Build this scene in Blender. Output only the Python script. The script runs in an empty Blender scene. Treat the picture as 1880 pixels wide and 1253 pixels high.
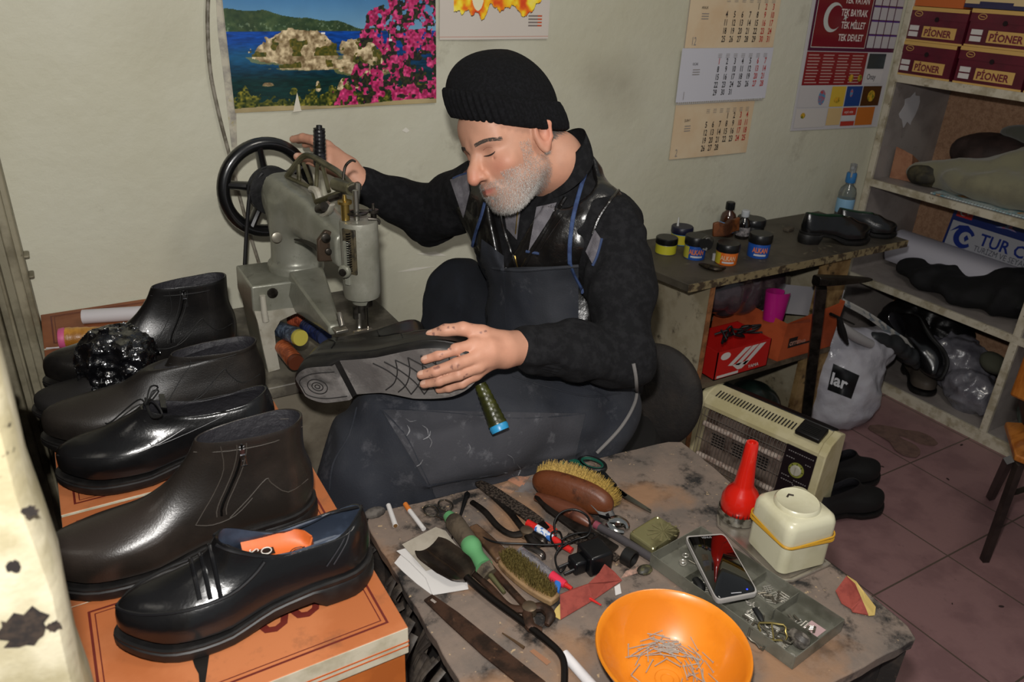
import bpy, math, random
import numpy as np
from mathutils import Vector, Matrix
random.seed(7); rng = np.random.default_rng(7)
PI = math.pi
COL = bpy.context.scene.collection
# ---------- camera: lens and orientation solved from the vanishing points of wall, shelf and tiles
F_, CX, CY = 1425.0, 940.0, 626.5
def unit(v):
    v = np.array(v, float); return v/np.linalg.norm(v)
Yc = unit((5-CX, 107+CY, -F_)); Xc = unit((3570-CX, CY-43, -F_)); Xc = unit(Xc-Yc*np.dot(Xc, Yc)); Zc = np.cross(Xc, Yc)
RC = np.array([Xc, Yc, Zc]); CAM = np.array([0, 0, 1.5])
cd = bpy.data.cameras.new('camera'); cam = bpy.data.objects.new('camera', cd); COL.objects.link(cam)
cd.sensor_width = 36; cd.lens = 36*F_/1880; cd.clip_start = .02
mw = Matrix([list(RC[i])+[CAM[i]] for i in range(3)]+[[0, 0, 0, 1]]); cam.matrix_world = mw
cd.dof.use_dof = True; cd.dof.focus_distance = 1.45; cd.dof.aperture_fstop = 9
S = bpy.context.scene; S.camera = cam
# ---------- light: the flash on the camera and the weak light of the room
W = bpy.data.worlds.new('world'); S.world = W; W.use_nodes = True
W.node_tree.nodes['Background'].inputs[0].default_value = (.9, .95, 1, 1); W.node_tree.nodes['Background'].inputs[1].default_value = .16
def lamp(name, kind, loc, power, size, col, target=None):
    l = bpy.data.lights.new(name, kind); l.energy = power; l.color = col
    if kind == 'AREA': l.shape = 'DISK'; l.size = size
    else: l.shadow_soft_size = size
    o = bpy.data.objects.new(name, l); COL.objects.link(o); o.location = loc
    if target is not None: o.rotation_euler = (Vector(target)-Vector(loc)).to_track_quat('-Z', 'Y').to_euler()
    return o
lamp('camera_flash', 'POINT', tuple(CAM+RC@np.array([-.02, .13, 0.02])), 58, .022, (1, .97, .93))
lamp('ceiling_lamp', 'AREA', (1.0, .3, 2.5), 7, .5, (1, .93, .82), (1.0, 1.0, 0))
vs = S.view_settings; vs.view_transform = 'Standard'; vs.look = 'None'; vs.gamma = 1; vs.use_curve_mapping = False; vs.exposure = 0.35
# ---------- pixel rays to points on real planes
def ray(px, py):
    return RC@unit((px-CX, -(py-CY), -F_))
def at(px, py, x=None, y=None, z=None):
    r = ray(px, py)
    k = 0 if x is not None else 1 if y is not None else 2
    t = ((x, y, z)[k]-CAM[k])/r[k]; return Vector(CAM+r*t)
def dep(px, py, d):
    return Vector(CAM+RC@(np.array([px-CX, -(py-CY), -F_])*d/F_))
# ---------- materials
def rgb(h):
    if isinstance(h, str):
        h = h.lstrip('#'); c = [int(h[i:i+2], 16)/255 for i in (0, 2, 4)]
        return tuple(x/12.92 if x <= .04045 else ((x+.055)/1.055)**2.4 for x in c)
    return tuple(h)
MC = {}
def mat(col, rough=.5, metal=0, c2=None, sc=20, lo=.45, hi=.6, c3=None, sc3=60, lo3=.55, hi3=.7, bump=0, bs=200, coat=0, trans=0, ior=1.45, emit=0, attr=None, stretch=None, r2=None, spec=.5, fuzz=0):
    key = str((col, rough, metal, c2, sc, lo, hi, c3, sc3, lo3, hi3, bump, bs, coat, trans, ior, emit, attr, stretch, r2, spec, fuzz))
    if key in MC: return MC[key]
    m = bpy.data.materials.new('material'); m.use_nodes = True; MC[key] = m
    nt = m.node_tree; N = nt.nodes; L = nt.links; b = N['Principled BSDF']
    b.inputs['Roughness'].default_value = rough; b.inputs['Metallic'].default_value = metal
    b.inputs['Coat Weight'].default_value = coat; b.inputs['Transmission Weight'].default_value = trans; b.inputs['IOR'].default_value = ior
    b.inputs['Specular IOR Level'].default_value = spec
    if fuzz: b.inputs['Sheen Weight'].default_value = fuzz; b.inputs['Sheen Roughness'].default_value = .6
    tc = N.new('ShaderNodeTexCoord'); vec = tc.outputs['Object']
    if stretch:
        mp = N.new('ShaderNodeMapping'); mp.inputs['Scale'].default_value = stretch; L.new(vec, mp.inputs['Vector']); vec = mp.outputs[0]
    def noise(scale, det=6, rg=.6):
        n = N.new('ShaderNodeTexNoise'); n.inputs['Scale'].default_value = scale; n.inputs['Detail'].default_value = det; n.inputs['Roughness'].default_value = rg
        L.new(vec, n.inputs['Vector']); return n.outputs['Fac']
    def ramp(src, a, c):
        r = N.new('ShaderNodeMapRange'); r.inputs[1].default_value = a; r.inputs[2].default_value = c; r.clamp = True; L.new(src, r.inputs[0]); return r.outputs[0]
    def mix(f, A, B):
        x = N.new('ShaderNodeMix'); x.data_type = 'RGBA'; L.new(f, x.inputs[0])
        for i, q in ((6, A), (7, B)):
            if isinstance(q, tuple): x.inputs[i].default_value = (*q, 1)
            else: L.new(q, x.inputs[i])
        return x.outputs[2]
    if attr:
        a = N.new('ShaderNodeVertexColor'); a.layer_name = attr; cur = a.outputs[0]
    else: cur = rgb(col)
    if c2 is not None:
        f = ramp(noise(sc), lo, hi); cur = mix(f, cur, rgb(c2))
        if r2 is not None:
            q = N.new('ShaderNodeMapRange'); q.inputs[3].default_value = rough; q.inputs[4].default_value = r2; L.new(f, q.inputs[0]); L.new(q.outputs[0], b.inputs['Roughness'])
    if c3 is not None: cur = mix(ramp(noise(sc3, 8, .7), lo3, hi3), cur, rgb(c3))
    if isinstance(cur, tuple): b.inputs['Base Color'].default_value = (*cur, 1)
    else: L.new(cur, b.inputs['Base Color'])
    if emit: b.inputs['Emission Color'].default_value = (*rgb(col), 1); b.inputs['Emission Strength'].default_value = emit
    if bump:
        bp = N.new('ShaderNodeBump'); bp.inputs['Strength'].default_value = 1; bp.inputs['Distance'].default_value = bump; L.new(noise(bs, 4), bp.inputs['Height']); L.new(bp.outputs[0], b.inputs['Normal'])
    return m
# ---------- geometry accumulator
def frame(d, up=(0, 0, 1)):
    d = Vector(d).normalized(); u = Vector(up)
    if abs(d.dot(u.normalized())) > .98: u = Vector((1, 0, 0))
    a = u.cross(d).normalized(); return a, d.cross(a).normalized(), d     # x, y, z axes
def spline(pts, n=8, closed=False):
    P = [np.array(p, float) for p in pts]; m = len(P); out = []
    if m == 2 and not closed: return [Vector(P[0]*(1-i/n)+P[1]*i/n) for i in range(n+1)]
    for i in range(m if closed else m-1):
        g = lambda k: P[k % m] if closed else P[min(max(k, 0), m-1)]
        a, b, c, d = g(i-1), g(i), g(i+1), g(i+2)
        for j in range(n):
            t = j/n; out.append(.5*((2*b)+(c-a)*t+(2*a-5*b+4*c-d)*t*t+(3*b-a-3*c+d)*t**3))
    if not closed: out.append(P[-1])
    return [Vector(o) if len(o) == 3 else o for o in out]
class G:
    def __init__(s): s.v = []; s.f = []; s.m = []; s.cur = 0
    def add(s, vs, fs, M=None):
        o = len(s.v)
        s.v += [tuple(M@Vector(p)) if M else tuple(p) for p in vs]; s.f += [tuple(i+o for i in f) for f in fs]; s.m += [s.cur]*len(fs); return s
    def box(s, lo, hi, M=None):
        (a, b, c), (d, e, f) = lo, hi
        return s.add([(a, b, c), (d, b, c), (d, e, c), (a, e, c), (a, b, f), (d, b, f), (d, e, f), (a, e, f)], [(0, 3, 2, 1), (4, 5, 6, 7), (0, 1, 5, 4), (1, 2, 6, 5), (2, 3, 7, 6), (3, 0, 4, 7)], M)
    def rings(s, R, close=True, caps=True, M=None):
        n = len(R[0]); vs = [p for r in R for p in r]; fs = []
        for i in range(len(R)-1):
            for j in range(n if close else n-1):
                k = (j+1) % n; fs.append((i*n+j, i*n+k, (i+1)*n+k, (i+1)*n+j))
        if caps and close:
            fs.append(tuple(range(n))[::-1]); fs.append(tuple((len(R)-1)*n+j for j in range(n)))
        return s.add(vs, fs, M)
    def tube(s, pts, r, n=10, closed=False, sub=0, flat=1, up=(0, 0, 1), caps=True):
        if sub: 
            rr = r if hasattr(r, '__len__') else [r]*len(pts)
            q = spline([tuple(p)+(x,) for p, x in zip(pts, rr)], sub, closed); pts = [Vector(a[:3]) for a in q]; r = [float(a[3]) for a in q]
        P = [Vector(p) for p in pts]; m = len(P); R = []; ax = None
        for i, p in enumerate(P):
            t = (P[(i+1) % m]-P[i-1]) if closed else (P[min(i+1, m-1)]-P[max(i-1, 0)])
            if t.length < 1e-9: t = Vector((0, 0, 1))
            t.normalize()
            if ax is None: ax = frame(t, up)[0]
            ax = ax-t*ax.dot(t)
            if ax.length < 1e-6: ax = frame(t)[0]
            ax.normalize(); b = t.cross(ax); q = r[i] if hasattr(r, '__len__') else r
            R.append([p+(ax*math.cos(2*PI*j/n)+b*math.sin(2*PI*j/n)*flat)*q for j in range(n)])
        if closed: R.append(R[0]); return s.rings(R, True, False)
        return s.rings(R, True, caps)
    def cyl(s, a, b, r, r2=None, n=24, caps=True):
        return s.tube([a, b], [r, r if r2 is None else r2], n, caps=caps)
    def lathe(s, prof, o=(0, 0, 0), ax=(0, 0, 1), n=32, caps=True, sx=1, up=(0, 0, 1), sup=None):
        X, Y, Z = frame(ax, up); o = Vector(o); R = []
        for r, z in prof:
            ring = []
            for j in range(n):
                c, q = math.cos(2*PI*j/n), math.sin(2*PI*j/n)
                if sup: k = (abs(c)**sup+abs(q)**sup)**(-1/sup); c *= k; q *= k
                ring.append(o+X*r*c*sx+Y*r*q+Z*z)
            R.append(ring)
        return s.rings(R, True, caps)
    def ell(s, c, r, M=None, n=20, m=12):
        c = Vector(c); R = []
        for i in range(1, m):
            a = PI*i/m; R.append([(c.x+r[0]*math.sin(a)*math.cos(2*PI*j/n), c.y+r[1]*math.sin(a)*math.sin(2*PI*j/n), c.z-r[2]*math.cos(a)) for j in range(n)])
        o = len(s.v); s.rings(R, True, True, M); return s
    def prism(s, poly, h, M=None, z0=0):
        n = len(poly); return s.add([(x, y, z0) for x, y in poly]+[(x, y, z0+h) for x, y in poly], [tuple(range(n))[::-1], tuple(range(n, 2*n))]+[(i, (i+1) % n, n+(i+1) % n, n+i) for i in range(n)], M)
    def sheet(s, P, th=.001):
        """P[i][j] grid of points; gives a thin slab"""
        nu, nv = len(P), len(P[0]); A = np.array([[tuple(p) for p in r] for r in P]); 
        du = np.gradient(A, axis=0); dv = np.gradient(A, axis=1); N = np.cross(du, dv); N /= (np.linalg.norm(N, axis=2, keepdims=True)+1e-12); B = A-N*th
        vs = list(map(tuple, A.reshape(-1, 3)))+list(map(tuple, B.reshape(-1, 3))); q = nu*nv; fs = []
        for i in range(nu-1):
            for j in range(nv-1):
                a = i*nv+j; fs += [(a, a+nv, a+nv+1, a+1), (q+a, q+a+1, q+a+nv+1, q+a+nv)]
        for i in range(nu-1):
            a = i*nv; fs.append((a, q+a, q+a+nv, a+nv)); a += nv-1; fs.append((a, a+nv, q+a+nv, q+a))
        for j in range(nv-1):
            a = j; fs.append((a, a+1, q+a+1, q+a)); a = (nu-1)*nv+j; fs.append((a, q+a, q+a+1, a+1))
        return s.add(vs, fs)
    def build(s, name, m, parent=None, world=False, ang=35, bevel=0, seg=2, subd=0):
        me = bpy.data.meshes.new(name); me.from_pydata(s.v, [], s.f); me.update()
        ms = m if isinstance(m, (list, tuple)) else [m]
        for x in ms: me.materials.append(x)
        if len(ms) > 1: me.polygons.foreach_set('material_index', s.m)
        return link(name, me, parent, world, ang, bevel, seg, subd)
MAT = {}
def link(name, me, parent=None, world=False, ang=35, bevel=0, seg=2, subd=0):
    o = bpy.data.objects.new(name, me); COL.objects.link(o)
    if parent is not None:
        o.parent = parent
        if world: me.transform(MAT[parent.name].inverted())
    MAT[o.name] = MAT.get(parent.name, Matrix()) if parent is not None else Matrix()
    if ang is not None:
        me.polygons.foreach_set('use_smooth', [True]*len(me.polygons))
        if ang < 180: me.set_sharp_from_angle(angle=math.radians(ang))
    if bevel:
        b = o.modifiers.new('bevel', 'BEVEL'); b.width = bevel; b.segments = seg; b.limit_method = 'ANGLE'; b.angle_limit = math.radians(40); b.harden_normals = False
    if subd:
        b = o.modifiers.new('sub', 'SUBSURF'); b.levels = subd; b.render_levels = subd
    return o
def thing(name, label, cat, loc=(0, 0, 0), rz=0, group=None, rot=None):
    o = bpy.data.objects.new(name, None); COL.objects.link(o); o.empty_display_size = .02
    Mx = Matrix.Translation(Vector(loc))@(rot.to_4x4() if rot else Matrix.Rotation(rz, 4, 'Z'))
    o.location = loc; o.rotation_euler = Mx.to_3x3().to_euler(); MAT[o.name] = Mx; tag(o, label, cat, group); return o
def tag(o, label=None, cat=None, group=None, kind=None):
    if label: o['label'] = label
    if cat: o['category'] = cat
    if group: o['group'] = group
    if kind: o['kind'] = kind
    return o
def place(o, loc, rot=None, rz=0):
    Mx = Matrix.Translation(Vector(loc))@(rot.to_4x4() if rot else Matrix.Rotation(rz, 4, 'Z'))
    o.location = loc; o.rotation_euler = Mx.to_3x3().to_euler(); MAT[o.name] = Mx; return o
def dup(root, label=None, loc=None, rz=None, group=None, rot=None):
    def cp(o, par):
        c = o.copy(); COL.objects.link(c); c.parent = par; MAT[c.name] = MAT[o.name]
        for ch in list(o.children): cp(ch, c)
        return c
    c = cp(root, None)
    if label: c['label'] = label
    if group: c['group'] = group
    if loc is not None: place(c, loc, rot, rz or 0)
    return c
def struct(o): o['kind'] = 'structure'; return o
def basis(X, Y, Z): return Matrix((X, Y, Z)).transposed()
# ---------- lettering
TX = {}
def text(g, s, size, O, X, Y, ext=.0002, al='LEFT', sx=1, bold=0):
    """adds lettering to g at origin O, running along X with height along Y"""
    key = (s, al, bold)
    if key not in TX:
        c = bpy.data.curves.new('t', 'FONT'); c.body = s; c.align_x = al; c.size = 1; c.offset = bold; c.resolution_u = 2
        o = bpy.data.objects.new('t', c); COL.objects.link(o); bpy.context.view_layer.update()
        e = o.evaluated_get(bpy.context.evaluated_depsgraph_get()); me = e.to_mesh()
        TX[key] = ([v.co.copy() for v in me.vertices], [tuple(p.vertices) for p in me.polygons]); e.to_mesh_clear(); bpy.data.objects.remove(o)
    vs, fs = TX[key]; X = Vector(X).normalized(); Y = Vector(Y).normalized(); N = X.cross(Y); O = Vector(O)
    return g.add([O+X*v.x*size*sx+Y*v.y*size+N*ext for v in vs], fs)
def quad(g, O, X, Y, u0, v0, u1, v1, e=.0001):
    X = Vector(X); Y = Vector(Y); N = X.cross(Y).normalized(); O = Vector(O)+N*e
    return g.add([O+X*u0+Y*v0, O+X*u1+Y*v0, O+X*u1+Y*v1, O+X*u0+Y*v1], [(0, 1, 2, 3)])
# ---------- numpy noise, painted print grids, sdf meshing
def vnoise(P, scale, seed=0):
    P = np.asarray(P)*scale; I = np.floor(P).astype(np.int64); f = P-I; f = f*f*(3-2*f); D = P.shape[-1]; out = 0
    for c in range(2**D):
        w = 1; h = np.int64(seed*7919)
        for d in range(D):
            b = (c >> d) & 1; w = w*(f[..., d] if b else 1-f[..., d]); h = h+(I[..., d]+b)*np.int64((73856093, 19349663, 83492791)[d])
        h = (h ^ (h >> 13))*np.int64(1274126177); h = (h ^ (h >> 16)) & 0xffff; out = out+w*(h/65535.)
    return out
def fbm(P, scale, o=4, seed=0):
    s = 0; a = .5; t = 0
    for i in range(o): s = s+a*vnoise(P, scale*2**i, seed+i); t += a; a *= .5
    return s/t
def grid_mesh(name, P, colr=None):
    nu, nv = P.shape[:2]; me = bpy.data.meshes.new(name); a = (np.arange(nu-1)[:, None]*nv+np.arange(nv-1)).ravel()
    q = np.stack([a, a+nv, a+nv+1, a+1], 1); set_mesh(me, P.reshape(-1, 3), q, None if colr is None else colr.reshape(-1, 3)); return me
def set_mesh(me, V, Q, colr=None):
    me.vertices.add(len(V)); me.vertices.foreach_set('co', np.ascontiguousarray(V, dtype=np.float32).ravel())
    me.loops.add(Q.size); me.loops.foreach_set('vertex_index', Q.ravel().astype(np.int32)); k = Q.shape[1]
    me.polygons.add(len(Q)); me.polygons.foreach_set('loop_start', np.arange(0, Q.size, k, dtype=np.int32)); me.update(calc_edges=True); me.validate()
    if colr is not None:
        ca = me.color_attributes.new('Col', 'FLOAT_COLOR', 'POINT'); c = np.ones((len(V), 4), np.float32); c[:, :3] = colr; ca.data.foreach_set('color', c.ravel())
def s2l(c):
    c = np.asarray(c, float)/255; return np.where(c <= .04045, c/12.92, ((c+.055)/1.055)**2.4)
def smin(a, b, k): h = np.clip(.5+.5*(b-a)/k, 0, 1); return b*(1-h)+a*h-k*h*(1-h)
def smax(a, b, k): return -smin(-a, -b, k)
def sd_ell(P, c, r, R=None):
    q = P-np.array(c)
    if R is not None: q = q@R
    r = np.array(r); k0 = np.linalg.norm(q/r, axis=-1); k1 = np.linalg.norm(q/(r*r), axis=-1); return k0*(k0-1)/np.maximum(k1, 1e-9)
def sd_cap(P, a, b, r1, r2=None):
    a = np.array(a, float); b = np.array(b, float); r2 = r1 if r2 is None else r2; d = b-a; h = np.clip(((P-a)@d)/np.dot(d, d), 0, 1)
    return np.linalg.norm(P-a-h[..., None]*d, axis=-1)-(r1+(r2-r1)*h)
def sd_chain(P, pts, k=.01):
    """pts = [(x,y,z,r),...]"""
    o = None
    for a, b in zip(pts[:-1], pts[1:]):
        d = sd_cap(P, a[:3], b[:3], a[3], b[3]); o = d if o is None else (smin(o, d, k) if k else np.minimum(o, d))
    return o
def surf(fn, lo, hi, h):
    """surface nets on fn(P)->sdf; returns verts, quads"""
    ax = [np.arange(lo[i]-h, hi[i]+2*h, h) for i in range(3)]; n = [len(a) for a in ax]
    D = np.empty(n, np.float32)
    YZ = np.stack(np.meshgrid(ax[1], ax[2], indexing='ij'), -1)
    for c in range(0, n[0], 8):
        xs = ax[0][c:c+8]; P = np.empty((len(xs), n[1], n[2], 3)); P[..., 0] = xs[:, None, None]; P[..., 1:] = YZ[None]; D[c:c+8] = fn(P)
    D[0] = D[-1] = 1; D[:, 0] = D[:, -1] = 1; D[:, :, 0] = D[:, :, -1] = 1
    I = D < 0; off = [(0, 0, 0), (1, 0, 0), (0, 1, 0), (1, 1, 0), (0, 0, 1), (1, 0, 1), (0, 1, 1), (1, 1, 1)]
    sl = lambda A, o: A[o[0]:n[0]-1+o[0], o[1]:n[1]-1+o[1], o[2]:n[2]-1+o[2]]
    cnt = sum(sl(I, o).astype(np.int8) for o in off); act = (cnt > 0) & (cnt < 8); idx = np.full(act.shape, -1, np.int64); C = np.argwhere(act); idx[act] = np.arange(len(C))
    val = np.stack([sl(D, o)[act] for o in off], 1); acc = np.zeros((len(C), 3)); w = np.zeros(len(C))
    for i in range(8):
        for j in range(i+1, 8):
            df = np.array(off[j])-np.array(off[i])
            if np.abs(df).sum() != 1: continue
            a, b = val[:, i], val[:, j]; m = (a < 0) != (b < 0); t = np.where(m, a/np.where(m, a-b, 1), 0)
            acc += m[:, None]*(np.array(off[i])+t[:, None]*df); w += m
    V = (C+acc/w[:, None])*h+np.array([a[0] for a in ax]); Q = []
    for d in range(3):
        e = [0, 0, 0]; e[d] = 1; A = I[tuple(slice(0, n[k]-e[k]) for k in range(3))]; B = I[tuple(slice(e[k], n[k]) for k in range(3))]
        for sgn, m in ((0, A & ~B), (1, ~A & B)):
            c = np.argwhere(m); u, v = (d+1) % 3, (d+2) % 3; c = c[(c[:, u] > 0) & (c[:, v] > 0) & (c[:, 0] < n[0]-1) & (c[:, 1] < n[1]-1) & (c[:, 2] < n[2]-1)]
            eu = np.zeros(3, int); eu[u] = 1; ev = np.zeros(3, int); ev[v] = 1
            q = np.stack([idx[tuple((c-a).T)] for a in (eu*0, eu, eu+ev, ev)], 1)
            if sgn: q = q[:, ::-1]
            Q.append(q[(q >= 0).all(1)])
    return V, np.concatenate(Q)
def sdf_obj(name, parts, m, parent=None, world=False, colfn=None, sm=0):
    """parts = list of (fn, lo, hi, h[, 3x3, origin]) joined into one mesh"""
    Vs = []; Qs = []; o = 0
    for p in parts:
        V, Q = surf(*p[:4])
        if len(p) > 4: V = V@np.array(p[4]).T+np.array(p[5])
        Vs.append(V); Qs.append(Q+o); o += len(V)
    V = np.concatenate(Vs); Q = np.concatenate(Qs)
    if sm:
        E = np.concatenate([Q[:, [0, 1]], Q[:, [1, 2]], Q[:, [2, 3]], Q[:, [3, 0]]])
        for _ in range(sm):
            A = np.zeros_like(V); c = np.zeros(len(V)); np.add.at(A, E[:, 0], V[E[:, 1]]); np.add.at(c, E[:, 0], 1); np.add.at(A, E[:, 1], V[E[:, 0]]); np.add.at(c, E[:, 1], 1); V = .5*V+.5*A/np.maximum(c, 1)[:, None]
    me = bpy.data.meshes.new(name); set_mesh(me, V, Q, colfn(V) if colfn else None); me.materials.append(m)
    return link(name, me, parent, world, 180), V, Q
# ================= THE SETTING =================
WY = 1.87
wallm = mat('c4c2b0', .55, c2='b8b49c', sc=1.3, lo=.4, hi=.75, c3='6e6250', sc3=5, lo3=.60, hi3=.95, bump=.0022, bs=26)
wn = wallm.node_tree; wb_ = wn.nodes['Principled BSDF']; wsrc = wb_.inputs['Base Color'].links[0].from_socket; wtc = wn.nodes.new('ShaderNodeTexCoord')
for px_, py_, rad, st_ in ((1140, 160, .13, .55), (1090, 140, .08, .4), (880, 75, .08, .35), (620, 260, .16, .3), (1400, 340, .2, .25), (300, 60, .12, .2)):
    pw = at(px_, py_, y=1.87); vd = wn.nodes.new('ShaderNodeVectorMath'); vd.operation = 'DISTANCE'; vd.inputs[1].default_value = pw; wn.links.new(wtc.outputs['Object'], vd.inputs[0]); wr = wn.nodes.new('ShaderNodeMapRange'); wr.inputs[1].default_value = rad; wr.inputs[2].default_value = 0; wr.inputs[3].default_value = 0; wr.inputs[4].default_value = st_; wn.links.new(vd.outputs['Value'], wr.inputs[0])
    wz = wn.nodes.new('ShaderNodeTexNoise'); wz.inputs['Scale'].default_value = 9; wz.inputs['Detail'].default_value = 6; wn.links.new(wtc.outputs['Object'], wz.inputs['Vector']); wm_ = wn.nodes.new('ShaderNodeMath'); wm_.operation = 'MULTIPLY'; wn.links.new(wr.outputs[0], wm_.inputs[0]); wn.links.new(wz.outputs['Fac'], wm_.inputs[1]); wx = wn.nodes.new('ShaderNodeMix'); wx.data_type = 'RGBA'; wn.links.new(wm_.outputs[0], wx.inputs[0]); wn.links.new(wsrc, wx.inputs[6]); wx.inputs[7].default_value = (*rgb('5e4c34'), 1); wsrc = wx.outputs[2]
wn.links.new(wsrc, wb_.inputs['Base Color'])
struct(G().box((-1.2, WY, 0), (3.6, WY+.1, 2.6)).build('wall_back', wallm, ang=None))
struct(G().box((3.12, -1.5, 0), (3.22, WY, 2.6)).build('wall_right', wallm, ang=None))
# floor tiles
fm = mat('8a6a69', .42, c2='7c5e5e', sc=7, c3='5d4a48', sc3=30, lo3=.62, hi3=.8, bump=.0006, bs=60)
nt = fm.node_tree; N_ = nt.nodes; L_ = nt.links; br = N_.new('ShaderNodeTexBrick'); tc = N_.new('ShaderNodeTexCoord'); mp = N_.new('ShaderNodeMapping')
mp.inputs['Location'].default_value = (-2.361+.3335*8, -1.199+.352*8, 0); L_.new(tc.outputs['Object'], mp.inputs[0]); L_.new(mp.outputs[0], br.inputs[0])
br.offset = 0; br.inputs['Scale'].default_value = 1; br.inputs['Brick Width'].default_value = .3335; br.inputs['Row Height'].default_value = .352; br.inputs['Mortar Size'].default_value = .0028; br.inputs['Mortar Smooth'].default_value = .2
mx = N_.new('ShaderNodeMix'); mx.data_type = 'RGBA'; bs_ = N_['Principled BSDF']; src = bs_.inputs['Base Color'].links[0].from_socket; L_.new(src, mx.inputs[6]); mx.inputs[7].default_value = (*rgb('54473f'), 1)
L_.new(br.outputs['Fac'], mx.inputs[0]); L_.new(mx.outputs[2], bs_.inputs['Base Color'])
struct(G().box((-1.2, -1.5, -.05), (3.2, WY, 0)).build('floor', fm, ang=None))
for i, (px, py, s) in enumerate([(1765, 818, .008), (1740, 881, .007), (1838, 1115, .008), (1748, 1110, .003), (1620, 858, .006)]):
    p = at(px, py, z=0); g = G(); g.ell((0, 0, .002), (s, s*.45, .002), n=7, m=5); o = g.build('leather_scrap', mat('2a1c18', .8), ang=60); place(o, p, rz=i*1.3)
    tag(o, ['dark crumb lying on the pink tiles near the shelf foot', 'dark crumb on the tile in front of the wooden chair', 'dark crumb on the tile near the right edge of the photo', 'tiny dark speck in the middle of a pink tile', 'dark shred on the tile beside the black laced shoes'][i], 'leather scrap', 'floor crumbs')
# shop window on the left: far frame, pane, near peeling post
wm = mat('b9ad86', .45, c2='8f8464', sc=6, lo=.5, hi=.62, c3='3b3428', sc3=25, lo3=.64, hi3=.72, bump=.001, bs=40)
win = thing('window_1', 'painted frame and dark glass of the shop window on the left', 'window', (-.12, 1.1, 0)); win['kind'] = 'structure'; del win['category']
g = G(); g.box((-.17, 1.80, 0), (-.088, WY, 2.5)); g.box((-.115, 1.775, 0), (-.098, 1.80, 2.5)); g.box((-.20, 1.76, 0), (-.13, 1.87, 2.5))
for z in (.86, .905, 1.3): g.box((-.09, 1.83, z), (-.078, 1.868, z+.006))
g.build('window_frame', mat('8d8671', .5, c2='6c6552', sc=9, c3='3c372b', sc3=22, lo3=.62, hi3=.7, bump=.001, bs=40), win, True, bevel=.004)
G().box((-.138, .53, .3), (-.133, 1.80, 2.5)).build('window_pane', mat('3a2c1c', .04, trans=.0, spec=.9, coat=1), win, True, ang=None)
g = G(); R = []
for k in range(60):
    z = .2+k*.04; dx = .0016*math.sin(k*1.7)+.001*math.sin(k*.6); R.append([(-.16, .47, z), (-.056+dx, .47, z), (-.050+dx, .478, z), (-.050+dx, .53, z), (-.16, .54, z)])
g.rings(R); post = g.build('window_post', mat('aca58e', .4, c2='8f876c', sc=14, lo=.42, hi=.6, c3='2a241c', sc3=14, lo3=.635, hi3=.655, bump=.0015, bs=30), win, True, ang=50)
# rust hole in the post's paint
def blob(c, r, n=16, j=.25, seed=0):
    rr = random.Random(seed); return [(c[0]+r*math.cos(2*PI*i/n)*(1+rr.uniform(-j, j)), c[1]+r*math.sin(2*PI*i/n)*(1+rr.uniform(-j, j))*1.15) for i in range(n)]
def faceM(y): return Matrix(((1, 0, 0, 0), (0, 0, -1, y), (0, 1, 0, 0), (0, 0, 0, 1)))
g = G()
for px, py, r, sd in ((45, 1155, .014, 1), (55, 940, .004, 2), (25, 1040, .004, 3), (100, 1150, .004, 4)):
    p = at(px, py, y=.47); g.prism(blob((p.x, p.z), r, 18, .3, sd), .0006, faceM(.47))
g.build('chipped_patch', mat('17110e', .85, c2='2c221a', sc=120), post, True, ang=None)
# grey cable running down the wall
pts = [at(px, py, y=WY-.008) for px, py in ((384, -40), (381, 40), (386, 130), (402, 210), (420, 280), (441, 365), (462, 440), (480, 500), (492, 560))]
tag(G().tube(pts, .0042, 8, sub=6).build('wall_cable', mat('8b8578', .5, c2='5f594c', sc=40), ang=80), 'grey cable hanging down the wall left of the sea poster', 'cable')
# torn paper strip between cable and poster
g = G(); L = [at(px, py, y=WY-.001) for px, py in ((396, -20), (400, 60), (408, 120), (416, 190), (424, 260), (432, 330))]; Rr = [at(px, py, y=WY-.001) for px, py in ((424, -20), (416, 40), (424, 100), (433, 146), (434, 210), (437, 330))]
g.sheet([[a, a.lerp(b, .5)+Vector((0, -.001, 0)), b] for a, b in zip(spline(L, 4), spline(Rr, 4))], .0008)
tag(g.build('paper_strip', mat('b5ae9c', .6, c2='8f8a80', sc=30, c3='a5985a', sc3=18, lo3=.6, hi3=.7), ang=50), 'torn strip of old paper stuck to the wall beside the grey cable', 'paper strip')
g = G()
for i, pl in enumerate([[(728, 500), (760, 492), (800, 489), (762, 497)], [(765, 466), (800, 462), (820, 470), (790, 470)], [(738, 240), (745, 234), (752, 240), (746, 244)]]):
    vs = [at(*p, y=WY-.0012) for p in pl]; g.add(vs, [tuple(range(4))])
struct(g.build('trim_1', mat('d8d4c8', .6), ang=None))
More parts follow.
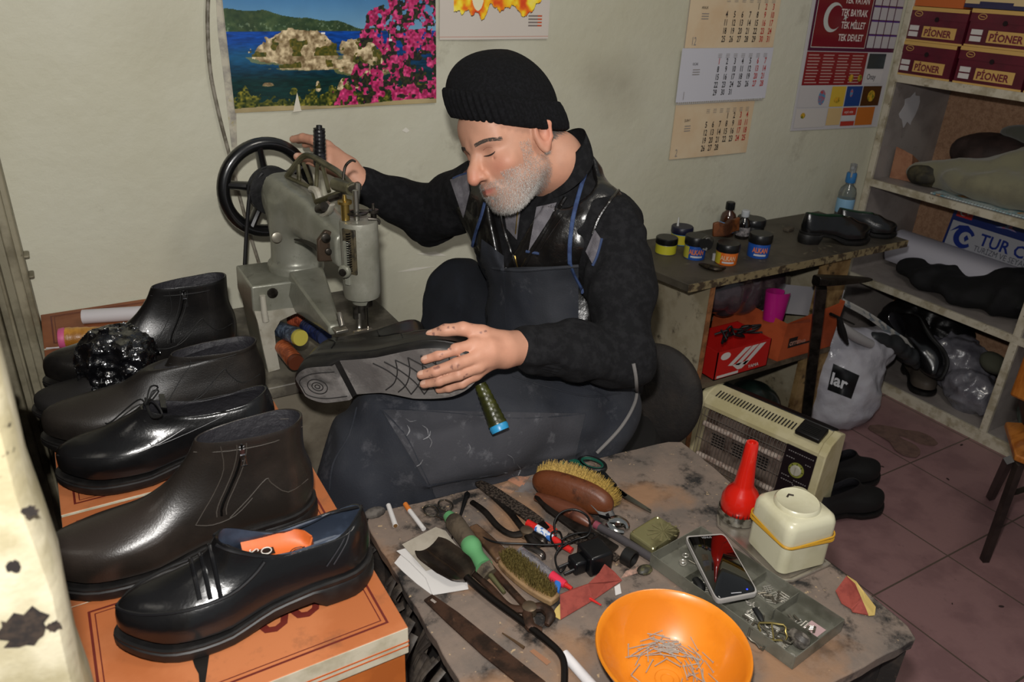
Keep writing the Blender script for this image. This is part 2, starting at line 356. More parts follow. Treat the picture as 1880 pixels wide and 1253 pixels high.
# ---------- printed sheets on the wall
def printed(name, label, x0, z0, w, h, nu, nv, fn, y=WY-.003, rough=.3, part='picture', warp=.003):
    t = thing(name, label, 'poster', (x0, y, z0)); U, V = np.meshgrid(np.linspace(0, 1, nu), np.linspace(0, 1, nv), indexing='ij')
    P = np.stack([U*w, -warp*vnoise(np.stack([U, V], -1), 3, 5)-.0015, V*h], -1); c = s2l(np.clip(fn(U, V), 0, 255))
    me = grid_mesh(part, P, c); me.materials.append(mat('ffffff', rough, attr='Col', coat=.15)); link(part, me, t, False, 180)
    G().box((.001, -.0008, .001), (w-.001, 0, h-.001)).build('backing_paper', mat('b8b09a', .7), t, ang=None); return t
def sea(U, V):
    P = np.stack([U, V*.74], -1); n1 = fbm(P, 9, 5, 1)[..., None]; n2 = fbm(P, 55, 4, 2)[..., None]; n3 = fbm(P*np.array([1, 5]), 30, 3, 3)[..., None]; n4 = vnoise(P, 120, 4)[..., None]
    u = U[..., None]; v = V[..., None]; mixc = lambda a, b, t: a*(1-t)+b*t; st = lambda a, b, x: np.clip((x-a)/(b-a), 0, 1)
    c = mixc(np.array([120, 165, 195.]), np.array([52, 110, 165.]), st(.47, .75, v))*(.94+.1*n1)
    H = .478; ridge = H+.125*np.exp(-((u-.0)/.12)**2)+.095*np.exp(-((u-.18)/.10)**2)+.075*np.exp(-((u-.36)/.12)**2)+.04*np.exp(-((u-.52)/.08)**2)+.018*np.exp(-((u-.68)/.05)**2)+.02*(fbm(P, 18, 4, 9)[..., None]-.5)
    m = (v > H) & (v < ridge) & (u < .75); c = np.where(m, mixc(np.array([38, 62, 40.]), np.array([96, 112, 70.]), n2**1.5)*(.7+.5*n1)+np.where(n4 > .8, 40, 0)*(v < H+.05), c)
    s = st(.0, H, v); sea_ = mixc(np.array([10, 46, 44.]), np.array([8, 66, 150.]), st(.18, .42, v)); sea_ = sea_*(.65+.7*n3); sea_ = mixc(sea_, np.array([40, 118, 140.]), .45*np.exp(-((v-.33)/.06)**2)*np.exp(-((u-.1)/.25)**2)); c = np.where(v <= H, sea_, c)
    def isle(cx, cy, rx, ry, sd, c):
        d = ((u-cx)/rx)**2+((v-cy)/ry)**2*(np.where(v > cy, .45, 3.5)); d = d+1.1*(fbm(P, 26, 4, sd)[..., None]-.5); rk = mixc(np.array([112, 92, 62.]), np.array([232, 212, 172.]), np.clip(n2*1.9-.45+.3*(n4-.5), 0, 1)); gr = mixc(np.array([50, 62, 22.]), np.array([120, 104, 40.]), n4)
        rk = np.where((fbm(P, 20, 3, sd+3)[..., None] > .55) & (v > cy), gr, rk); c = np.where(d < 1, rk, c); return np.where((d >= 1) & (d < 1.35) & (v < cy), mixc(c, np.array([170, 150, 70.]), .55), c)
    for a in ((.31, .33, .20, .10, 11), (.42, .26, .2, .03, 15), (.58, .36, .085, .05, 12), (.64, .25, .15, .10, 13), (.74, .37, .02, .02, 14), (.22, .42, .018, .012, 16), (.515, .12, .03, .045, 17), (.58, .13, .02, .02, 18), (.16, .16, .025, .012, 19), (.39, .13, .012, .035, 20)): c = isle(*a, c)
    b = fbm(P, 22, 4, 30)[..., None]; c = np.where(v < .075+.07*(b-.35)*3, mixc(np.array([18, 36, 14.]), np.array([150, 140, 50.]), n2*n4*1.7), c)
    e = .50+.42*v**.8; e = np.where(v > .30, .66+.42*np.abs(v-.42)**1.1+.0*v, .44+.9*v); fl = (u > e+.16*(fbm(P, 12, 4, 41)[..., None]-.5)*2.2)
    fc = vnoise(P, 90, 44)[..., None]; fd = fbm(P, 48, 2, 45)[..., None]; pk = mixc(np.array([150, 16, 70.]), np.array([240, 90, 150.]), fc); dk = mixc(np.array([24, 20, 30.]), np.array([60, 66, 30.]), n4); pc = np.where(fd > .46, pk*(.75+.4*n4), dk)
    c = np.where(fl & (fbm(P, 30, 3, 47)[..., None] > .36), pc, c)
    for bx, by in ((.76, .42), (.43, .465)):
        c = np.where((np.abs(u-bx) < .009-.0*v) & (np.abs(v-by) < .006), 235., c)
    c = np.where((np.abs(u-.757) < .0016) & (v > .42) & (v < .46), 225., c)
    bd = .022+.012*(u-.5)**2+.008*np.sin(u*9); c = np.where(v < bd, np.array([178, 160, 118.])*(.8+.3*n1), c); return c
sp = printed('sea_poster', 'glossy poster of rocky islands in a blue bay with pink flowers', .379, 1.172, .499, .36, 430, 300, sea)
G().add([(.13, -.006, -.004), (.150, -.006, -.003), (.143, -.0062, .04)], [(0, 1, 2)]).build('tear', mat('cfc9b8', .7), sp, ang=None)
def mapf(U, V):
    P = np.stack([U, V*.75], -1); n = fbm(P, 7, 5, 61); k = fbm(P, 12, 3, 62); z = np.stack([np.interp(k, [0, .35, .45, .55, .65, 1], q) for q in ([250, 250, 245, 240, 225, 200], [235, 225, 190, 130, 80, 40], [150, 60, 20, 20, 20, 15])], -1)
    bot = .26+.10*(fbm(np.stack([U, U*0], -1), 16, 4, 63)-.5)*2-.08*np.exp(-((U-.33)/.08)**2)+.04*np.abs(U-.5); inside = (U > .12) & (U < .92) & (V > bot+.12*np.clip(U-.7, 0, 1)); c = np.where(inside[..., None], z, np.array([205, 196, 186.])+0*U[..., None])
    c = np.where((np.abs((U-.33)/.055)**2+np.abs((V-.42)/.16)**2 < 1)[..., None], np.array([232, 225, 190.]), c); edge = inside & (np.abs(V-bot-.12*np.clip(U-.7, 0, 1)) < .008); c = np.where(edge[..., None], np.array([60, 50, 40.]), c)
    lg = (U > .80) & (U < .93) & (V > .12) & (V < .24) & ((V*200).astype(int) % 6 < 3); c = np.where(lg[..., None], np.where((U > .89)[..., None], np.array([190, 80, 40.]), np.array([120, 110, 105.])), c); c = np.where((np.abs(V-.025) < .003)[..., None], np.array([190, 130, 110.]), c); return c
printed('weather_map', 'white paper map with orange and yellow country above the knitted hat', .889, 1.322, .318, .26, 240, 200, mapf, rough=.6)
# ---------- month calendar of three leaves
cal = thing('wall_calendar', 'three month wall calendar with red and black numbers', 'calendar', (1.685, WY-.012, 1.13))
ink = mat('1c1a1c', .6); red = mat('b02a28', .6); pale = mat('8a8480', .7); cream = mat('d3bfa0', .5, c2='cdb391', sc=5); white = mat('c3c3cb', .4)
def page(nm, O, w, h, rows, mon, big, pm, y):
    X = Vector((1, 0, -.008)); Y = Vector((0, 0, 1)); O = Vector(O); g = G(); R = []
    g.sheet([[O+X*w*i/6+Y*h*j/6+Vector((0, -.002*math.sin(PI*i/6)*(1-j/6), 0)) for j in range(7)] for i in range(7)], -.0012); p = g.build(nm, pm, cal, True, ang=60)
    Of = O+Vector((0, -.0036, 0))
    for key, m in (('black_numbers', ink), ('red_numbers', red), ('grey_print', pale)):
        g = G()
        if key == 'grey_print':
            text(g, big, .034, Of+X*.055*w+Y*.05*h, X, Y, 0, sx=.6)
            for c in range(7):
                for q in range(3): quad(g, Of, X, Y, w*(.40+.085*c-.02), h*(.885-.03*q), w*(.40+.085*c+.022), h*(.893-.03*q), 0)
            for q in range(3): quad(g, Of, X, Y, w*.13, h*(.60-.045*q), w*.205, h*(.615-.045*q), 0)
        else:
            for r, row in enumerate(rows):
                for c, d in enumerate(row):
                    if not d: continue
                    isr = c >= 5 or (nm == 'january_leaf' and d == 1)
                    if isr == (key[0] == 'r'): text(g, str(d), .0248*h/.155, Of+X*w*(.40+.087*c+.0)+Y*h*(.70-.148*r), X, Y, 0, 'CENTER', .62, .018)
            if key[0] == 'b': text(g, mon, .0105, Of+X*w*.12+Y*h*.69, X, Y, 0, sx=.75)
        g.build(key, m, p, True, ang=None)
mk = lambda s, n: [[(d if 1 <= d <= n else 0) for d in range(1-s+7*r, 8-s+7*r)] for r in range(5)]
page('december_leaf', (1.692, 1.862, 1.292), .372, .158, mk(4, 31), 'ARALIK', '12', cream, 0)
page('january_leaf', (1.680, 1.858, 1.136), .384, .156, mk(0, 31), 'OCAK', '1', white, 0)
page('february_leaf', (1.690, 1.866, .959), .338, .168, mk(3, 28), 'ŞUBAT', '2', cream, 0)
g = G()
for i in range(46):
    x = 1.69+.355*i/45; g.tube([Vector((x, 1.858+.005*math.sin(a), 1.132+.0045*math.cos(a))) for a in [2*PI*k/8 for k in range(8)]], .0006, 5, closed=True)
g.build('spiral_binding', mat('d8d8dc', .3, .3), cal, True)
G().box((1.694, 1.8675, .97), (2.02, 1.8695, 1.46)).build('backing_card', mat('b9b2a4', .7), cal, True, ang=None)
# ---------- flag poster calendar
fp = thing('flag_poster', 'maroon poster calendar with a white crescent and small advertisements', 'poster', (2.225, WY-.004, 1.01))
O = Vector((2.229, WY-.004, 1.014)); X = Vector((1, 0, -.03)); Y = Vector((-.03, 0, 1)); w, h = .47, .46
def q1(nm, c, rs, e, rough=.25):
    g = G(); [quad(g, O, X, Y, a*w, b*h, c_*w, d*h, e) for a, b, c_, d in rs]; return g.build(nm, mat(c, rough), fp, True, ang=None)
G().add([O+X*a+Y*b+Vector((0, c, 0)) for c in (0, .002) for a, b in ((0, 0), (w, 0), (w, h), (0, h))], [(0, 1, 2, 3), (4, 7, 6, 5), (0, 4, 5, 1), (1, 5, 6, 2), (2, 6, 7, 3), (3, 7, 4, 0)]).build('sheet', mat('b9b6b8', .25), fp, True, ang=None)
q1('border', '4a1634', [(.03, .57, 1, 1)], .0004); q1('flag_field', '6e1420', [(.06, .60, .64, .985)], .0012, .15); q1('white_line', 'c9c4bd', [(.055, .594, .645, .599), (.055, .986, .645, .991), (.053, .594, .058, .99), (.641, .594, .646, .99)], .0012)
q1('text_panel', '7d1a20', [(.03, .33, .70, .565)], .0008)
q1('text_columns', 'b08a84', [(.05+.16*c, .345+.0215*r, .05+.16*c+.13-.02*((r*7+c*3) % 4)/3, .353+.0215*r) for c in range(4) for r in range(10)], .0012)
q1('month_grid', 'b4b1b4', [(.665+.085*c, .60+.10*r, .74+.085*c, .69+.10*r) for c in range(4) for r in range(4)], .0012); q1('grid_heads', '4c2a78', [(.665+.085*c, .685+.10*r, .74+.085*c, .695+.10*r) for c in range(4) for r in range(4)], .0016)
ads = [('b8b4b4', .02, .17, .36, .32), ('c9a83c', .37, .17, .53, .32), ('23407c', .54, .17, .72, .32), ('4a2c14', .73, .17, .95, .32), ('bdb8b4', .02, .02, .36, .16), ('c4a878', .37, .03, .53, .16), ('a8382c', .54, .10, .70, .16), ('bcbcbc', .54, .06, .70, .10), ('a8382c', .54, .02, .70, .055), ('b86a2c', .71, .02, .92, .16), ('2a3438', .72, .45, .92, .56), ('c0bcbc', .72, .34, .92, .44)]
for i, (c, a, b, d, e) in enumerate(ads): q1('advertisement', c, [(a, b, d, e)], .0014)
g = G(); rr = random.Random(3)
def disk(g, cx, cy, r, e=.0018, n=14, ry=None): g.add([O+X*(cx*w+r*math.cos(2*PI*k/n))+Y*(cy*h+(ry or r)*math.sin(2*PI*k/n))+Vector((0, -e, 0)) for k in range(n)], [tuple(range(n))])
disk(g, .10, .11, .012, ry=.010); disk(g, .56, .38, .013); disk(g, .66, .38, .012); disk(g, .84, .245, .02); disk(g, .45, .22, .018, ry=.010); g.build('fruit_pictures', mat('c99a2e', .4, c2='5d6a1e', sc=60), fp, True, ang=None)
g = G(); disk(g, .27, .24, .018, ry=.026); disk(g, .60, .27, .008, ry=.014); g.build('blue_picture', mat('4a86a8', .4, c2='b04040', sc=70), fp, True, ang=None)
g = G(); n = 24; cs = O+X*(.235*w)+Y*(.80*h)+Vector((0, -.002, 0)); a0 = [Vector((.046*math.cos(t), 0, .046*math.sin(t))) for t in np.linspace(.75, 2*PI-.75, n)]; a1 = [Vector((.012+.037*math.cos(t), 0, .037*math.sin(t))) for t in np.linspace(.86, 2*PI-.86, n)]
g.add([cs+p for p in a0]+[cs+p for p in a1], [(i, i+1, n+i+1, n+i) for i in range(n-1)])
st = cs+Vector((.062, 0, .0)); g.add([st]+[st+Vector((math.cos(2*PI*k/10)*(.013 if k % 2 == 0 else .005), 0, math.sin(2*PI*k/10)*(.013 if k % 2 == 0 else .005))) for k in range(10)], [(0, 1+k, 1+(k+1) % 10) for k in range(10)])
g.build('crescent_and_star', mat('b9bcb8', .3), fp, True, ang=None)
g = G()
for i, s in enumerate(('TEK VATAN', 'TEK BAYRAK', 'TEK MİLLET', 'TEK DEVLET')): text(g, s, .030, O+X*(.60*w)+Y*((.90-.085*i)*h), X, Y, .0022, 'RIGHT', .78, .02)
g.build('slogan', mat('d8cdc8', .4), fp, True, ang=None)
g = G(); text(g, 'Onay', .028, O+X*.74*w+Y*.37*h, X, Y, .0022, sx=.8); g.build('advert_name', ink, fp, True, ang=None)
g = G(); text(g, 'arpit usta', .014, O+X*.56*w+Y*.118*h, X, Y, .0024, sx=.9); g.build('advert_name', mat('d8cdc8'), fp, True, ang=None)
# ================= SHELF UNIT AND WHAT IS ON IT =================
lam = mat('8f8782', .5, c2='7e7672', sc=6, c3='5d5550', sc3=25, lo3=.62, hi3=.75); edgem = mat('bdb5a2', .5, c2='9d937c', sc=18, c3='6b6048', sc3=50, lo3=.6, hi3=.7)
chip = mat('a88468', .85, c2='967258', sc=50, c3='84624a', sc3=160, lo3=.5, hi3=.7)
su = thing('shelf_unit', 'tall white edged shelving unit of grey panels in the right corner', 'shelf', (2.9, 1.0, 0))
SX, SB = 2.72, 3.08
G().box((SX+.002, WY-.022, 0), (SB, WY-.002, 2.3)).build('side_panel', lam, su, True, ang=None)
G().box((SB, -.2, 0), (SB+.012, WY-.002, 2.3)).build('back_panel', chip, su, True, ang=None)
G().box((SX-.012, WY-.026, 0), (SX+.002, WY-.001, 2.3)).build('front_post', edgem, su, True, bevel=.002)
for z in (.045, .425, .805, 1.19): 
    G().box((SX, .0, z-.02), (SB, WY-.023, z)).build('shelf_board', lam, su, True, ang=None)
    G().box((SX-.012, .0, z-(.045 if z < .1 else .026)), (SX, WY-.023, z+.001)).build('board_edge', edgem, su, True, bevel=.001)
for a, b in ((.045, .400), (.425, .78)):
    G().box((SX, 1.155, a), (SB, 1.175, b)).build('divider', lam, su, True, ang=None); G().box((SX-.013, 1.152, a), (SX, 1.178, b)).build('divider_edge', edgem, su, True, bevel=.001)
g = G(); g.prism(blob((2.84, 1.06), .05, 18, .3, 5), .0015, faceM(WY-.0225)); tag(g.build('paper_patch', mat('b5b2b4', .7), ang=None), 'torn white paper patch glued inside the upper shelf side', 'paper')
# shoe boxes on the top shelf
mar = mat('5a1626', .35, c2='4c1220', sc=8); gold = mat('c6a05c', .4); dkr = mat('6b2030', .4)
def pbox(y0, y1, z0, z1, label):
    t = thing('shoe_box', label, 'box', (SX-.01, y1, z0), group='maroon shoe boxes on the shelf'); w = y1-y0; h = z1-z0; x0 = 0
    # local: x into shelf, y along -Y
    Mx = Matrix(((1, 0, 0, 0), (0, -1, 0, 0), (0, 0, 1, 0), (0, 0, 0, 1)))
    G().box((.003, .002, 0), (.30, w-.002, h*.70), Mx).build('box_body', mar, t, ang=None)
    G().box((0, 0, h*.66), (.305, w, h-.001), Mx).build('lid', mar, t, ang=None)
    g = G(); g.box((-.0008, 0, h-.012), (.001, w, h-.001), Mx); g.box((-.0008+.003, 0, 0), (.004, w, .006), Mx); g.box((0, 0, h-.0012), (.305, w, h+.0002), Mx); g.build('gold_stripe', gold, t, ang=None)
    g = G(); g.box((-.0012+.003, w*.30, h*.14), (.004, w*.86, h*.46), Mx); g.build('name_plate', gold, t, ang=None)
    g = G(); text(g, 'PİONER', h*.27, (.0015, -w*.33, h*.19), (0, -1, 0), (0, 0, 1), .0006, sx=.98*w/.22*.105/h, bold=.03); g.build('name_print', dkr, t, ang=None)
    g = G()
    for q in (.14, .32): g.box((.0015, w*.06, h*q), (.004, w*.22, h*(q+.14)), Mx)
    g.build('size_sticker', mat('c9c4c0', .5), t, ang=None)
    g = G(); g.tube([Vector((-.0006, -w*.17+.014*math.cos(a), h*.80+.0085*math.sin(a))) for a in [2*PI*k/16 for k in range(16)]], .0012, 5, closed=True); g.tube([Vector((-.0006, -w*.17-.008, h*.79)), Vector((-.0006, -w*.17+.008, h*.81))], .0012, 5); g.build('oval_emblem', gold, t)
    g = G(); g.lathe([(.008, 0), (.008, .0008)], (-.0002, -w*.5, h*.67), (-1, 0, 0), 16); g.build('finger_hole', mat('180608', .9), t)
pbox(1.645, 1.852, 1.191, 1.305, 'maroon shoe box, lower of the pair beside the flag poster'); pbox(1.635, 1.852, 1.306, 1.418, 'maroon shoe box, upper of the pair beside the flag poster')
pbox(1.40, 1.632, 1.191, 1.308, 'maroon shoe box on the shelf right of the lower one by the poster'); pbox(1.39, 1.628, 1.309, 1.424, 'maroon shoe box stacked on the one right of the poster pair')
pbox(1.16, 1.392, 1.191, 1.308, 'maroon shoe box cut by the photo edge, on the shelf board'); pbox(1.15, 1.384, 1.309, 1.424, 'maroon shoe box cut by the photo edge, upper one')
t = thing('shoe_box', 'yellow cream shoe box lying on top of the maroon boxes', 'box', (SX-.01, 1.66, 1.426)); G().box((0, -.42, 0), (.30, 0, .10)).build('box_body', mat('c9b184', .4), t, ang=None); g = G(); g.box((-.001, -.42, .0), (0, 0, .012)); g.box((-.001, -.16, .012), (0, -.05, .02)); g.build('printed_stripe', mat('2c2a4a', .4), t, ang=None)
t = thing('shoe_box', 'orange shoe box lying on the leftmost maroon boxes', 'box', (SX-.005, 1.85, 1.42)); G().box((0, -.185, 0), (.29, 0, .10)).build('box_body', mat('b8602c', .4), t, ang=None); G().box((-.003, -.188, .05), (.293, .003, .103)).build('lid', mat('a8542a', .4), t, ang=None)
# cloth heaps: sdf folds
def crease(P, seed, amp, sc=11):
    q = P+.02*np.stack([fbm(P, 18, 2, seed+7), fbm(P, 18, 2, seed+8), fbm(P, 18, 2, seed+9)], -1); v = np.abs(fbm(q, sc, 2, seed)-.5)*2; w = np.abs(fbm(q, sc*2.1, 2, seed+3)-.5)*2; return amp*(1.2*v+.6*w-.5)
def heap(name, label, cat, m, lo, hi, fn, h=.012, sm=2, group=None):
    o, V, Q = sdf_obj(name, [(fn, lo, hi, h)], m, sm=sm); tag(o, label, cat, group); return o
def folds(P, sc, amp, seed, d=(1, .3, .2)):
    q = P@np.array([[d[0], -d[1], 0], [d[1], d[0], 0], [d[2], 0, .5]]); n = fbm(P, 6, 3, seed); return amp*np.sin((q[..., 0]+.25*n)*sc)+amp*2*(fbm(P, 14, 3, seed+5)-.5)
def khaki(P):
    d = sd_ell(P, (2.90, 1.42, .865), (.17, .30, .065)); d = smin(d, sd_ell(P, (2.95, 1.28, .94), (.14, .26, .07)), .05); d = smin(d, sd_cap(P, (2.83, 1.73, .845), (2.86, 1.45, .90), .035, .06), .04); return np.maximum(d+folds(P, 55, .006, 3)+crease(P, 13, .018, 6), .806-P[..., 2])*.7
heap('khaki_jacket', 'crumpled khaki cloth jacket folded on the middle shelf', 'jacket', mat('77735a', .9, c2='686450', sc=8, bump=.0006, bs=300, fuzz=.3), (2.70, 1.0, .80), (3.08, 1.80, 1.04), khaki, .01)
def brown(P):
    return np.maximum(sd_ell(P, (2.98, 1.52, .93), (.09, .20, .085))+folds(P, 70, .005, 9), .82-P[..., 2])*.7
heap('dark_jacket', 'dark brown quilted jacket behind the khaki one', 'jacket', mat('3d2f2c', .6, c2='2c2220', sc=10, bump=.001, bs=150), (2.86, 1.28, .80), (3.08, 1.76, 1.04), brown, .01)
def greyc(P): return np.maximum(sd_ell(P, (3.0, 1.33, 1.02), (.07, .24, .045))+folds(P, 60, .005, 19), .9-P[..., 2])*.7
heap('grey_cloth', 'grey green folded cloth lying on top of the jackets', 'cloth', mat('4a4b40', .9, fuzz=.3), (2.9, 1.05, .9), (3.08, 1.62, 1.09), greyc, .01)
t = thing('paper_bag', 'brown paper bag corner standing at the left of the middle shelf', 'bag', (2.80, 1.80, .806)); g = G(); g.add([(0, .03, 0), (.02, -.05, 0), (.08, -.03, 0), (.07, .04, 0), (-.005, .03, .12), (.015, -.03, .10), (.07, -.03, .07), (.06, .035, .10)], [(0, 1, 5, 4), (1, 2, 6, 5), (2, 3, 7, 6), (3, 0, 4, 7), (3, 2, 1, 0)]); g.build('bag_body', mat('9a6c50', .7, c2='8a5c42', sc=30, bump=.002, bs=40), t)
def dk(P): return np.maximum(sd_ell(P, (2.83, 1.70, .845), (.06, .075, .045))+folds(P, 90, .004, 29), .806-P[..., 2])*.7
heap('dark_rag', 'small dark crumpled rag beside the paper bag', 'rag', mat('2d2a24', .8, c2='4c4630', sc=14), (2.74, 1.60, .80), (2.92, 1.79, .90), dk, .007)
t = thing('magazine', 'thin spiral magazine under the khaki jacket on the shelf edge', 'magazine', (2.78, 1.55, .8065)); G().box((-.05, -.38, 0), (.2, .06, .004)).build('pages', mat('b9c4c4', .4, c2='6a9aa4', sc=18, c3='c0843c', sc3=14, lo3=.55, hi3=.6), t, ang=None)
g = G(); [g.tube([Vector((-.05+.004*math.cos(a), .05-.011*i, .003+.004*math.sin(a))) for a in [2*PI*k/6 for k in range(6)]], .0009, 4, closed=True) for i in range(39)]; g.build('spiral', mat('8a8a88', .3, .6), t)
# travel agency sign leaning at the back of the shelf
sg = thing('advertising_sign', 'blue and white travel agency sign leaning at the back of the shelf', 'sign', (3.02, 1.66, .427)); O = Vector((2.985, 1.665, .498)); X = unit((.0, -1, -.02)); Y = unit((.16, .0, 1)); X = Vector(X); Y = Vector(Y); n = X.cross(Y)
def sgq(nm, c, rs, e, ro=.25):
    g = G(); [quad(g, O, X, Y, *r, e) for r in rs]; return g.build(nm, mat(c, ro), sg, True, ang=None)
G().add([O+X*a+Y*b-n*c for c in (0, .012) for a, b in ((0, -.07), (.62, -.07), (.62, .235), (0, .235))], [(0, 1, 2, 3), (4, 7, 6, 5), (0, 4, 5, 1), (1, 5, 6, 2), (2, 6, 7, 3), (3, 7, 4, 0)]).build('board', mat('1d2c66', .25), sg, True, ang=None)
sgq('white_field', 'a5a6ad', [(.010, .006, .61, .165)], .0006); sgq('flag_field', 'b02a28', [(.014, .182, .078, .222)], .0006)
g = G(); text(g, 'TUR CENTER', .062, O+X*.135+Y*.105, X, Y, .0012, sx=.95, bold=.02); g.build('agency_name', mat('1c2f7c', .3), sg, True, ang=None)
g = G(); text(g, 'TURİZM VE SEYAHAT ACENTESİ', .030, O+X*.125+Y*.078, X, Y, .0012, sx=.82); g.build('agency_line', mat('4a4c56', .4), sg, True, ang=None)
g = G(); text(g, 'HAC VE UMRE', .036, O+X*.18+Y*.043, X, Y, .0012, sx=.95, bold=.03); text(g, 'YURT İÇİ VE YURT DIŞI', .027, O+X*.135+Y*.015, X, Y, .0012, sx=.85, bold=.03); g.build('red_lines', mat('a8302c', .4), sg, True, ang=None)
g = G(); [quad(g, O, X, Y, .014, .062-.011*i, .014+(.05, .07, .085, .06, .10)[i], .0665-.011*i, .0012) for i in range(5)]; g.build('address_lines', mat('6a6a76', .5), sg, True, ang=None)
def arc(g, c, r0, r1, a0, a1, n=20, dx=0, e=.0014): 
    A = [c+X*r0*math.cos(t)+Y*r0*math.sin(t)+n_*e for t in np.linspace(a0, a1, n)]; B = [c+X*(dx+r1*math.cos(t))+Y*r1*math.sin(t)+n_*e for t in np.linspace(a0, a1, n)]; g.add(A+B, [(i, i+1, n+i+1, n+i) for i in range(n-1)])
n_ = n; g = G(); c0 = O+X*.075+Y*.112; arc(g, c0, .041, .024, .5, 5.6, dx=.006); g.add([c0+X*a+Y*b+n*.0013 for a, b in ((.034, .024), (.0, .048), (-.035, .040), (-.062, .008), (-.035, .026), (0, .032))], [(0, 1, 2, 3, 4, 5)]); g.add([c0+X*a+Y*b+n*.0013 for a, b in ((.008, .014), (.0, .0), (.008, -.014), (.02, 0))], [(0, 1, 2, 3)]); g.build('round_emblem', mat('1c2f7c', .3), sg, True, ang=None)
g = G(); arc(g, O+X*.04+Y*.202, .014, .011, .7, 5.6, dx=.003); g.add([O+X*(.058+.005*math.cos(k*1.257))+Y*(.202+.005*math.sin(k*1.257))+n*.0014 for k in range(5)], [(0, 1, 2, 3, 4)]); g.build('flag_mark', mat('c9c4c4', .4), sg, True, ang=None)
g = G(); g.add([O+X*a+Y*b+n*.0014 for a, b in ((.17, .185), (.21, .20), (.20, .215), (.215, .205), (.235, .215), (.228, .198), (.25, .188), (.215, .19))], [tuple(range(8))]); g.build('bird_mark', mat('7f8fb4', .4, c2='b06070', sc=60), sg, True, ang=None)
g = G(); text(g, 'eTS', .03, O+X*.335+Y*.185, X, Y, .0014, bold=.04); g.build('red_mark', mat('a8302c', .4), sg, True, ang=None)
# black cloth bag, white paper roll
def blk(P):
    d = sd_ell(P, (2.90, 1.47, .47), (.15, .27, .05)); d = smin(d, sd_ell(P, (2.92, 1.30, .50), (.13, .14, .07)), .05); return np.maximum(d+folds(P, 48, .008, 33, (.3, 1, .1))+crease(P, 34, .02, 7), .4255-P[..., 2])*.7
heap('black_garment', 'black folded garment heaped below the travel sign', 'garment', mat('070708', .85, c2='0d0c10', sc=20), (2.68, 1.17, .42), (3.08, 1.80, .60), blk, .01)
g = G(); R = []
for k in range(9):
    y = 1.83-.62*k/8; R.append([Vector((2.97+.075*math.cos(a)*(1+.25*k/8), y, .500+.072*math.sin(a)*(1-.1*k/8))) for a in np.linspace(-.3, 3.9, 16)])
g.sheet(R, .002); tag(g.build('paper_roll', mat('b4b2bc', .5), ang=60), 'large white sheet of paper curled up behind the black garment', 'paper roll')
def ov(nm, lab, cat, c, r, M3, m, seed, amp=.004, sc=60, h=.006, group=None):
    M3 = np.array(M3.to_3x3()) if M3 is not None else np.eye(3); R_ = max(r)+.02
    return heap(nm, lab, cat, m, (c[0]-R_, c[1]-R_, max(c[2]-R_, 0)), (c[0]+R_, c[1]+R_, c[2]+R_), lambda P: (sd_ell(P, c, r, M3)+folds(P, sc, amp*.5, seed)+(crease(P, seed, amp*3.4, 16) if 'bag' in nm else 0))*.6, h, 1, group)
plas = mat('86848c', .25, c2='6d6b74', sc=12, spec=.8, coat=.6, trans=.35, bump=.003, bs=35)
ov('plastic_bag', 'clear plastic bag slumped against the shelf divider, the nearer one', 'bag', (2.82, 1.30, .115), (.065, .10, .085), Matrix.Rotation(.4, 3, 'X'), plas, 40, .006, 80, group='clear bags on the bottom shelf')
ov('plastic_bag', 'clear plastic bag stuffed behind the black boot on the bottom shelf', 'bag', (2.90, 1.42, .16), (.10, .15, .11), Matrix.Rotation(.3, 3, 'X'), plas, 44, .006, 70, group='clear bags on the bottom shelf')
ov('dark_bag', 'black bag filling the dark corner of the lower shelf', 'bag', (2.95, 1.60, .20), (.11, .20, .15), None, mat('0d0c0d', .4, bump=.002, bs=40), 48, .008, 50, .01)
ov('work_glove', 'olive grey glove stuffed behind the plastic bag', 'glove', (2.79, 1.24, .27), (.05, .05, .03), Matrix.Rotation(.4, 3, 'X'), mat('3b3c30', .9), 49, .003, 90)
ov('green_bag', 'grey green cloth bag on the bottom shelf behind the chair', 'bag', (2.84, 1.03, .14), (.08, .10, .12), None, mat('566058', .8), 52, .005, 60)
# newspaper leaning into the shelf, white carrier bag with black print
np_ = thing('newspaper', 'folded newspaper leaning from the bench towards the shelf', 'newspaper', at(1600, 620, y=1.52)); g = G()
A = [at(1548, 548, y=1.56), at(1690, 636, y=1.50)]; B = [at(1553, 563, y=1.54), at(1680, 644, y=1.48)]; g.sheet([[A[0].lerp(A[1], t)+Vector((.0, .03*s, .0))*(1-s)+(B[0].lerp(B[1], t)-A[0].lerp(A[1], t))*s+Vector((0, .0, .006*math.sin(6*t))) for s in (0, .25, .5, .75, 1)] for t in np.linspace(0, 1, 10)], .01); g.build('folded_pages', mat('a9a6a0', .8, c2='6f767c', sc=22, lo=.5, hi=.56), np_, True)
cb = thing('carrier_bag', 'white plastic carrier bag with a black printed patch on the floor', 'bag', (2.30, 1.53, 0))
def wb(P):
    d = sd_ell(P, (2.37, 1.52, .11), (.15, .12, .14)); d = smin(d, sd_ell(P, (2.44, 1.53, .27), (.20, .07, .085)), .09); d = smin(d, sd_cap(P, (2.27, 1.60, .36), (2.34, 1.58, .33), .035, .035), .06); d = np.maximum(d, .004-P[..., 2]); return (d+crease(P, 60, .022, 8)+folds(P, 30, .003, 60, (.7, .7, .9)))*.6
o, V, Q = sdf_obj('bag_body', [(wb, (2.12, 1.36, 0), (2.70, 1.74, .46), .008)], mat('a8a6ac', .22, c2='98969e', sc=6, spec=.7, bump=.004, bs=22), cb, True, sm=1)
from mathutils.bvhtree import BVHTree
tr = BVHTree.FromPolygons([Vector(v) for v in V], [tuple(int(i) for i in q) for q in Q])
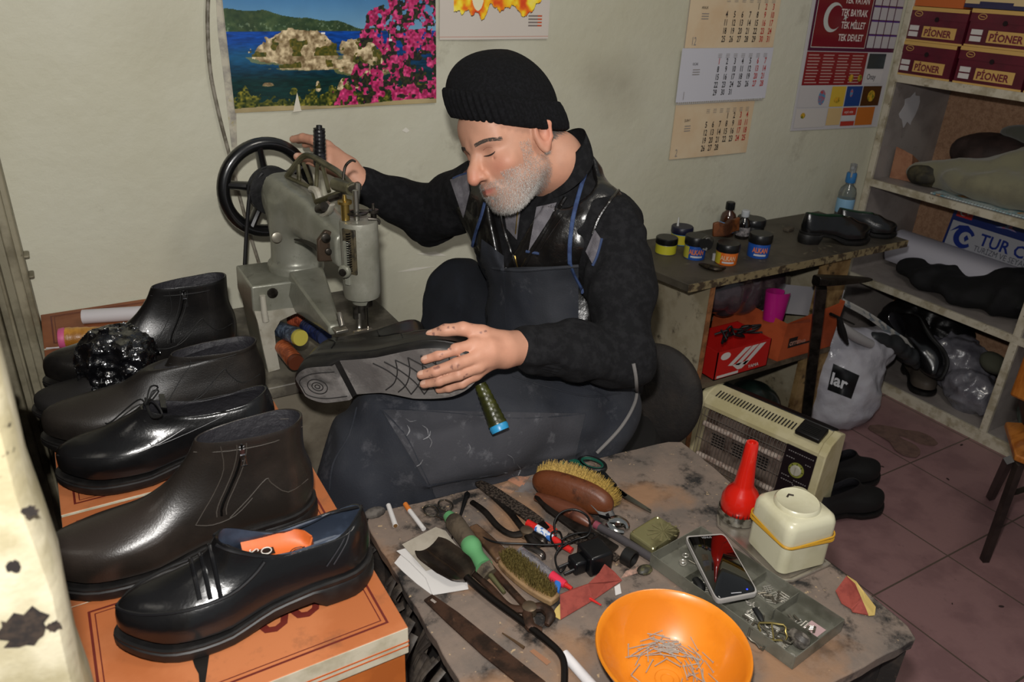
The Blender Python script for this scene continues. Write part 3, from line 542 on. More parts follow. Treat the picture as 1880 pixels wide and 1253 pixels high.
def decal(tr, corners, nu, nv, e=.002):
    """lay a sheet on a mesh by casting from the front along the flash direction"""
    P = []
    for i in range(nu+1):
        row = []
        for j in range(nv+1):
            u, v = i/nu, j/nv; a = Vector(corners[0]).lerp(Vector(corners[1]), u); b = Vector(corners[3]).lerp(Vector(corners[2]), u); q = a.lerp(b, v); d = (q-Vector(CAM)).normalized(); hit = tr.ray_cast(Vector(CAM), d)
            row.append(hit[0]-d*e if hit[0] else q)
        P.append(row)
    return P
pc = [dep(1519, 716, 2.9), dep(1563, 733, 2.9), dep(1578, 690, 2.9), dep(1530, 668, 2.9)]; P = decal(tr, pc, 12, 9); g = G(); g.sheet(P, .0004); g.build('black_patch', mat('0c0c0e', .35), cb, True, ang=60)
g = G(); text(g, 'lar', 1, (0, 0, 0), (1, 0, 0), (0, 1, 0), bold=.03); tv = []
for v in g.v:
    u = .03+v[0]*.62; w_ = .26+v[1]*.62; a = pc[0].lerp(pc[1], u); b = pc[3].lerp(pc[2], u); q = a.lerp(b, w_); d = (q-Vector(CAM)).normalized(); hit = tr.ray_cast(Vector(CAM), d); tv.append(tuple((hit[0] if hit[0] else q)-d*.0055))
g.v = tv; g.build('white_print', mat('c4c4c8', .4), cb, True, ang=None)
# grey rag, black boot, hammer and curved knife on top of the carrier bag
def tool_rag(P): return (sd_chain(P, [tuple(at(px, py, y=y))+(r,) for px, py, y, r in ((1604, 620, 1.50, .022), (1640, 632, 1.48, .028), (1672, 655, 1.46, .026), (1682, 672, 1.46, .014))], .02)+folds(P, 90, .003, 71))*.7
heap('rubber_boot_shaft', 'dark grey rubber boot leaning over the white carrier bag', 'boot', mat('26282a', .45), tuple(at(1604, 690, y=1.46)-Vector((.1, .1, .08))), tuple(at(1690, 600, y=1.5)+Vector((.1, .1, .08))), tool_rag, .006, 1)
g = G(); g.tube([at(px, py, y=1.47) for px, py in ((1544, 600), (1570, 618), (1598, 632))], [.016, .018, .016], 14, sub=4); tag(g.build('paper_tube', mat('a3a0a0', .6)), 'pale grey paper tube lying on the white carrier bag', 'tube')
g = G(); g.tube([at(px, py, y=1.45) for px, py in ((1541, 585), (1546, 610), (1556, 632))], [.008, .014, .005], 10, sub=4); tag(g.build('black_strap', mat('0b0b0c', .6)), 'black rubber strap hanging beside the bench leg', 'strap')
# insoles on the floor
def insole(p0, p1, label, wv=.034):
    a, b = at(*p0, z=.002), at(*p1, z=.002); a.z = b.z = .001+(.004 if 'camera' in label else 0); d = (b-a); Ln = d.length; an = math.atan2(d.y, d.x); pts = []
    for k in range(28):
        t = 2*PI*k/28; s = (1-math.cos(t))/2; ww = np.interp(s, [0, .1, .3, .5, .75, .92, 1], [.35, .62, .62, .6, 1, .7, .2])*wv; pts.append((s*Ln, ww*(1 if t < PI else -1)*min(1, abs(math.sin(t))*2.2)+.014*math.sin(PI*s)))
    g = G().prism(pts, .0025); o = g.build('insole', mat('6b5248', .85, c2='5c463e', sc=30), ang=40); place(o, a, rz=an); tag(o, label, 'insole', 'brown insoles on the floor')
insole((1600, 785), (1722, 815), 'flat brown insole on the pink tiles, the one nearer the shelf', .046); insole((1598, 783), (1682, 842), 'flat brown insole on the pink tiles, the one nearer the camera', .05)
# wooden chair at the right edge
ch = thing('wooden_chair', 'orange brown wooden chair with dark metal legs at the right edge', 'chair', (2.5, .75, 0))
wood = mat('a8682a', .3, c2='8a4d1a', sc=9, stretch=(1, 6, 1), coat=.4); blkm = mat('1a1614', .45, c2='2c2420', sc=20)
c0 = at(1846, 768, z=.43); c1 = at(1848, 838, z=.43); dv = (c1-c0); g = G(); ex = Vector((dv.y, -dv.x, 0)).normalized()*-.38; ex = ex if ex.x > 0 else -ex
poly = [c0+ex*.04/.38, c0+ex, c1+ex, c1+ex*.08/.38, c1+dv.normalized()*-.02+ex*.02/.38, c0+dv.normalized()*.02]; n = len(poly)
g.add([p for p in poly]+[p-Vector((0, 0, .018)) for p in poly], [tuple(range(n)), tuple(range(n, 2*n))[::-1]]+[(i, n+i, n+(i+1) % n, (i+1) % n) for i in range(n)]); g.build('seat', wood, ch, True, bevel=.004)
for a, b in ((at(1872, 850, z=.41), at(1807, 1030, z=0)), (at(1852, 845, z=.41), at(1818, 915, z=0)), (c1+ex*.95-Vector((0, 0, .02)), Vector((2.55, .55, 0))), (c0+ex*.95-Vector((0, 0, .02)), Vector((2.75, .9, 0)))): G().tube([a, b], .013, 4).build('leg', blkm, ch, True, ang=30)
G().tube([at(1862, 905, z=.25), Vector((2.6, .72, .25))], .010, 4).build('stretcher', blkm, ch, True)
g = G(); a = at(1874, 700, y=.83); g.box((a.x-.003, .60, a.z-.05), (a.x+.02, .845, a.z+.09)); g.build('backrest', wood, ch, True, bevel=.008)
G().tube([c0+ex*.15+Vector((0, 0, -.01)), Vector((a.x+.03, .835, a.z-.02)), Vector((a.x+.03, .835, a.z+.1))], .012, 8, sub=4).build('back_post', blkm, ch, True)
# ================= SHOES =================
def curve(keys):
    t = np.array([k[0] for k in keys]); Vv = np.array([k[1:] for k in keys], float)
    def f(x):
        x = float(np.clip(x, t[0], t[-1])); i = int(np.clip(np.searchsorted(t, x)-1, 0, len(t)-2)); h = t[i+1]-t[i]; u = (x-t[i])/h
        g = lambda k: Vv[min(max(k, 0), len(t)-1)]
        m0 = (g(i+1)-g(i-1))/(t[min(i+1, len(t)-1)]-t[max(i-1, 0)])*h; m1 = (g(i+2)-g(i))/(t[min(i+2, len(t)-1)]-t[i])*h
        return (2*u**3-3*u*u+1)*g(i)+(u**3-2*u*u+u)*m0+(-2*u**3+3*u*u)*g(i+1)+(u**3-u*u)*m1
    return f
class Shoe:
    """ring built shoe: x from heel to toe, y to the left, z up; L length"""
    def __init__(s, L=.30, W=.050, heel=.026, kind='boot', point=.0, collar=.135, arch=.010, bend=.006, top=.092, dip1=.022):
        s.L = L; s.W = W; s.kind = kind; s.heel = heel; s.point = point; s.bend = bend; s.archh = arch
        if kind == 'boot':
            s.T = curve([(0, 1.0, .012), (.10, 1.0, .028), (.2, .985, .043), (.32, .93, .054), (.45, .81, .064), (.58, .67, .075), (.72, .54, .093), (.86, .455, collar*.88), (1, .415, collar+.006)])
            s.H = curve([(0, .0, 0), (.2, -.012, .02), (.45, -.012, .05), (.7, .012, .085), (1, .008, collar)]); s.in_ = curve([(0, 1), (.12, 1.03), (.3, .97), (.5, .82), (.7, .72), (1, .72)])
            s.fr = curve([(0, .78, 2.2), (.2, .72, 2.2), (.4, .55, 2.0), (.6, .40, 1.9), (.8, .3, 2), (1, .35, 2.2)]); s.dip = curve([(0, 0), (.8, .002), (1, .004)])
        else:
            s.T = curve([(0, 1.0, .012), (.12, 1.0, .027), (.25, .985, .040), (.4, .92, .053), (.6, .80, .064), (.8, .68, .080), (1, .61, top)])
            s.H = curve([(0, .0, 0), (.25, -.012, .018), (.6, -.008, .045), (1, .010, .068)]); s.in_ = curve([(0, 1), (.15, 1.03), (.4, .95), (.7, .80), (1, .66)])
            s.fr = curve([(0, .78, 2.2), (.25, .72, 2.2), (.5, .56, 2.0), (.75, .5, 1.9), (1, .62, 2.6)]); s.dip = curve([(0, 0), (.5, .002), (.8, .011), (1, dip1)])
    def zb(s, q):     # sole top height along the length
        return float(np.interp(q, [0, .25, .45, .62, .85, 1.0], [s.heel+.010, s.heel+.008, s.heel*.78+.006, .016, .017, .022]))
    def body(s, q):
        w = float(curve([(0, .66), (.12, .74), (.3, .70), (.45, .72), (.62, .94), (.74, 1.0), (.86, .96-.1*s.point), (1, .80-.35*s.point)])(q)); return w*s.W
    def pt(s, q, side, v, off=0):
        """q 0 heel .. 1 toe along ring v"""
        T = s.T(v); H = s.H(v); x = (H[0]+(T[0]-H[0])*q); fr, pw = s.fr(v); er = 1.0
        if q > fr: er = max(0, 1-((q-fr)/(1-fr))**pw)**(1/2.0)
        hb = .13+.12*v
        if q < hb: er *= max(0, 1-((hb-q)/hb)**2.2)**.5
        y = side*(s.body(min(max(x, 0), 1))*s.in_(v)[0]*er+off)
        z = s.zb(min(max(x, 0), 1))+H[1]+(T[1]-H[1])*q-s.dip(v)[0]*math.sin(PI*min(1, q*1.05)); cx = s.bend*math.sin(PI*min(max(x, 0), 1))
        return Vector((x*s.L, y+cx, z))
    def atx(s, x, side, v, off=0):
        T, H = s.T(v), s.H(v); return s.pt(min(1, (x/s.L-H[0])/(T[0]-H[0])), side, v, off)
    def across(s, x, v0, off=.0006):
        a, b = v0, 1.0
        for _ in range(30):
            m = (a+b)/2
            if s.T(m)[0]*s.L > x: a = m
            else: b = m
        V_ = [v0+(a-v0)*k/7 for k in range(8)]; return [s.atx(x, 1, v, off) for v in V_]+[s.atx(x, -1, v, off) for v in V_[::-1]]
    def ringq(s, n=40):
        out = []
        for k in range(n):
            t = 2*PI*k/n; q = (1-math.cos(t))/2; out.append((q, 1 if t <= PI else -1))
        return out
    def make(s, name, label, upm, solem, linm, insm=None, group=None, vmax=1.0, lining_depth=.05, seams=(), heelm=None, nv=26, n=56):
        t = thing(name, label, 'shoe' if s.kind != 'boot' else 'boot', group=group); rq = s.ringq(n); R = [[s.pt(q, sd, v) for q, sd in rq] for v in np.linspace(0, vmax, nv)]
        top = R[-1]; c = sum(top, Vector())/n; R.append([c+(p-c)*.985+Vector((0, 0, .0012)) for p in top]); R.append([c+(p-c)*.955+Vector((0, 0, .0004)) for p in top])
        g = G(); g.rings(R, True, False); g.build('upper', upm, t, ang=60)
        R = [[c+(p-c)*.955+Vector((0, 0, .0004)) for p in top]]
        for k in range(1, 9):
            f = k/8; v = vmax*(1-f*.9); row = []
            for (q, sd), p in zip(rq, top):
                a = s.pt(q, sd, v, -.0035); cc = Vector((c.x+(a.x-c.x)*.96, a.y*.96, a.z)); row.append(cc)
            R.append(row)
        g = G(); g.rings(R, True, False); g.build('lining', linm, t, ang=60)
        # insole
        A = []
        g = G()
        if insm:
            P = [s.pt(q, sd, .12, -.004) for q, sd in rq]; g.add([Vector((p.x, p.y, s.zb(min(max(p.x/s.L, 0), 1))+.010)) for p in P]+[Vector((s.L*.5, .003, s.zb(.5)+.010))], [(k, (k+1) % n, n) for k in range(n)]); g.build('insole', insm, t, ang=80)
        # sole with heel block, arch and toe spring
        def bz(q): return float(np.interp(q, [0, .02, .255, .275, .42, .60, .80, .92, 1.0], [.001, 0, 0, s.archh*1.3, s.archh*1.1, .0005, 0, .003, .009]))
        prof = [(.002, 0), (.0055, .25), (.0055, .72), (.0035, .80), (.0045, .86), (.0045, .97), (.001, 1.0)]; R = []
        for off, f in prof:
            row = []
            for q, sd in rq:
                p = s.pt(q, sd, .03); d = Vector((p.x/s.L-.5, p.y/s.W*.5, 0)); nrm = Vector(((q-.5)*2*abs(q-.5)*2, sd*(1-(2*q-1)**4), 0)); nrm.normalize() if nrm.length > 0 else 0
                x = p.x/s.L; row.append(Vector((p.x, p.y, 0))+nrm*(off+.001)+Vector((0, 0, bz(x)+(s.zb(min(max(x, 0), 1))+.003-bz(x))*f)))
            R.append(row)
        g = G(); g.rings(R, True, False); cb = [Vector((p.x, (p.y)*.0, p.z)) for p in R[0]]; m = len(rq)
        for ri, flip in ((0, True), (len(R)-1, False)):       # strips across
            o = len(g.v); g.v += [tuple(p) for p in R[ri]]
            for k in range(m//2): 
                a, b, c2_, d = k, k+1, (m-k-1) % m, (m-k) % m; f = (a, b, c2_, d) if len({a, b, c2_, d}) == 4 else tuple(dict.fromkeys((a, b, c2_, d)))
                if len(f) >= 3: g.f.append(tuple(o+i for i in (f if flip else f[::-1]))); g.m.append(0)
        g.build('sole', solem, t, ang=38)
        for nm, pts, r, m_ in seams: 
            g = G(); g.tube([s.pt(q, sd, v, .0010) for q, sd, v in pts], r, 6, sub=3); g.build(nm, m_, t)
        return t
LB = 'leather'
blkle = mat('0f0e0e', .27, c2='1b1917', sc=9, bump=.0003, bs=500, coat=.12, spec=.6); matle = mat('171412', .40, c2='26221e', sc=7, bump=.0003, bs=500, spec=.5); gls = mat('0c0c0d', .23, c2='131314', sc=9, bump=.0003, bs=160, coat=.15, spec=.6)
brle = mat('1d1916', .30, c2='28221e', sc=8, bump=.0002, bs=420, coat=.1, spec=.6)
rub = mat('0e0d0d', .5, c2='171514', sc=60); lin = mat('222125', .6, bump=.0025, bs=90); seam = mat('0a0a0a', .6); seamg = mat('38322c', .6); steel = mat('b8b8ba', .25, 1, c2='77777a', sc=80); orange = mat('c4622c', .5, c2='b05422', sc=12); navy = mat('2a3240', .5, c2='384252', sc=20)
ZB = .763
def hang(t, loc, rz, tilt=0): return place(t, loc, Matrix.Rotation(rz, 3, 'Z')@Matrix.Rotation(tilt, 3, 'Y'))
def lay(t, L, heel, toe, z=ZB, tilt=0, dz=0):
    a = at(*heel, z=z+.01); b = at(*toe, z=z+.01); d = b-a; hang(t, (a.x, a.y, z+dz), math.atan2(d.y, d.x), tilt); return d.length
def zipper(s, t, side, q0, v0, q1, v1, m_=None, pull=True):
    pts = [s.pt(q0+(q1-q0)*k/10, side, v0+(v1-v0)*k/10, .0006) for k in range(11)]
    g = G()
    for off in (-.006, .006): g.tube([p+Vector((off, 0, 0)) for p in pts], .0009, 5)
    z = g.build('zip_tape', m_ or seam, t); g = G(); g.tube(pts, .0016, 6); g.build('zip_teeth', mat('0c0c0c', .3, .5), z)
    if pull:
        p = pts[-2]+Vector((0, side*.002, 0)); g = G(); g.box((-.003, -.0015, -.005), (.003, .0015, .004), Matrix.Translation(p)); g.tube([p+Vector((-.003, side*.002, -.004)), p+Vector((-.0035, side*.003, -.019)), p+Vector((.0035, side*.003, -.019)), p+Vector((.003, side*.002, -.004))], .0009, 6, closed=True); g.build('zip_pull', steel, z)
C_ = lambda side, *a: [(q, side, v) for q, v in a]
def boot(label, L, upm, seamm, heelpt, toept, side=1, W=.05, collar=.125, zip_=True, point=.3, **k):
    s = Shoe(L, W, .026, 'boot', point, collar); sm = []
    for sd in (1, -1):
        sm += [('stitching', C_(sd, (.02, .92), (.3, .92), (.7, .92), (.98, .93)), .0007, seamm)]
        sm += [('stitching', C_(sd, (.50, .30), (.52, .42), (.58, .60), (.66, .78), (.78, .97)), .0007, seamm), ('stitching', C_(sd, (.50, .30), (.42, .22), (.34, .25), (.30, .40)), .0007, seamm), ('stitching', C_(sd, (.04, .38), (.14, .36), (.24, .52), (.28, .58), (.32, .40), (.36, .24)), .0008, seamm)]
    t = s.make('ankle_boot', label, upm, rub, lin, seams=sm)
    if zip_: zipper(s, t, side, .40, .30, .60, .96, seamm)
    lay(t, L, heelpt, toept, **k); return t, s
# six orange shoe boxes in a row under the shoes
orb = mat('ae6a42', .5, c2='a05c34', sc=6, c3='6a4630', sc3=18, lo3=.56, hi3=.80); orb2 = mat('8c5230', .55, c2='7d4526', sc=7, c3='553420', sc3=20, lo3=.62, hi3=.8); str_ = mat('5c1f18', .5); cremb = mat('b8b09c', .5, c2='a29a84', sc=18); orl = mat('b0521e', .5)
ys = [.655, .885, 1.085, 1.275, 1.475, 1.675, 1.866]; lbs = ['orange shoe box nearest the camera under the black loafer', 'orange shoe box under the brown black zip boot', 'orange shoe box under the laced shoe, third from the camera', 'orange shoe box under the matte boot', 'orange shoe box under the crumpled black bag', 'brownish orange shoe box against the wall under the paper roll']
for i in range(6):
    y0, y1 = ys[i]+.001, ys[i+1]-.003; x0, x1 = -.086, .268+(0 if i else .0); zt = .763-(0, .003, .002, .0, .001, .0)[i]
    t = thing('shoe_box', lbs[i], 'box', (x0, y0, zt-.125), group='orange shoe boxes in a row'); om = orb if i < 4 else orb2
    G().box((.004, .004, 0), (x1-x0-.004, y1-y0-.004, .09)).build('box_body', mat('b06028', .5, c2='9c5220', sc=10), t, ang=None)
    g = G(); g.cur = 0; g.box((0, 0, .082), (x1-x0, y1-y0, .125))
    g.f, g.m = g.f, [1]*6; g.m[1] = 0; g.build('lid', [om, cremb], t, ang=None, bevel=.0012)
    g = G(); w, d = x1-x0, y1-y0; O = Vector((0, 0, .1252)); X = Vector((1, 0, 0)); Y = Vector((0, 1, 0))
    for e, k in ((.018, .003), (.025, .0014)):
        for r in ((e, e, w-e, e+k), (e, d-e-k, w-e, d-e), (e, e+k, e+k, d-e-k), (w-e-k, e+k, w-e, d-e-k)): quad(g, O, X, Y, *r, .0002)
    g.build('printed_border', str_, t, ang=None)
    g = G()
    for z in (.094, .101): g.box((-.0004, -.0006, z), (w, 0, z+.0018)); g.box((w, 0, z), (w+.0006, d, z+.0018))
    g.build('orange_line', orl, t, ang=None)
    if i in (0, 5):
        g = G(); q0 = at(478, 1172, z=.763) if i == 0 else at(180, 592, z=.763); text(g, 'oo' if i == 0 else 'om', .075 if i == 0 else .05, (q0.x-x0, q0.y-y0, .1252), (1, .12, 0), Y, .0003, bold=.02)
        p = g.build('script_lettering', str_, t, ang=None)
    if i == 0: g = G(); g.sheet([[Vector((.118+a*.9, .0+.001*k, .1256)) for a in (-.006, .006)] if False else [Vector((.10+.022*k/6-.006*math.cos(k), .012*k, .1257)), Vector((.113+.022*k/6, .012*k, .1257))] for k in range(7)], .0004); g.build('black_mark', mat('15120f', .5), t, ang=None)
# stand under the boxes
std = thing('box_stand', 'brown wooden board stand carrying the row of shoe boxes', 'stand', (.09, 1.2, 0)); wd = mat('5e4a38', .7, c2='48382a', sc=8, c3='2c2119', sc3=20, lo3=.6, hi3=.7)
G().box((-.095, .60, .60), (.27, 1.866, .637)).build('top_board', wd, std, True, ang=None); G().box((-.095, .60, 0), (-.07, 1.866, .60)).build('side_board', wd, std, True, ang=None); G().box((.245, 1.0, 0), (.27, 1.866, .60)).build('side_board', wd, std, True, ang=None)
# boots and shoes
tA, sA = boot('black leather zip boot by the wall beside the sewing machine', .335, blkle, seam, (436, 644), (72, 716), side=1, collar=.135, z=.765, W=.052, dz=.004)
tB, sB = boot('matte black ankle boot, toe furthest left, behind the laced shoe', .345, matle, seam, (488, 738), (66, 818), side=1, collar=.098, zip_=False, W=.054, dz=.002)
sP = Shoe(.27, .05, .02, 'low', top=.06); tP = sP.make('low_shoe', 'dull black shoe with only its toe showing under the black bag', mat('1a1817', .6, bump=.0003, bs=400), rub, lin); lay(tP, .27, (370, 700), (70, 752)); tP.scale = (1, 1, .62)
tD, sD = boot('brownish black grained leather zip boot between laced shoe and loafer', .345, brle, seamg, (574, 934), (98, 1066), side=1, collar=.135, W=.052, point=.6, dz=.002)
# laced derby shoe
s = Shoe(.315, .052, .024, 'low', .2); sm = []
for sd in (1, -1): sm += [('stitching', C_(sd, (.995, .20), (.9, .30), (.75, .36), (.62, .45), (.55, .62)), .0011, mat('1a1a1c', .3)), ('stitching', C_(sd, (.02, .90), (.3, .9), (.6, .9)), .0006, seam), ('stitching', C_(sd, (.30, .93), (.42, .55), (.62, .42), (.70, .52)), .0008, mat('202024', .4))]
tC = s.make('derby_shoe', 'shiny black laced shoe with thin laces between the two boots', gls, rub, lin, insm=mat('1c1c1e', .7), seams=sm); lay(tC, .315, (505, 800), (118, 880), dz=.002)
g = G(); lc = mat('0f0f0f', .7)
for k in range(4):
    v = .62+.11*k; xs = s.T(v)[0]*s.L-.004; a = s.pt(.90, 1, v, .002); b = s.pt(.90, -1, v+.03, .002); g.tube([a, (a+b)/2+Vector((.004, 0, .008)), b], .0014, 6, sub=5)
kn = s.pt(.97, 1, .98)+Vector((-.006, -.004, .010))
for sg_ in (1, -1): g.tube([kn, kn+Vector((-.01, sg_*.02, .018)), kn+Vector((-.02, sg_*.042, .004)), kn+Vector((-.006, sg_*.03, -.006)), kn], .0014, 6, sub=5)
g.tube([kn, kn+Vector((.0, -.03, -.004)), s.pt(.8, -1, .7, .004), s.pt(.80, -1, .35, .005), s.pt(.78, -1, .10, .006)], .0013, 6, sub=5); g.tube([kn, kn+Vector((.01, -.02, .0)), s.pt(.93, -1, .6, .004), s.pt(.9, -1, .5, .005)], .0013, 6, sub=5); g.build('laces', lc, tC)
g = G(); g.sheet([[s.pt(.80+.02*k, sd, .98-.0*k, -.002)+Vector((.0, 0, .012-.0*k)) for sd, in ((1,), (-1,))] for k in range(3)], .003); g.build('tongue', gls, tC)
# loafer
s = Shoe(.298, .050, .026, 'low', .55, top=.104, dip1=.036); sm = []
mocc = [(1, sd, .23) for sd in (1,)]
for sd in (1, -1): sm += [('moccasin_seam', C_(sd, (1.0, .235), (.94, .30), (.82, .40), (.70, .50), (.64, .62), (.66, .80)), .0022, mat('161618', .3)), ('topline_piping', C_(sd, (.0, .985), (.2, .985), (.45, .985), (.7, .985), (.9, .985), (.99, .985)), .0022, mat('141416', .35)), ('stitching', C_(sd, (.14, .97), (.16, .6), (.2, .30)), .0009, mat('2a2a2e', .4)), ('stitching', C_(sd, (.17, .97), (.19, .6), (.23, .30)), .0009, mat('2a2a2e', .4))]
tE = s.make('loafer', 'glossy black loafer with orange lining on the nearest orange box', gls, rub, navy, insm=mat('5a5f68', .5), seams=sm)
g = G()
for x in (.188, .199, .210): g.tube(s.across(x, .50, .0012), .0026, 8, sub=3)
g.build('strap_folds', mat('101012', .25), tE)
# orange insole showing at the throat
g2 = G(); z0 = s.zb(.3)+.028; P = []
for k in range(15):
    x = s.L*(.24+.27*k/14); wv = .024*math.sqrt(max(.0, 1-max(0, (1-k/14-.55)/.45)**2))+.001; P.append([Vector((x, wv*j/4+.004, z0+.004+.006*abs(j/4)**3*3+.012*k/14)) for j in range(-4, 5)])
g2.sheet(P, .002); ins = g2.build('sock_lining', orange, tE, ang=60)
zt = z0+.0065; Xv = Vector((0, 1, 0)); Yv = Vector((-1, 0, -.137))
g2 = G(); quad(g2, Vector((s.L*.49, -.012, z0+.0168)), Xv, Yv, 0, 0, .016, .030, .0004); g2.build('black_badge', mat('15120f', .4), ins, ang=None)
g2 = G(); text(g2, 'S', .016, Vector((s.L*.485, -.010, z0+.0178)), Xv, Yv, .0008); g2.tube([Vector((s.L*.42+.006*math.cos(a), -.003+.006*math.sin(a), z0+.0150)) for a in [2*PI*k/14 for k in range(14)]], .0008, 5, closed=True); g2.build('badge_mark', mat('c8c4bc', .5), ins)
g2 = G(); g2.lathe([(.006, 0), (.006, .0006)], (s.L*.42, .013, z0+.0138), (0, 0, 1), 16); g2.build('round_sticker', mat('c8c8c8', .5), ins)
g2 = G(); [g2.tube([Vector((s.L*.30+r*math.cos(a), .010+r*math.sin(a), z0+.0080)) for a in [2*PI*k/18 for k in range(18)]], .0006, 5, closed=True) for r in (.011, .008)]; g2.tube([Vector((s.L*.30-.009, .002, z0+.0082)), Vector((s.L*.30+.009, .018, z0+.0095))], .0008, 5); g2.build('round_stamp', mat('3a1a10', .5), ins)
lay(tE, .298, (675, 1035), (232, 1175), dz=.002)
# thread cone, paper roll, crumpled black bag at the back of the boxes
goldth = mat('c08a34', .35, c2='8a5a1c', sc=14, bump=.0006, bs=300, spec=.7); pink = mat('b8507a', .5)
def cone(name, label, a, b, r1, r2, thm, endm, endlen=.012, n=24, group=None, kind='thread cone', core=True):
    a = Vector(a); b = Vector(b); d = (b-a).normalized(); L = (b-a).length; t = thing(name, label, kind, a, group=group); 
    prof = [(r1*.5, 0), (r1, 0)]+[(r1+(r2-r1)*k/24+.0006*math.sin(k*2.1), L*k/24) for k in range(1, 24)]+[(r2, L), (r2*.5, L)]
    G().lathe(prof, a, d, n).build('thread', thm, t, True, ang=40); e = G(); e.lathe([(r1*.55, -endlen), (r1*.95, -endlen), (r1*1.02, -endlen*.3), (r1*.9, .001), (r1*.4, .001)], a, d, n)
    e.build('cone_end', endm, t, True, ang=40)
    if core: G().lathe([(r2*.55, L-.002), (r2*.5, L+.006), (r2*.38, L+.006), (r2*.38, L-.002)], a, d, n).build('cone_tip', endm, t, True, ang=40)
    return t
p0 = at(122, 621, z=ZB+.022); p1 = at(250, 612, z=ZB+.018); cone('thread_cone', 'golden thread cone with pink end lying on the far orange box', p0, p1, .0215, .016, goldth, pink)
g = G(); a = at(152, 582, z=ZB+.016); b = at(275, 574, z=ZB+.016); g.tube([a, b], .0155, 20, caps=False); g.tube([a, b], .013, 20, caps=False); tag(g.build('paper_roll', mat('bdb9bb', .6), ang=60), 'small white rolled paper tube lying on the far orange box', 'paper roll')
g = G(); a = at(85, 640, z=ZB+.001); b = at(175, 634, z=ZB+.001); g.tube([a, b], .0016, 6); tag(g.build('white_stick', mat('bdb9bb', .6)), 'thin white stick lying in front of the golden thread cone', 'stick')
def crump(P):
    c = (.055, 1.425, .835); q = P+.018*np.stack([fbm(P, 22, 3, 80), fbm(P, 22, 3, 81), fbm(P, 22, 3, 82)], -1)-.009; d = sd_ell(q, c, (.060, .050, .066)); v = np.abs(fbm(P, 30, 3, 83)-.5)*2; d = d-.012*(1-v)**3+.020*v; return d*.5
c_ = at(216, 668, z=.835); sh = np.array([.055-c_.x, 1.425-c_.y, 0])
o, V, Q = sdf_obj('crumpled_bag', [(lambda P: crump(P+sh), (c_.x-.09, c_.y-.09, .764), (c_.x+.09, c_.y+.09, .92), .0035)], mat('08080a', .16, c2='0d0d10', sc=20, coat=.6, spec=.8, bump=.003, bs=45)); o.data.polygons.foreach_set('use_smooth', [False]*len(o.data.polygons)); tag(o, 'crumpled shiny black plastic bag between two boots', 'bag')
# ================= SEWING MACHINE =================
ms = thing('machine_stand', 'grey brown stand block under the sewing machine', 'stand', (.42, 1.6, 0)); stm = mat('6d6658', .7, c2='554c40', sc=7, c3='35291f', sc3=16, lo3=.58, hi3=.72, bump=.001, bs=50)
ya = at(500, 712, z=.70).y; G().box((.285, ya+.005, 0), (.62, WY-.002, .672)).build('stand_body', stm, ms, True, ang=None)
G().box((.275, ya, .672), (.66, WY-.001, .70)).build('stand_top', mat('4b463e', .5, c2='6d685c', sc=14, c3='2a241e', sc3=30, lo3=.6, hi3=.7), ms, True, bevel=.003)
sm_ = thing('sewing_machine', 'old grey green metal patching sewing machine with a black handwheel', 'sewing machine', (.40, 1.5, .70))
cast = mat('86867a', .38, c2='757568', sc=10, c3='3f3a2c', sc3=24, lo3=.60, hi3=.74, spec=.7, coat=.15, metal=.25, bump=.0004, bs=120); castw = mat('a5a194', .45, c2='8e897a', sc=14, c3='4a4232', sc3=45, lo3=.64, hi3=.70); bk = mat('0e0e0f', .28, coat=.4, spec=.7); dst = mat('4e4a44', .35, .8, c2='2b2722', sc=40); brass = mat('a58a4a', .3, .9)
wc = Vector((.394, 1.70, 1.04)); hx = at(658, 402, y=1.30); hz1 = hx.z; hb = Vector((hx.x, 1.30, at(663, 553, y=1.27).z)); A = (Vector((hx.x, 1.30, 0))-Vector((wc.x, wc.y, 0))).normalized(); B_ = Vector((-A.y, A.x, 0))
cb_ = at(547, 488, y=1.56); bt = .898
def castf(P):
    c = np.array([cb_.x, 1.575]); d = np.linalg.norm((P[..., :2]-c), axis=-1); z = P[..., 2]; r = np.interp(z, [.88, .91, .97, 1.03, 1.08], [.056, .051, .046, .043, .035]); col = np.maximum(d-r, np.maximum(bt-.02-z, z-1.04))
    a0 = np.array([wc.x, wc.y, 1.035])+np.array(A)*.075; a1 = np.array([hx.x, 1.30, 1.015])-np.array(A)*.045
    q = P-(a0+a1)/2; u = q@np.array(A); w_ = q@np.array(B_); Lh = np.linalg.norm(a1-a0)/2; t = np.clip((u/Lh+1)/2, 0, 1); zc = np.interp(t, [0, .5, 1], [1.04, 1.03, 1.002]); hh = np.interp(t, [0, .4, 1], [.050, .047, .034]); ww = np.interp(t, [0, .4, 1], [.038, .036, .026])
    arm = np.maximum((np.sqrt((w_/ww)**4+((z-zc)/hh)**4)**.5-1)*.03, np.abs(u)-Lh)
    hub = sd_cap(P, np.array(wc)+np.array(A)*.060, np.array(wc)+np.array(A)*.11, .036, .040)
    fl = np.maximum(np.linalg.norm(P[..., :2]-c, axis=-1)-.058, np.abs(z-.903)-.008)
    return smin(smin(smin(col, arm, .03), hub, .02), fl, .012)
sdf_obj('arm_casting', [(castf, (.28, 1.24, .86), (.58, 1.74, 1.12), .004)], cast, sm_, True, sm=1)
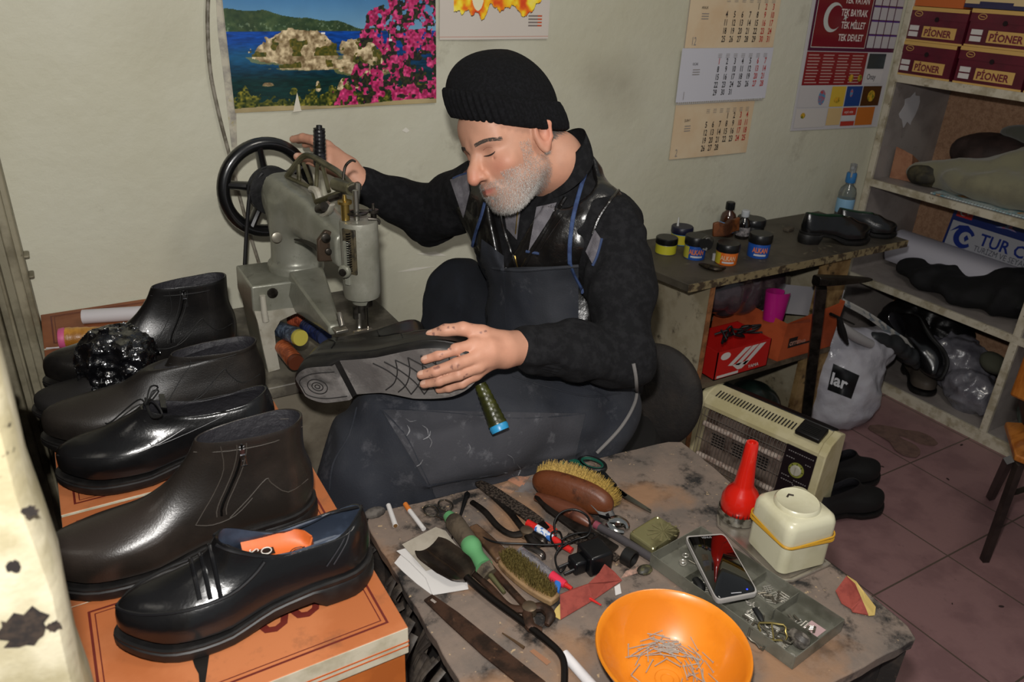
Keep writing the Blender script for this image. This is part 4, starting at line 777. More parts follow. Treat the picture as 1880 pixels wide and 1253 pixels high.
# block with legs
fy = 1.50; fr = [(461, 527), (588, 510), (592, 560), (572, 571), (540, 575), (515, 587), (502, 607), (505, 640), (514, 680), (492, 686), (482, 640), (472, 590), (464, 570)]; pol = [at(a, b, y=fy) for a, b in fr]
g = G(); n = len(pol); top = [v+Vector((0, .135, 0)) for v in pol]; g.cur = 0; g.add(pol+top, [tuple(range(n))[::-1], tuple(range(n, 2*n))]+[(i, (i+1) % n, n+(i+1) % n, n+i) for i in range(n)])
g.build('base_block', [cast], sm_, True, bevel=.004, seg=3)
lw = [at(a, b, y=fy-.0015) for a, b in ((467, 572), (490, 572), (530, 566), (560, 566), (556, 573), (540, 577), (515, 589), (504, 608), (507, 640), (514, 678), (493, 684), (483, 640), (474, 595))]
G().add(lw+[v+Vector((0, .003, 0)) for v in lw], [tuple(range(13))[::-1]]+[(i, (i+1) % 13, 13+(i+1) % 13, 13+i) for i in range(13)]).build('pale_paint', castw, sm_, True, ang=None)
g = G(); g.tube([at(482, 543, y=fy-.004), at(485, 572, y=fy-.004), at(488, 590, y=fy-.004)], [.006, .0065, .007], 12); g.build('leg_rib', castw, sm_, True)
g = G(); p = at(500, 538, y=fy); g.lathe([(.011, 0), (.011, .003), (.004, .004)], p, (0, -1, 0), 12); g.build('screw', dst, sm_, True)
# free arm to the needle plate
e0 = Vector((.415, fy+.02, .865)); e1 = at(616, 606, y=1.275); g = G(); R = []
for k in range(8):
    t = k/7; c = e0.lerp(e1, t); w_ = .044*(1-t)+.013*t; h_ = .036*(1-t)**1.2+.010; R.append([c+Vector((sx_*w_*(1 if abs(sz_) < 1 else .8), 0, sz_*h_)) for sx_, sz_ in ((-1, -1), (1, -1), (1.05, 0), (1, 1), (-1, 1), (-1.05, 0))])
g.rings(R); g.build('free_arm', cast, sm_, True, bevel=.004, ang=50)
g = G(); g.sheet([[at(a, b, y=yy)+Vector((0, -.012, .006)) for a, b, yy in r] for r in (((582, 552, 1.42), (600, 548, 1.42)), ((600, 572, 1.36), (611, 570, 1.36)), ((616, 590, 1.30), (620, 590, 1.30)))], .002); g.build('oiled_slot', mat('2c261c', .4), sm_, True)
g = G(); g.tube([at(622, 575, y=1.28), at(628, 600, y=1.26)], .006, 8); g.box((-.012, -.010, -.003), (.012, .012, .003), Matrix.Translation(at(625, 606, y=1.262))); g.build('needle_plate', mat('a09c92', .3, .9), sm_, True, bevel=.001)
# head: cylinder, slot with spring, needle
ax = Vector((hx.x, 1.30, 0)); z0, z1 = hb.z, hz1-.002; r = .0345
G().lathe([(r*.55, z0-.016), (r*.6, z0-.008), (r*.95, z0-.002), (r, z0+.006), (r, z1-.004), (r*.97, z1), (0.001, z1)], ax, (0, 0, 1), 40).build('head_cylinder', mat('858479', .42, c2='757468', sc=12, c3='4a463a', sc3=60, lo3=.64, hi3=.7, bump=.0006, bs=90, metal=.15, spec=.6), sm_, True, ang=50)
sd = Vector((-.78, -.62, 0)).normalized(); sp_ = ax+sd*(r-.004); rotS = Matrix.Rotation(math.atan2(sd.y, sd.x), 4, 'Z')
g = G(); g.box((r-.008, -.013, z0+.052), (r+.0015, .013, z1-.008), Matrix.Translation(ax)@rotS); g.build('spring_slot', mat('4a4230', .5, c2='22201a', sc=60), sm_, True, bevel=.001)
g = G(); nn = 17*10; g.tube([ax+sd*(r+.001)+Vector((math.cos(2*PI*k/10)*.0042, math.sin(2*PI*k/10)*.0042, z0+.056+(z1-z0-.070)*k/nn)) for k in range(nn+1)], .0013, 5); g.build('coil_spring', mat('1a1917', .35, .7), sm_, True)
g = G(); g.box((-.003, -.012, z0+.03), (.006, -.0005, z1-.03), Matrix.Translation(ax+sd*(r-.002))@rotS); g.lathe([(.012, 0), (.012, .008), (.008, .010)], ax+sd*r+Vector((-.010, -.004, z0+.062)), sd, 16); g.build('side_bracket', cast, sm_, True, bevel=.002)
g = G(); g.lathe([(.007, 0), (.007, .004), (.003, .005)], ax+sd*(r+.009)+Vector((-.010, -.004, z0+.062)), sd, 12); g.build('bracket_screw', dst, sm_, True)
g = G(); g.cyl(ax+Vector((-.006, -.01, z0-.045)), ax+Vector((-.006, -.01, z0)), .007); g.cyl(ax+Vector((.006, -.012, z0-.02)), ax+Vector((.006, -.012, z0+.002)), .009); g.box((-.004, -.004, -.012), (.004, .004, .012), Matrix.Translation(ax+Vector((-.019, -.012, z0-.03)))); g.build('needle_bar', dst, sm_, True)
g = G(); g.cyl(ax+Vector((.002, -.018, z0-.062)), ax+Vector((.002, -.018, z0-.015)), .0013, n=8); g.build('needle', mat('b0aca4', .2, 1), sm_, True)
g = G(); f0 = ax+Vector((-.012, -.012, z0-.062)); g.tube([f0+Vector((0, 0, .03)), f0+Vector((-.002, -.003, .004)), f0+Vector((-.004, -.008, -.002))], [.004, .004, .005], 8, sub=4); g.box((-.016, -.014, -.004), (.020, -.006, -.001), Matrix.Translation(f0)); g.build('presser_foot', mat('9a968c', .3, .9), sm_, True)
# fittings on top of the head
def topcyl(nm, px, py, y, h0, h1, r0, m, cap=0):
    p = at(px, py, y=y); g = G(); g.lathe([(r0, 0), (r0, h1), (r0*.7, h1+.001)], (p.x, p.y, p.z-h0), (0, 0, 1), 16)
    if cap: g.lathe([(r0*1.7, h1), (r0*1.7, h1+.005), (r0*.6, h1+.006), (r0*.4, h1+.016)], (p.x, p.y, p.z-h0), (0, 0, 1), 16)
    g.build(nm, m, sm_, True)
topcyl('needle_rod', 654, 385, 1.30, .02, .055, .0052, mat('9d9a90', .3, .9)); topcyl('tension_post', 634, 392, 1.305, .012, .03, .0075, brass, 1); topcyl('presser_rod', 686, 398, 1.295, .01, .018, .0055, dst, 1)
g = G(); g.lathe([(.019, 0), (.019, .003), (.012, .004), (.012, .0)], (ax.x-.002, 1.30, z1+.012), (0, 0, 1), 24); g.build('tension_disc', dst, sm_, True)
g = G(); g.tube([at(676, 402, y=1.29), at(694, 404, y=1.285), at(695, 412, y=1.285)], .003, 8, sub=4); g.tube([ax+Vector((.0, 0, z1+.016)), at(690, 388, y=1.295)], .003, 8); g.build('lifting_lever', dst, sm_, True)
# open truss lever above the arm
tm = mat('66624c', .35, .5, c2='4b4734', sc=20, c3='2a2618', sc3=30, lo3=.6, hi3=.7)
def q(px, py, y): return at(px, py, y=y)
T1 = [q(527, 325, 1.58), q(540, 306, 1.56), q(556, 288, 1.54), q(572, 287, 1.52), q(600, 303, 1.46), q(622, 317, 1.41), q(640, 335, 1.36), q(650, 348, 1.335)]; T2 = [q(580, 371, 1.44), q(600, 364, 1.42), q(630, 352, 1.37), q(648, 350, 1.335)]
g = G(); g.tube(T1, .0062, 8, sub=4, flat=1.0); g.tube(T2, .0055, 8, sub=3)
for a, b in ((q(548, 302, 1.55), q(549, 338, 1.54)), (q(557, 300, 1.54), q(572, 338, 1.50)), (q(583, 300, 1.50), q(580, 350, 1.46)), (q(592, 304, 1.48), q(604, 352, 1.42)), (q(527, 325, 1.58), q(572, 345, 1.49)), (q(572, 345, 1.49), q(580, 371, 1.45))): g.tube([a, b], .0042, 8)
g.build('truss_lever', tm, sm_, True)
g = G(); g.tube([q(616, 338, 1.39), q(646, 347, 1.335)], .0125, 16); g.build('lever_sleeve', tm, sm_, True)
g = G(); g.tube([q(645, 346, 1.335), q(658, 342, 1.32)], .0085, 14); g.tube([q(657, 338, 1.318), q(655, 372, 1.305)], [.0065, .0045], 10); g.build('link_joint', mat('8c887e', .25, .9), sm_, True)
g = G(); g.tube([q(630, 330, 1.37), q(634, 306, 1.37), q(645, 295, 1.365), q(653, 297, 1.36)], [.0028, .0028, .0025, .0018], 8, sub=5); g.build('thread_guide', dst, sm_, True)
g = G(); g.tube([q(570, 347, 1.47), q(582, 352, 1.45), q(588, 375, 1.44), q(588, 395, 1.44)], [.006, .008, .008, .007], 8, sub=4); g.tube([q(580, 398, 1.44), q(602, 392, 1.40), q(610, 376, 1.38)], [.009, .008, .006], 8, sub=3, flat=.5); g.build('cam_bracket', castw, sm_, True)
g = G(); g.tube([q(586, 385, 1.43), q(596, 380, 1.41)], .010, 12); g.tube([q(606, 366, 1.39), q(626, 360, 1.36)], .006, 8); g.build('cam_bolt', dst, sm_, True)
# crank plate with two screws left of the head
g = G(); g.prism([(-.022, -.03), (.01, -.034), (.024, -.006), (.02, .02), (-.004, .03), (-.02, .012)], .010, Matrix.Translation(q(600, 448, 1.37))@Matrix(((1, 0, 0, 0), (0, 0, -1, 0), (0, 1, 0, 0), (0, 0, 0, 1)))); pl_ = g.build('crank_plate', mat('4a3c30', .45, .5, c2='2c241e', sc=40), sm_, True, bevel=.003)
g = G(); g.lathe([(.0085, 0), (.0085, .006), (.006, .007)], q(597, 436, 1.352), (0, -1, 0), 14); g.build('plate_screw', dst, pl_, True); g = G(); g.lathe([(.006, 0), (.006, .005), (.004, .006)], q(602, 461, 1.352), (0, -1, 0), 12); g.build('plate_screw', dst, pl_, True)
g = G(); g.tube([q(541, 440, 1.47), q(560, 444, 1.44), q(580, 455, 1.40), q(592, 470, 1.37)], [.002, .004, .005, .004], 8, sub=4); g.build('bent_lever', mat('2a2824', .4, .6), sm_, True)
g = G(); g.lathe([(.0105, 0), (.0105, .008), (.006, .0095)], q(507, 435, 1.535), (0, -1, .1), 16); g.build('arm_screw', mat('8a8578', .35, .6), sm_, True)
g = G(); g.tube([q(568, 530, 1.49), q(571, 552, 1.49)], .0065, 12); g.build('oil_pin', castw, sm_, True)
# handwheel, spokes, pulley, belt
hw_ = G(); X_, Y_, Z_ = frame(A, (0, 0, 1)); circ = lambda r, off=0, n=48: [wc+A*off+X_*r*math.cos(2*PI*k/n)+Y_*r*math.sin(2*PI*k/n) for k in range(n)]
hw_.tube(circ(.0955), .0138, 14, closed=True, up=A); hwo = hw_.build('handwheel', bk, sm_, True, ang=80)
g = G(); g.tube(circ(.0965, .0125), .0022, 6, closed=True, up=A); g.build('rim_groove', mat('2a2a2c', .2), hwo, True)
for k in range(5):
    a = 2*PI*k/5+.42; dv = X_*math.cos(a)+Y_*math.sin(a); g = G(); g.tube([wc+dv*.03, wc+dv*.06, wc+dv*.090], [.016, .0135, .0140], 10, sub=3, flat=.7); g.build('spoke', bk, hwo, True)
G().lathe([(.001, .022), (.016, .022), (.022, .012), (.036, .010), (.036, -.012), (.001, -.012)], wc, A, 32).build('wheel_hub', bk, hwo, True)
G().lathe([(.038, .014), (.052, .016), (.052, .020), (.048, .024), (.052, .028), (.052, .034), (.035, .036), (.001, .036)], wc, A, 40).build('pulley', mat('1a1a1b', .5, c2='0f0f10', sc=60, bump=.001, bs=60), sm_, True)
g = G(); bl = [wc+A*.024+X_*.0515*math.cos(a)+Y_*.0515*math.sin(a) for a in np.linspace(0, 2*PI, 30)]
tl = q(462, 352, 1.66); g = G(); g.tube([at(482, 318, y=1.665), at(466, 336, y=1.665), at(458, 362, y=1.665), at(453, 420, y=1.665), at(449, 492, y=1.66)], .0042, 8, sub=5); g.tube([at(506, 390, y=1.665), at(497, 410, y=1.67)], .0042, 6); g.build('drive_belt', mat('121112', .6), sm_, True)
# black spool on the pin, spools on the stand under the arm
blkth = mat('121214', .28, c2='26262a', sc=45, bump=.0006, bs=120, coat=.3)
a = at(587, 292, y=1.52); b = at(586, 236, y=1.52); cone('thread_spool', 'black thread spool standing upright on top of the sewing machine', a, b+Vector((0, 0, 0)), .0125, .0115, blkth, mat('1b1b1c', .4), kind='thread spool')
blth = mat('2c3442', .35, c2='5f6b7c', sc=70, bump=.0005, bs=200); nvth = mat('1a2140', .35, c2='2c3868', sc=70); cpth = mat('7a3c22', .35, c2='a85a34', sc=50); yel = mat('b5a848', .5)
cone('thread_spool', 'steel blue thread spool with yellow end under the machine arm', at(547, 619, y=1.46), at(512, 604, y=1.54), .0175, .0165, blth, yel, kind='thread spool')
cone('thread_spool', 'navy blue thread spool under the machine arm, right of the yellow ended one', at(592, 618, y=1.46), at(562, 598, y=1.54), .0165, .0155, nvth, mat('222a48', .5), kind='thread spool')
cone('thread_spool', 'copper thread spool lying in front of the blue spools beside the leg', at(540, 662, y=1.44), at(518, 636, y=1.50), .0175, .016, cpth, mat('5a2c1a', .5), kind='thread spool')
cone('thread_spool', 'orange red thread spool at the back under the machine arch', at(566, 590, y=1.56), at(535, 586, y=1.60), .015, .015, mat('9a4a30', .4, c2='6a2c1c', sc=60), mat('8a8a50', .5), kind='thread spool')
# ================= SHOE HELD UNDER THE NEEDLE =================
hp = dep(548, 712, 1.365); tp = dep(900, 676, 1.27); s = Shoe(.335, .053, .024, 'low', .3, top=.120, dip1=.02, bend=0); X = (tp-hp).normalized(); rr_ = Vector(ray(700, 670)); up_ = Vector(RC@np.array([0, 1, 0])); Zl = (rr_*.80+up_*.60); Zl = (Zl-X*Zl.dot(X)).normalized(); Yl = Zl.cross(X); Rh_ = basis(X, Yl, Zl)
sm = []
for sd in (1, -1): sm += [('stitching', C_(sd, (.62, .95), (.60, .7), (.66, .5), (.62, .2)), .001, seam), ('stitching', C_(sd, (.16, .95), (.22, .5), (.2, .2)), .001, seam)]
tH = s.make('brogue_shoe', 'black punched leather shoe held sole outwards under the needle', blkle, rub, lin, seams=sm); place(tH, hp, Rh_); dust = mat('7b7774', .75, c2='4a4745', sc=14, c3='7b7773', sc3=40, lo3=.55, hi3=.7, bump=.0006, bs=200); HS = s
def bz(q): return float(np.interp(q, [0, .02, .255, .275, .42, .60, .80, .92, 1.0], [.001, 0, 0, s.archh*1.3, s.archh*1.1, .0005, 0, .003, .009]))
def outs(q0, q1, off, z, n=20):
    P = []
    for k in range(n+1):
        x = q0+(q1-q0)*k/n
        a = s.pt(x*.985+.006, 1, .03, off); wv = abs(a.y) 
        P.append([Vector((x*s.L, wv*j/6, bz(x)-z)) for j in range(-6, 7)])
    return P
g = G(); g.sheet(outs(.012, .262, .002, .0012), -.0015); g.build('heel_cap', dust, tH, ang=60); g = G(); g.sheet(outs(.28, .985, .002, .0012, 40), -.0015); g.build('outsole', mat('787471', .7, c2='5e5a58', sc=12, c3='948f8a', sc3=34, lo3=.55, hi3=.72, bump=.0006, bs=200), tH, ang=60)
gr = mat('262423', .8); g = G(); [g.tube([Vector((s.L*.115+r*math.cos(a), r*math.sin(a)*.95, -.0028)) for a in [2*PI*k/24 for k in range(24)]], .0009, 5, closed=True) for r in (.018, .010, .0045)]
cr = s.body(.1)*.82; g.tube([Vector((s.L*x, y*cr, bz(x)-.0026)) for x, y in ((.25, .9), (.12, .92), (.035, .55), (.028, 0), (.035, -.55), (.12, -.92), (.25, -.9))], .0009, 5, sub=5)
for i in range(5):
    for sg_ in (1, -1): g.tube([Vector((s.L*x, sg_*yy*s.body(x)*.9, bz(x)-.0024)) for x, yy in ((.46+.07*i, -.9), (.53+.07*i, -.35), (.58+.07*i, .3), (.60+.07*i, .9))], .0011, 5, sub=5)
g.build('tread_grooves', gr, tH)
# ================= THE MAN =================
man = thing('person', 'man in black knitted hat, leather vest and apron sewing a shoe', 'person', (.95, 1.25, .40))
skin = mat('b98a70', .5, attr='Col', spec=.4, bump=.00025, bs=380)
V3 = lambda v: np.array(v, float)
Ls = V3(dep(1120, 418, 1.53)); Rs = V3(dep(868, 352, 1.70)); Le = V3(dep(1148, 655, 1.47)); Lw = V3(dep(948, 638, 1.345)); Re = V3(dep(792, 400, 1.84)); Rw = V3(dep(660, 335, 1.70))
nk = V3(dep(1030, 300, 1.50)); pel = np.array([.955, 1.30, .62]); chest = (Ls+Rs)/2*.5+np.array([.90, 1.31, .92])*.5; belly = np.array([.90, 1.28, .78])
# head frame
fc = unit(RC@np.array([-.72, -.42, .55])); uc = RC@np.array([0, 1, 0.]); uc = unit(uc-fc*np.dot(uc, fc)); rc = np.cross(fc, uc); RH = np.stack([rc, fc, uc], 1); HO = V3(dep(941, 262, 1.47))
def mir(P): Q = P.copy(); Q[..., 0] = np.abs(Q[..., 0]); return Q
def headf(P):
    Q = mir(P); z = P[..., 2]; y = P[..., 1]
    d = sd_ell(P, (0, -.010, .035), (.078, .100, .088)); d = smin(d, sd_ell(P, (0, .032, -.030), (.062, .062, .078)), .03)
    d = smin(d, sd_ell(P, (0, .055, -.090), (.030, .028, .024)), .022); d = smin(d, sd_cap(Q, (.056, .005, -.055), (.016, .062, -.095), .014, .014), .022)
    d = smin(d, sd_ell(Q, (.040, .062, -.026), (.022, .018, .018)), .018); d = smin(d, sd_cap(Q, (.010, .088, .0175), (.047, .069, .0165), .0095, .0075), .014)
    d = smin(d, sd_ell(P, (0, .060, .045), (.055, .032, .035)), .02)
    d = smin(d, sd_cap(Q, (.046, .046, -.06), (.03, .062, -.075), .016, .012), .015)
    d = -smin(-d, sd_ell(Q, (.030, .103, .001), (.019, .018, .0125)), .009)      # sockets
    d = smin(d, sd_ell(Q, (.031, .0725, .000), (.0150, .0115, .0100)), .004)
    d = -smin(-d, sd_cap(Q, (.016, .083, -.012), (.036, .080, -.014), .0014), .007)     # closed lids
    d = smin(d, sd_chain(P, [(0, .083, .016, .0085), (0, .096, -.004, .0085), (0, .109, -.024, .0115), (0, .114, -.036, .0128)], .006), .009)
    d = smin(d, sd_ell(Q, (.0125, .099, -.037), (.0085, .0115, .0085)), .006)
    d = -smin(-d, sd_ell(Q, (.006, .106, -.0475), (.0035, .005, .004)), .003)    # nostrils
    d = smin(d, sd_ell(P, (0, .078, -.064), (.030, .018, .020)), .014)            # muzzle
    d = smin(d, sd_cap(Q, (0, .0965, -.0585), (.020, .087, -.0635), .0042, .003), .004); d = smin(d, sd_cap(Q, (0, .0955, -.0700), (.018, .087, -.0665), .0050, .003), .004)
    d = -smin(-d, sd_cap(Q, (0, .101, -.0645), (.024, .0885, -.0655), .0010), .003)
    d = -smin(-d, sd_cap(Q, (.019, .098, -.034), (.033, .085, -.060), .0022), .008)   # cheek folds
    d = -smin(-d, sd_cap(P, (0, .083, -.0795), (0, .080, -.081), .004), .010)
    # ear
    e = sd_ell(Q, (.078, -.006, -.006), (.009, .018, .031)); rim = sd_chain(Q, [(.078, .010, -.004, .003), (.083, .006, .020, .004), (.087, -.010, .021, .0042), (.090, -.022, .012, .0042), (.087, -.018, -.012, .004), (.081, -.004, -.032, .005)], .004)
    e = smin(e, rim, .004); e = -smin(-e, sd_ell(Q, (.088, -.005, .000), (.009, .010, .017)), .003); d = smin(d, e, .006)
    # neck
    n0 = (nk-HO)@RH; n1 = (np.array([.875, 1.305, 1.07])-HO)@RH
    d = smin(d, sd_chain(P, [(0, -.022, -.045, .055), (*(n0*.85), .051), (*n1, .050)], .03), .022)
    return d
def skincol(V, base=(190, 140, 116)):
    b = s2l(np.array(base)); n = fbm(V, 60, 3, 5)[:, None]; n2 = fbm(V, 16, 3, 8)[:, None]; return b*(.88+.24*n)*np.array([1, 1, 1])+(n2-.5)*np.array([.06, -.01, -.015])
HMn = {}
def mixm(c, t, m): return c*(1-m[:, None])+s2l(np.array(t))*m[:, None]
def headcol(V):
    c = skincol(V); P = (V-HO)@RH; Q = mir(P); g = lambda ctr, r: np.exp(-(np.sum(((Q-np.array(ctr))/np.array(r))**2, -1)))
    hm = (P[:, 2] > -.2) & (np.linalg.norm(P, axis=1) < .16)
    c = mixm(c, (196, 104, 84), .45*g((.0, .115, -.036), (.016, .014, .014))*hm); c = mixm(c, (205, 120, 98), .40*g((.042, .075, -.028), (.022, .03, .018))*hm); c = mixm(c, (196, 110, 92), .5*g((.09, -.006, 0), (.012, .02, .03))*hm)
    lip = np.exp(-(((P[:, 2]+.066)/.0062)**2))*np.exp(-((P[:, 0]/.019)**4))*(P[:, 1] > .084)*hm; c = mixm(c, (170, 70, 60), .95*lip); c = mixm(c, (120, 80, 66), .35*g((.031, .086, .010), (.016, .01, .007))*hm)
    fg_ = np.min([np.linalg.norm(V-np.array(p[:3]), axis=1) for c_ in ('index', 'middle', 'ring', 'thumb') for p in LH[c_][1:]], axis=0); c = mixm(c, (88, 60, 62), .7*np.clip((fbm(V, 120, 2, 77)-.70)/.05, 0, 1)*(fg_ < .022)); c = mixm(c, (150, 92, 78), .30*np.clip(1-fg_/.016, 0, 1))
    jaw = hm*np.clip(((-.030-.25*np.maximum(0, P[:, 1]-.05))-P[:, 2])/.02, 0, 1)*(P[:, 1] > -.01); c = mixm(c, (150, 128, 116), .35*jaw); return c
def toW(P): return P@RH.T+HO
# hands: joints as (x, y, z, radius) in world space
def D(px, py, d, r): p = dep(px, py, d); return (p.x, p.y, p.z, r)
LH = dict(palm=[D(950, 640, 1.345, .027), D(925, 643, 1.325, .030), D(893, 646, 1.300, .026), D(872, 650, 1.288, .017)], kn=[D(872, 632, 1.285, .0130), D(878, 652, 1.280, .0130), D(878, 671, 1.283, .0125), D(872, 688, 1.295, .011)],
 index=[D(872, 634, 1.285, .0115), D(838, 642, 1.268, .0100), D(805, 652, 1.268, .0088), D(780, 661, 1.275, .0075)], middle=[D(878, 655, 1.280, .0118), D(838, 669, 1.258, .0102), D(800, 682, 1.262, .0088), D(773, 689, 1.272, .0076)],
 ring=[D(878, 673, 1.283, .0112), D(842, 688, 1.266, .0096), D(806, 700, 1.272, .0084), D(778, 706, 1.285, .0072)], pinky=[D(874, 687, 1.295, .0100), D(848, 704, 1.296, .0086), D(824, 712, 1.305, .0076), D(806, 716, 1.318, .0066)],
 thumb=[D(925, 628, 1.325, .018), D(885, 613, 1.300, .0145), D(850, 604, 1.290, .0115), D(818, 607, 1.292, .0104), D(790, 616, 1.300, .0088)])
RHn = dict(palm=[D(660, 335, 1.70, .024), D(638, 312, 1.69, .027), D(612, 290, 1.675, .024)], kn=[D(600, 268, 1.665, .0125), D(603, 279, 1.655, .0125), D(604, 290, 1.65, .012), D(606, 300, 1.65, .0105)],
 index=[D(602, 270, 1.668, .0120), D(578, 258, 1.672, .0108), D(556, 253, 1.685, .0094), D(538, 256, 1.70, .008)], middle=[D(604, 282, 1.66, .0118), D(582, 262, 1.690, .0102), D(562, 254, 1.71, .009), D(548, 258, 1.725, .0078)],
 ring=[D(606, 292, 1.66, .011), D(590, 270, 1.70, .0098), D(572, 262, 1.72, .0086), D(560, 266, 1.735, .0074)], pinky=[D(608, 300, 1.665, .010), D(598, 282, 1.70, .0086), D(584, 272, 1.72, .0076), D(574, 274, 1.735, .0066)],
 thumb=[D(630, 318, 1.68, .016), D(600, 306, 1.655, .0135), D(578, 296, 1.645, .0112), D(560, 291, 1.64, .0104), D(546, 288, 1.645, .0088)])
def handf(H, wrist, elbow):
    w = np.array(wrist); e = w+unit(np.array(elbow)-w)*.10
    def f(P):
        d = sd_cap(P, w, e, .027, .034); d = smin(d, sd_chain(P, H['palm'], .012), .014)
        for k, c in zip(H['kn'], ('index', 'middle', 'ring', 'pinky')): d = smin(d, sd_cap(P, H['palm'][1][:3], k[:3], .016, k[3]), .008)
        fg = None
        for c in ('index', 'middle', 'ring', 'pinky'):
            q = sd_chain(P, H[c], .004); fg = q if fg is None else smin(fg, q, .0014)
        d = smin(d, fg, .005); return smin(d, sd_chain(P, H['thumb'], .005), .007)
    pts = np.array([p[:3] for v in H.values() for p in v]+[tuple(e)]); return f, pts.min(0)-.04, pts.max(0)+.04
lf, ll, lhh = handf(LH, Lw, Le); rf, rl, rh = handf(RHn, Rw, Re)
# bare body under the clothes
lk = V3(dep(742, 812, 1.46)); rk = np.array([.775, 1.53, .79]); la = np.array([lk[0]-.02, lk[1]+.02, .10]); ra = np.array([.62, 1.50, .30])
def bodyf(P):
    d = sd_cap(P, pel, belly, .10, .08); d = smin(d, sd_cap(P, belly, chest, .08, .075), .03); d = smin(d, sd_cap(P, Ls, Rs, .040, .040), .03); hipL = pel+np.array([-.02, -.08, -.02]); hipR = pel+np.array([-.04, .08, -.02])
    d = smin(d, sd_chain(P, [(*Ls, .048), (*Le, .038), (*Lw, .025)], .02), .03); d = smin(d, sd_chain(P, [(*Rs, .048), (*Re, .038), (*Rw, .024)], .02), .03)
    d = smin(d, sd_chain(P, [(*hipL, .08), (*lk, .05), (*la, .035)], .02), .03); d = smin(d, sd_chain(P, [(*hipR, .08), (*rk, .05), (*ra, .035)], .02), .03); n1 = np.array([.885, 1.315, 1.06]); return smin(d, sd_cap(P, n1, chest, .04, .07), .03)
hl = (-.11, -.13, -.17); hh = (.11, .15, .15)
body, Vb, Qb = sdf_obj('body', [(headf, (-.12, -.24, -.24), (.12, .14, .14), .0027, RH, HO), (lf, ll, lhh, .0022), (rf, rl, rh, .0025), (bodyf, (.40, .90, .05), (1.15, 1.75, 1.20), .012)], skin, man, True, colfn=lambda V: headcol(V), sm=1)
trB = BVHTree.FromPolygons([Vector(v) for v in Vb], [tuple(int(i) for i in q_) for q_ in Qb])
def onhead(x, y, z, off=0):
    """point on the head seen from outside along the local ray through x,y,z"""
    o = np.array([0, .0, z*.6]); t = np.array([x, y, z]); dr = unit(t-o); st_ = toW(o+dr*.2); hit = trB.ray_cast(Vector(st_), Vector(-(RH@dr))); p = hit[0]; return (p+Vector(RH@dr)*off) if p else Vector(toW(t))
# brows, lashes, hair, beard
grey = mat('8f8b86', .7); dkh = mat('4c433c', .8)
for sx_ in (1, -1):
    g = G(); r_ = random.Random(5)
    for k in range(330):
        u = r_.random(); x = sx_*(.012+.040*u); z = .0180+.0030*math.sin(PI*min(1, u*1.1))-.002*u+r_.uniform(-.0032, .0028); p = onhead(x, .085-.02*u, z, .0002); q_ = onhead(x+sx_*.006, .085-.02*u, z+.0015-.003*u, .0016); g.tube([p, q_], [.00035, .0001], 3)
    g.build('eyebrow', dkh, body, True)
    g = G(); g.tube([onhead(sx_*x, .086, z, .0002) for x, z in ((.017, -.0035), (.024, -.0050), (.032, -.0054), (.040, -.0044), (.046, -.0020))], [.0005, .0014, .0017, .0014, .0005], 6, sub=4); g.build('eyelashes', mat('2a1f1c', .8), body, True)
    g = G(); g.tube([onhead(sx_*x, .086, z, -.0004) for x, z in ((.020, .0065), (.027, .0088), (.034, .0090), (.043, .0060))], .0006, 6, sub=4); g.build('eyelid_crease', mat('8a5c4a', .6), body, True)
g = G(); r_ = random.Random(8); cnt = 0
N3 = np.array([0, 0, 1])
P_ = (Vb-HO)@RH; sel = np.where((np.linalg.norm(P_-np.array([0, .03, -.05]), axis=1) < .11))[0]
def jawmask(p):
    x, y, z = abs(p[0]), p[1], p[2]
    if y < -.012 or z < -.122: return 0
    if z > .008: return 0
    if y < .016 and z > -.034: return 0
    side = 1 if (x > .048 and z < .0 and y < .04) else 0
    low = 1 if z < -.052-(.0 if x > .02 else 0) and not (x < .022 and z > -.0745 and z < -.0585) else 0
    chk = 1 if (x > .040 and z < -.038) else 0
    mou = 1 if (x < .034 and -.060 < z < -.0495 and y > .078) else 0
    if x < .013 and z > -.0495: return 0
    return max(side*.8, low, chk*.8, mou)
vs_, fs_ = [], []
cand = [i for i in sel if jawmask(P_[i]) > 0]; r_.shuffle(cand)
for i in cand*2:
    if len(fs_) > 15000: break
    if r_.random() > jawmask(P_[i]): continue
    p = P_[i]+np.array([r_.uniform(-.0013, .0013) for _ in range(3)]); nrm = unit(p-np.array([0, .01, -.045])); Ln = r_.uniform(.003, .0065)*(1.2 if p[2] < -.08 else 1); d_ = unit(nrm*.45+np.array([0, .15, -.9])+np.array([r_.uniform(-.4, .4) for _ in range(3)])*.7); sdv = unit(np.cross(d_, nrm))*.00034; b0 = len(vs_); vs_ += [tuple(toW(p-sdv)), tuple(toW(p+sdv)), tuple(toW(p+d_*Ln+nrm*.0008))]; fs_.append((b0, b0+1, b0+2))
g = G(); g.add(vs_, fs_); tag(g.build('beard', mat('d2cec8', .6, c2='5e5854', sc=900, lo=.4, hi=.6), body, True, ang=None), 'short grey white stubble beard', kind='stuff')
vs_, fs_ = [], []
for sx_ in (1, -1):
    for k in range(2600):
        u, w_ = r_.random(), r_.random(); y = -.085+.115*u; z = .052-.045*w_*(1-.5*u) if y > .012 else (.045-.062*w_); 
        if -.026 < y < .014 and z < .028: continue
        p = onhead(sx_*.08, y, z, .0); p = Vector((p-Vector(HO))); p = V3(p)@RH; nrm = unit(p*np.array([1, .6, .3])); d_ = unit(np.array([0, -.5, -1.])+nrm*.25+np.array([r_.uniform(-.3, .3) for _ in range(3)])); sdv = unit(np.cross(d_, nrm))*.0004; b0 = len(vs_); vs_ += [tuple(toW(p-sdv)), tuple(toW(p+sdv)), tuple(toW(p+d_*.010+nrm*.002))]; fs_.append((b0, b0+1, b0+2))
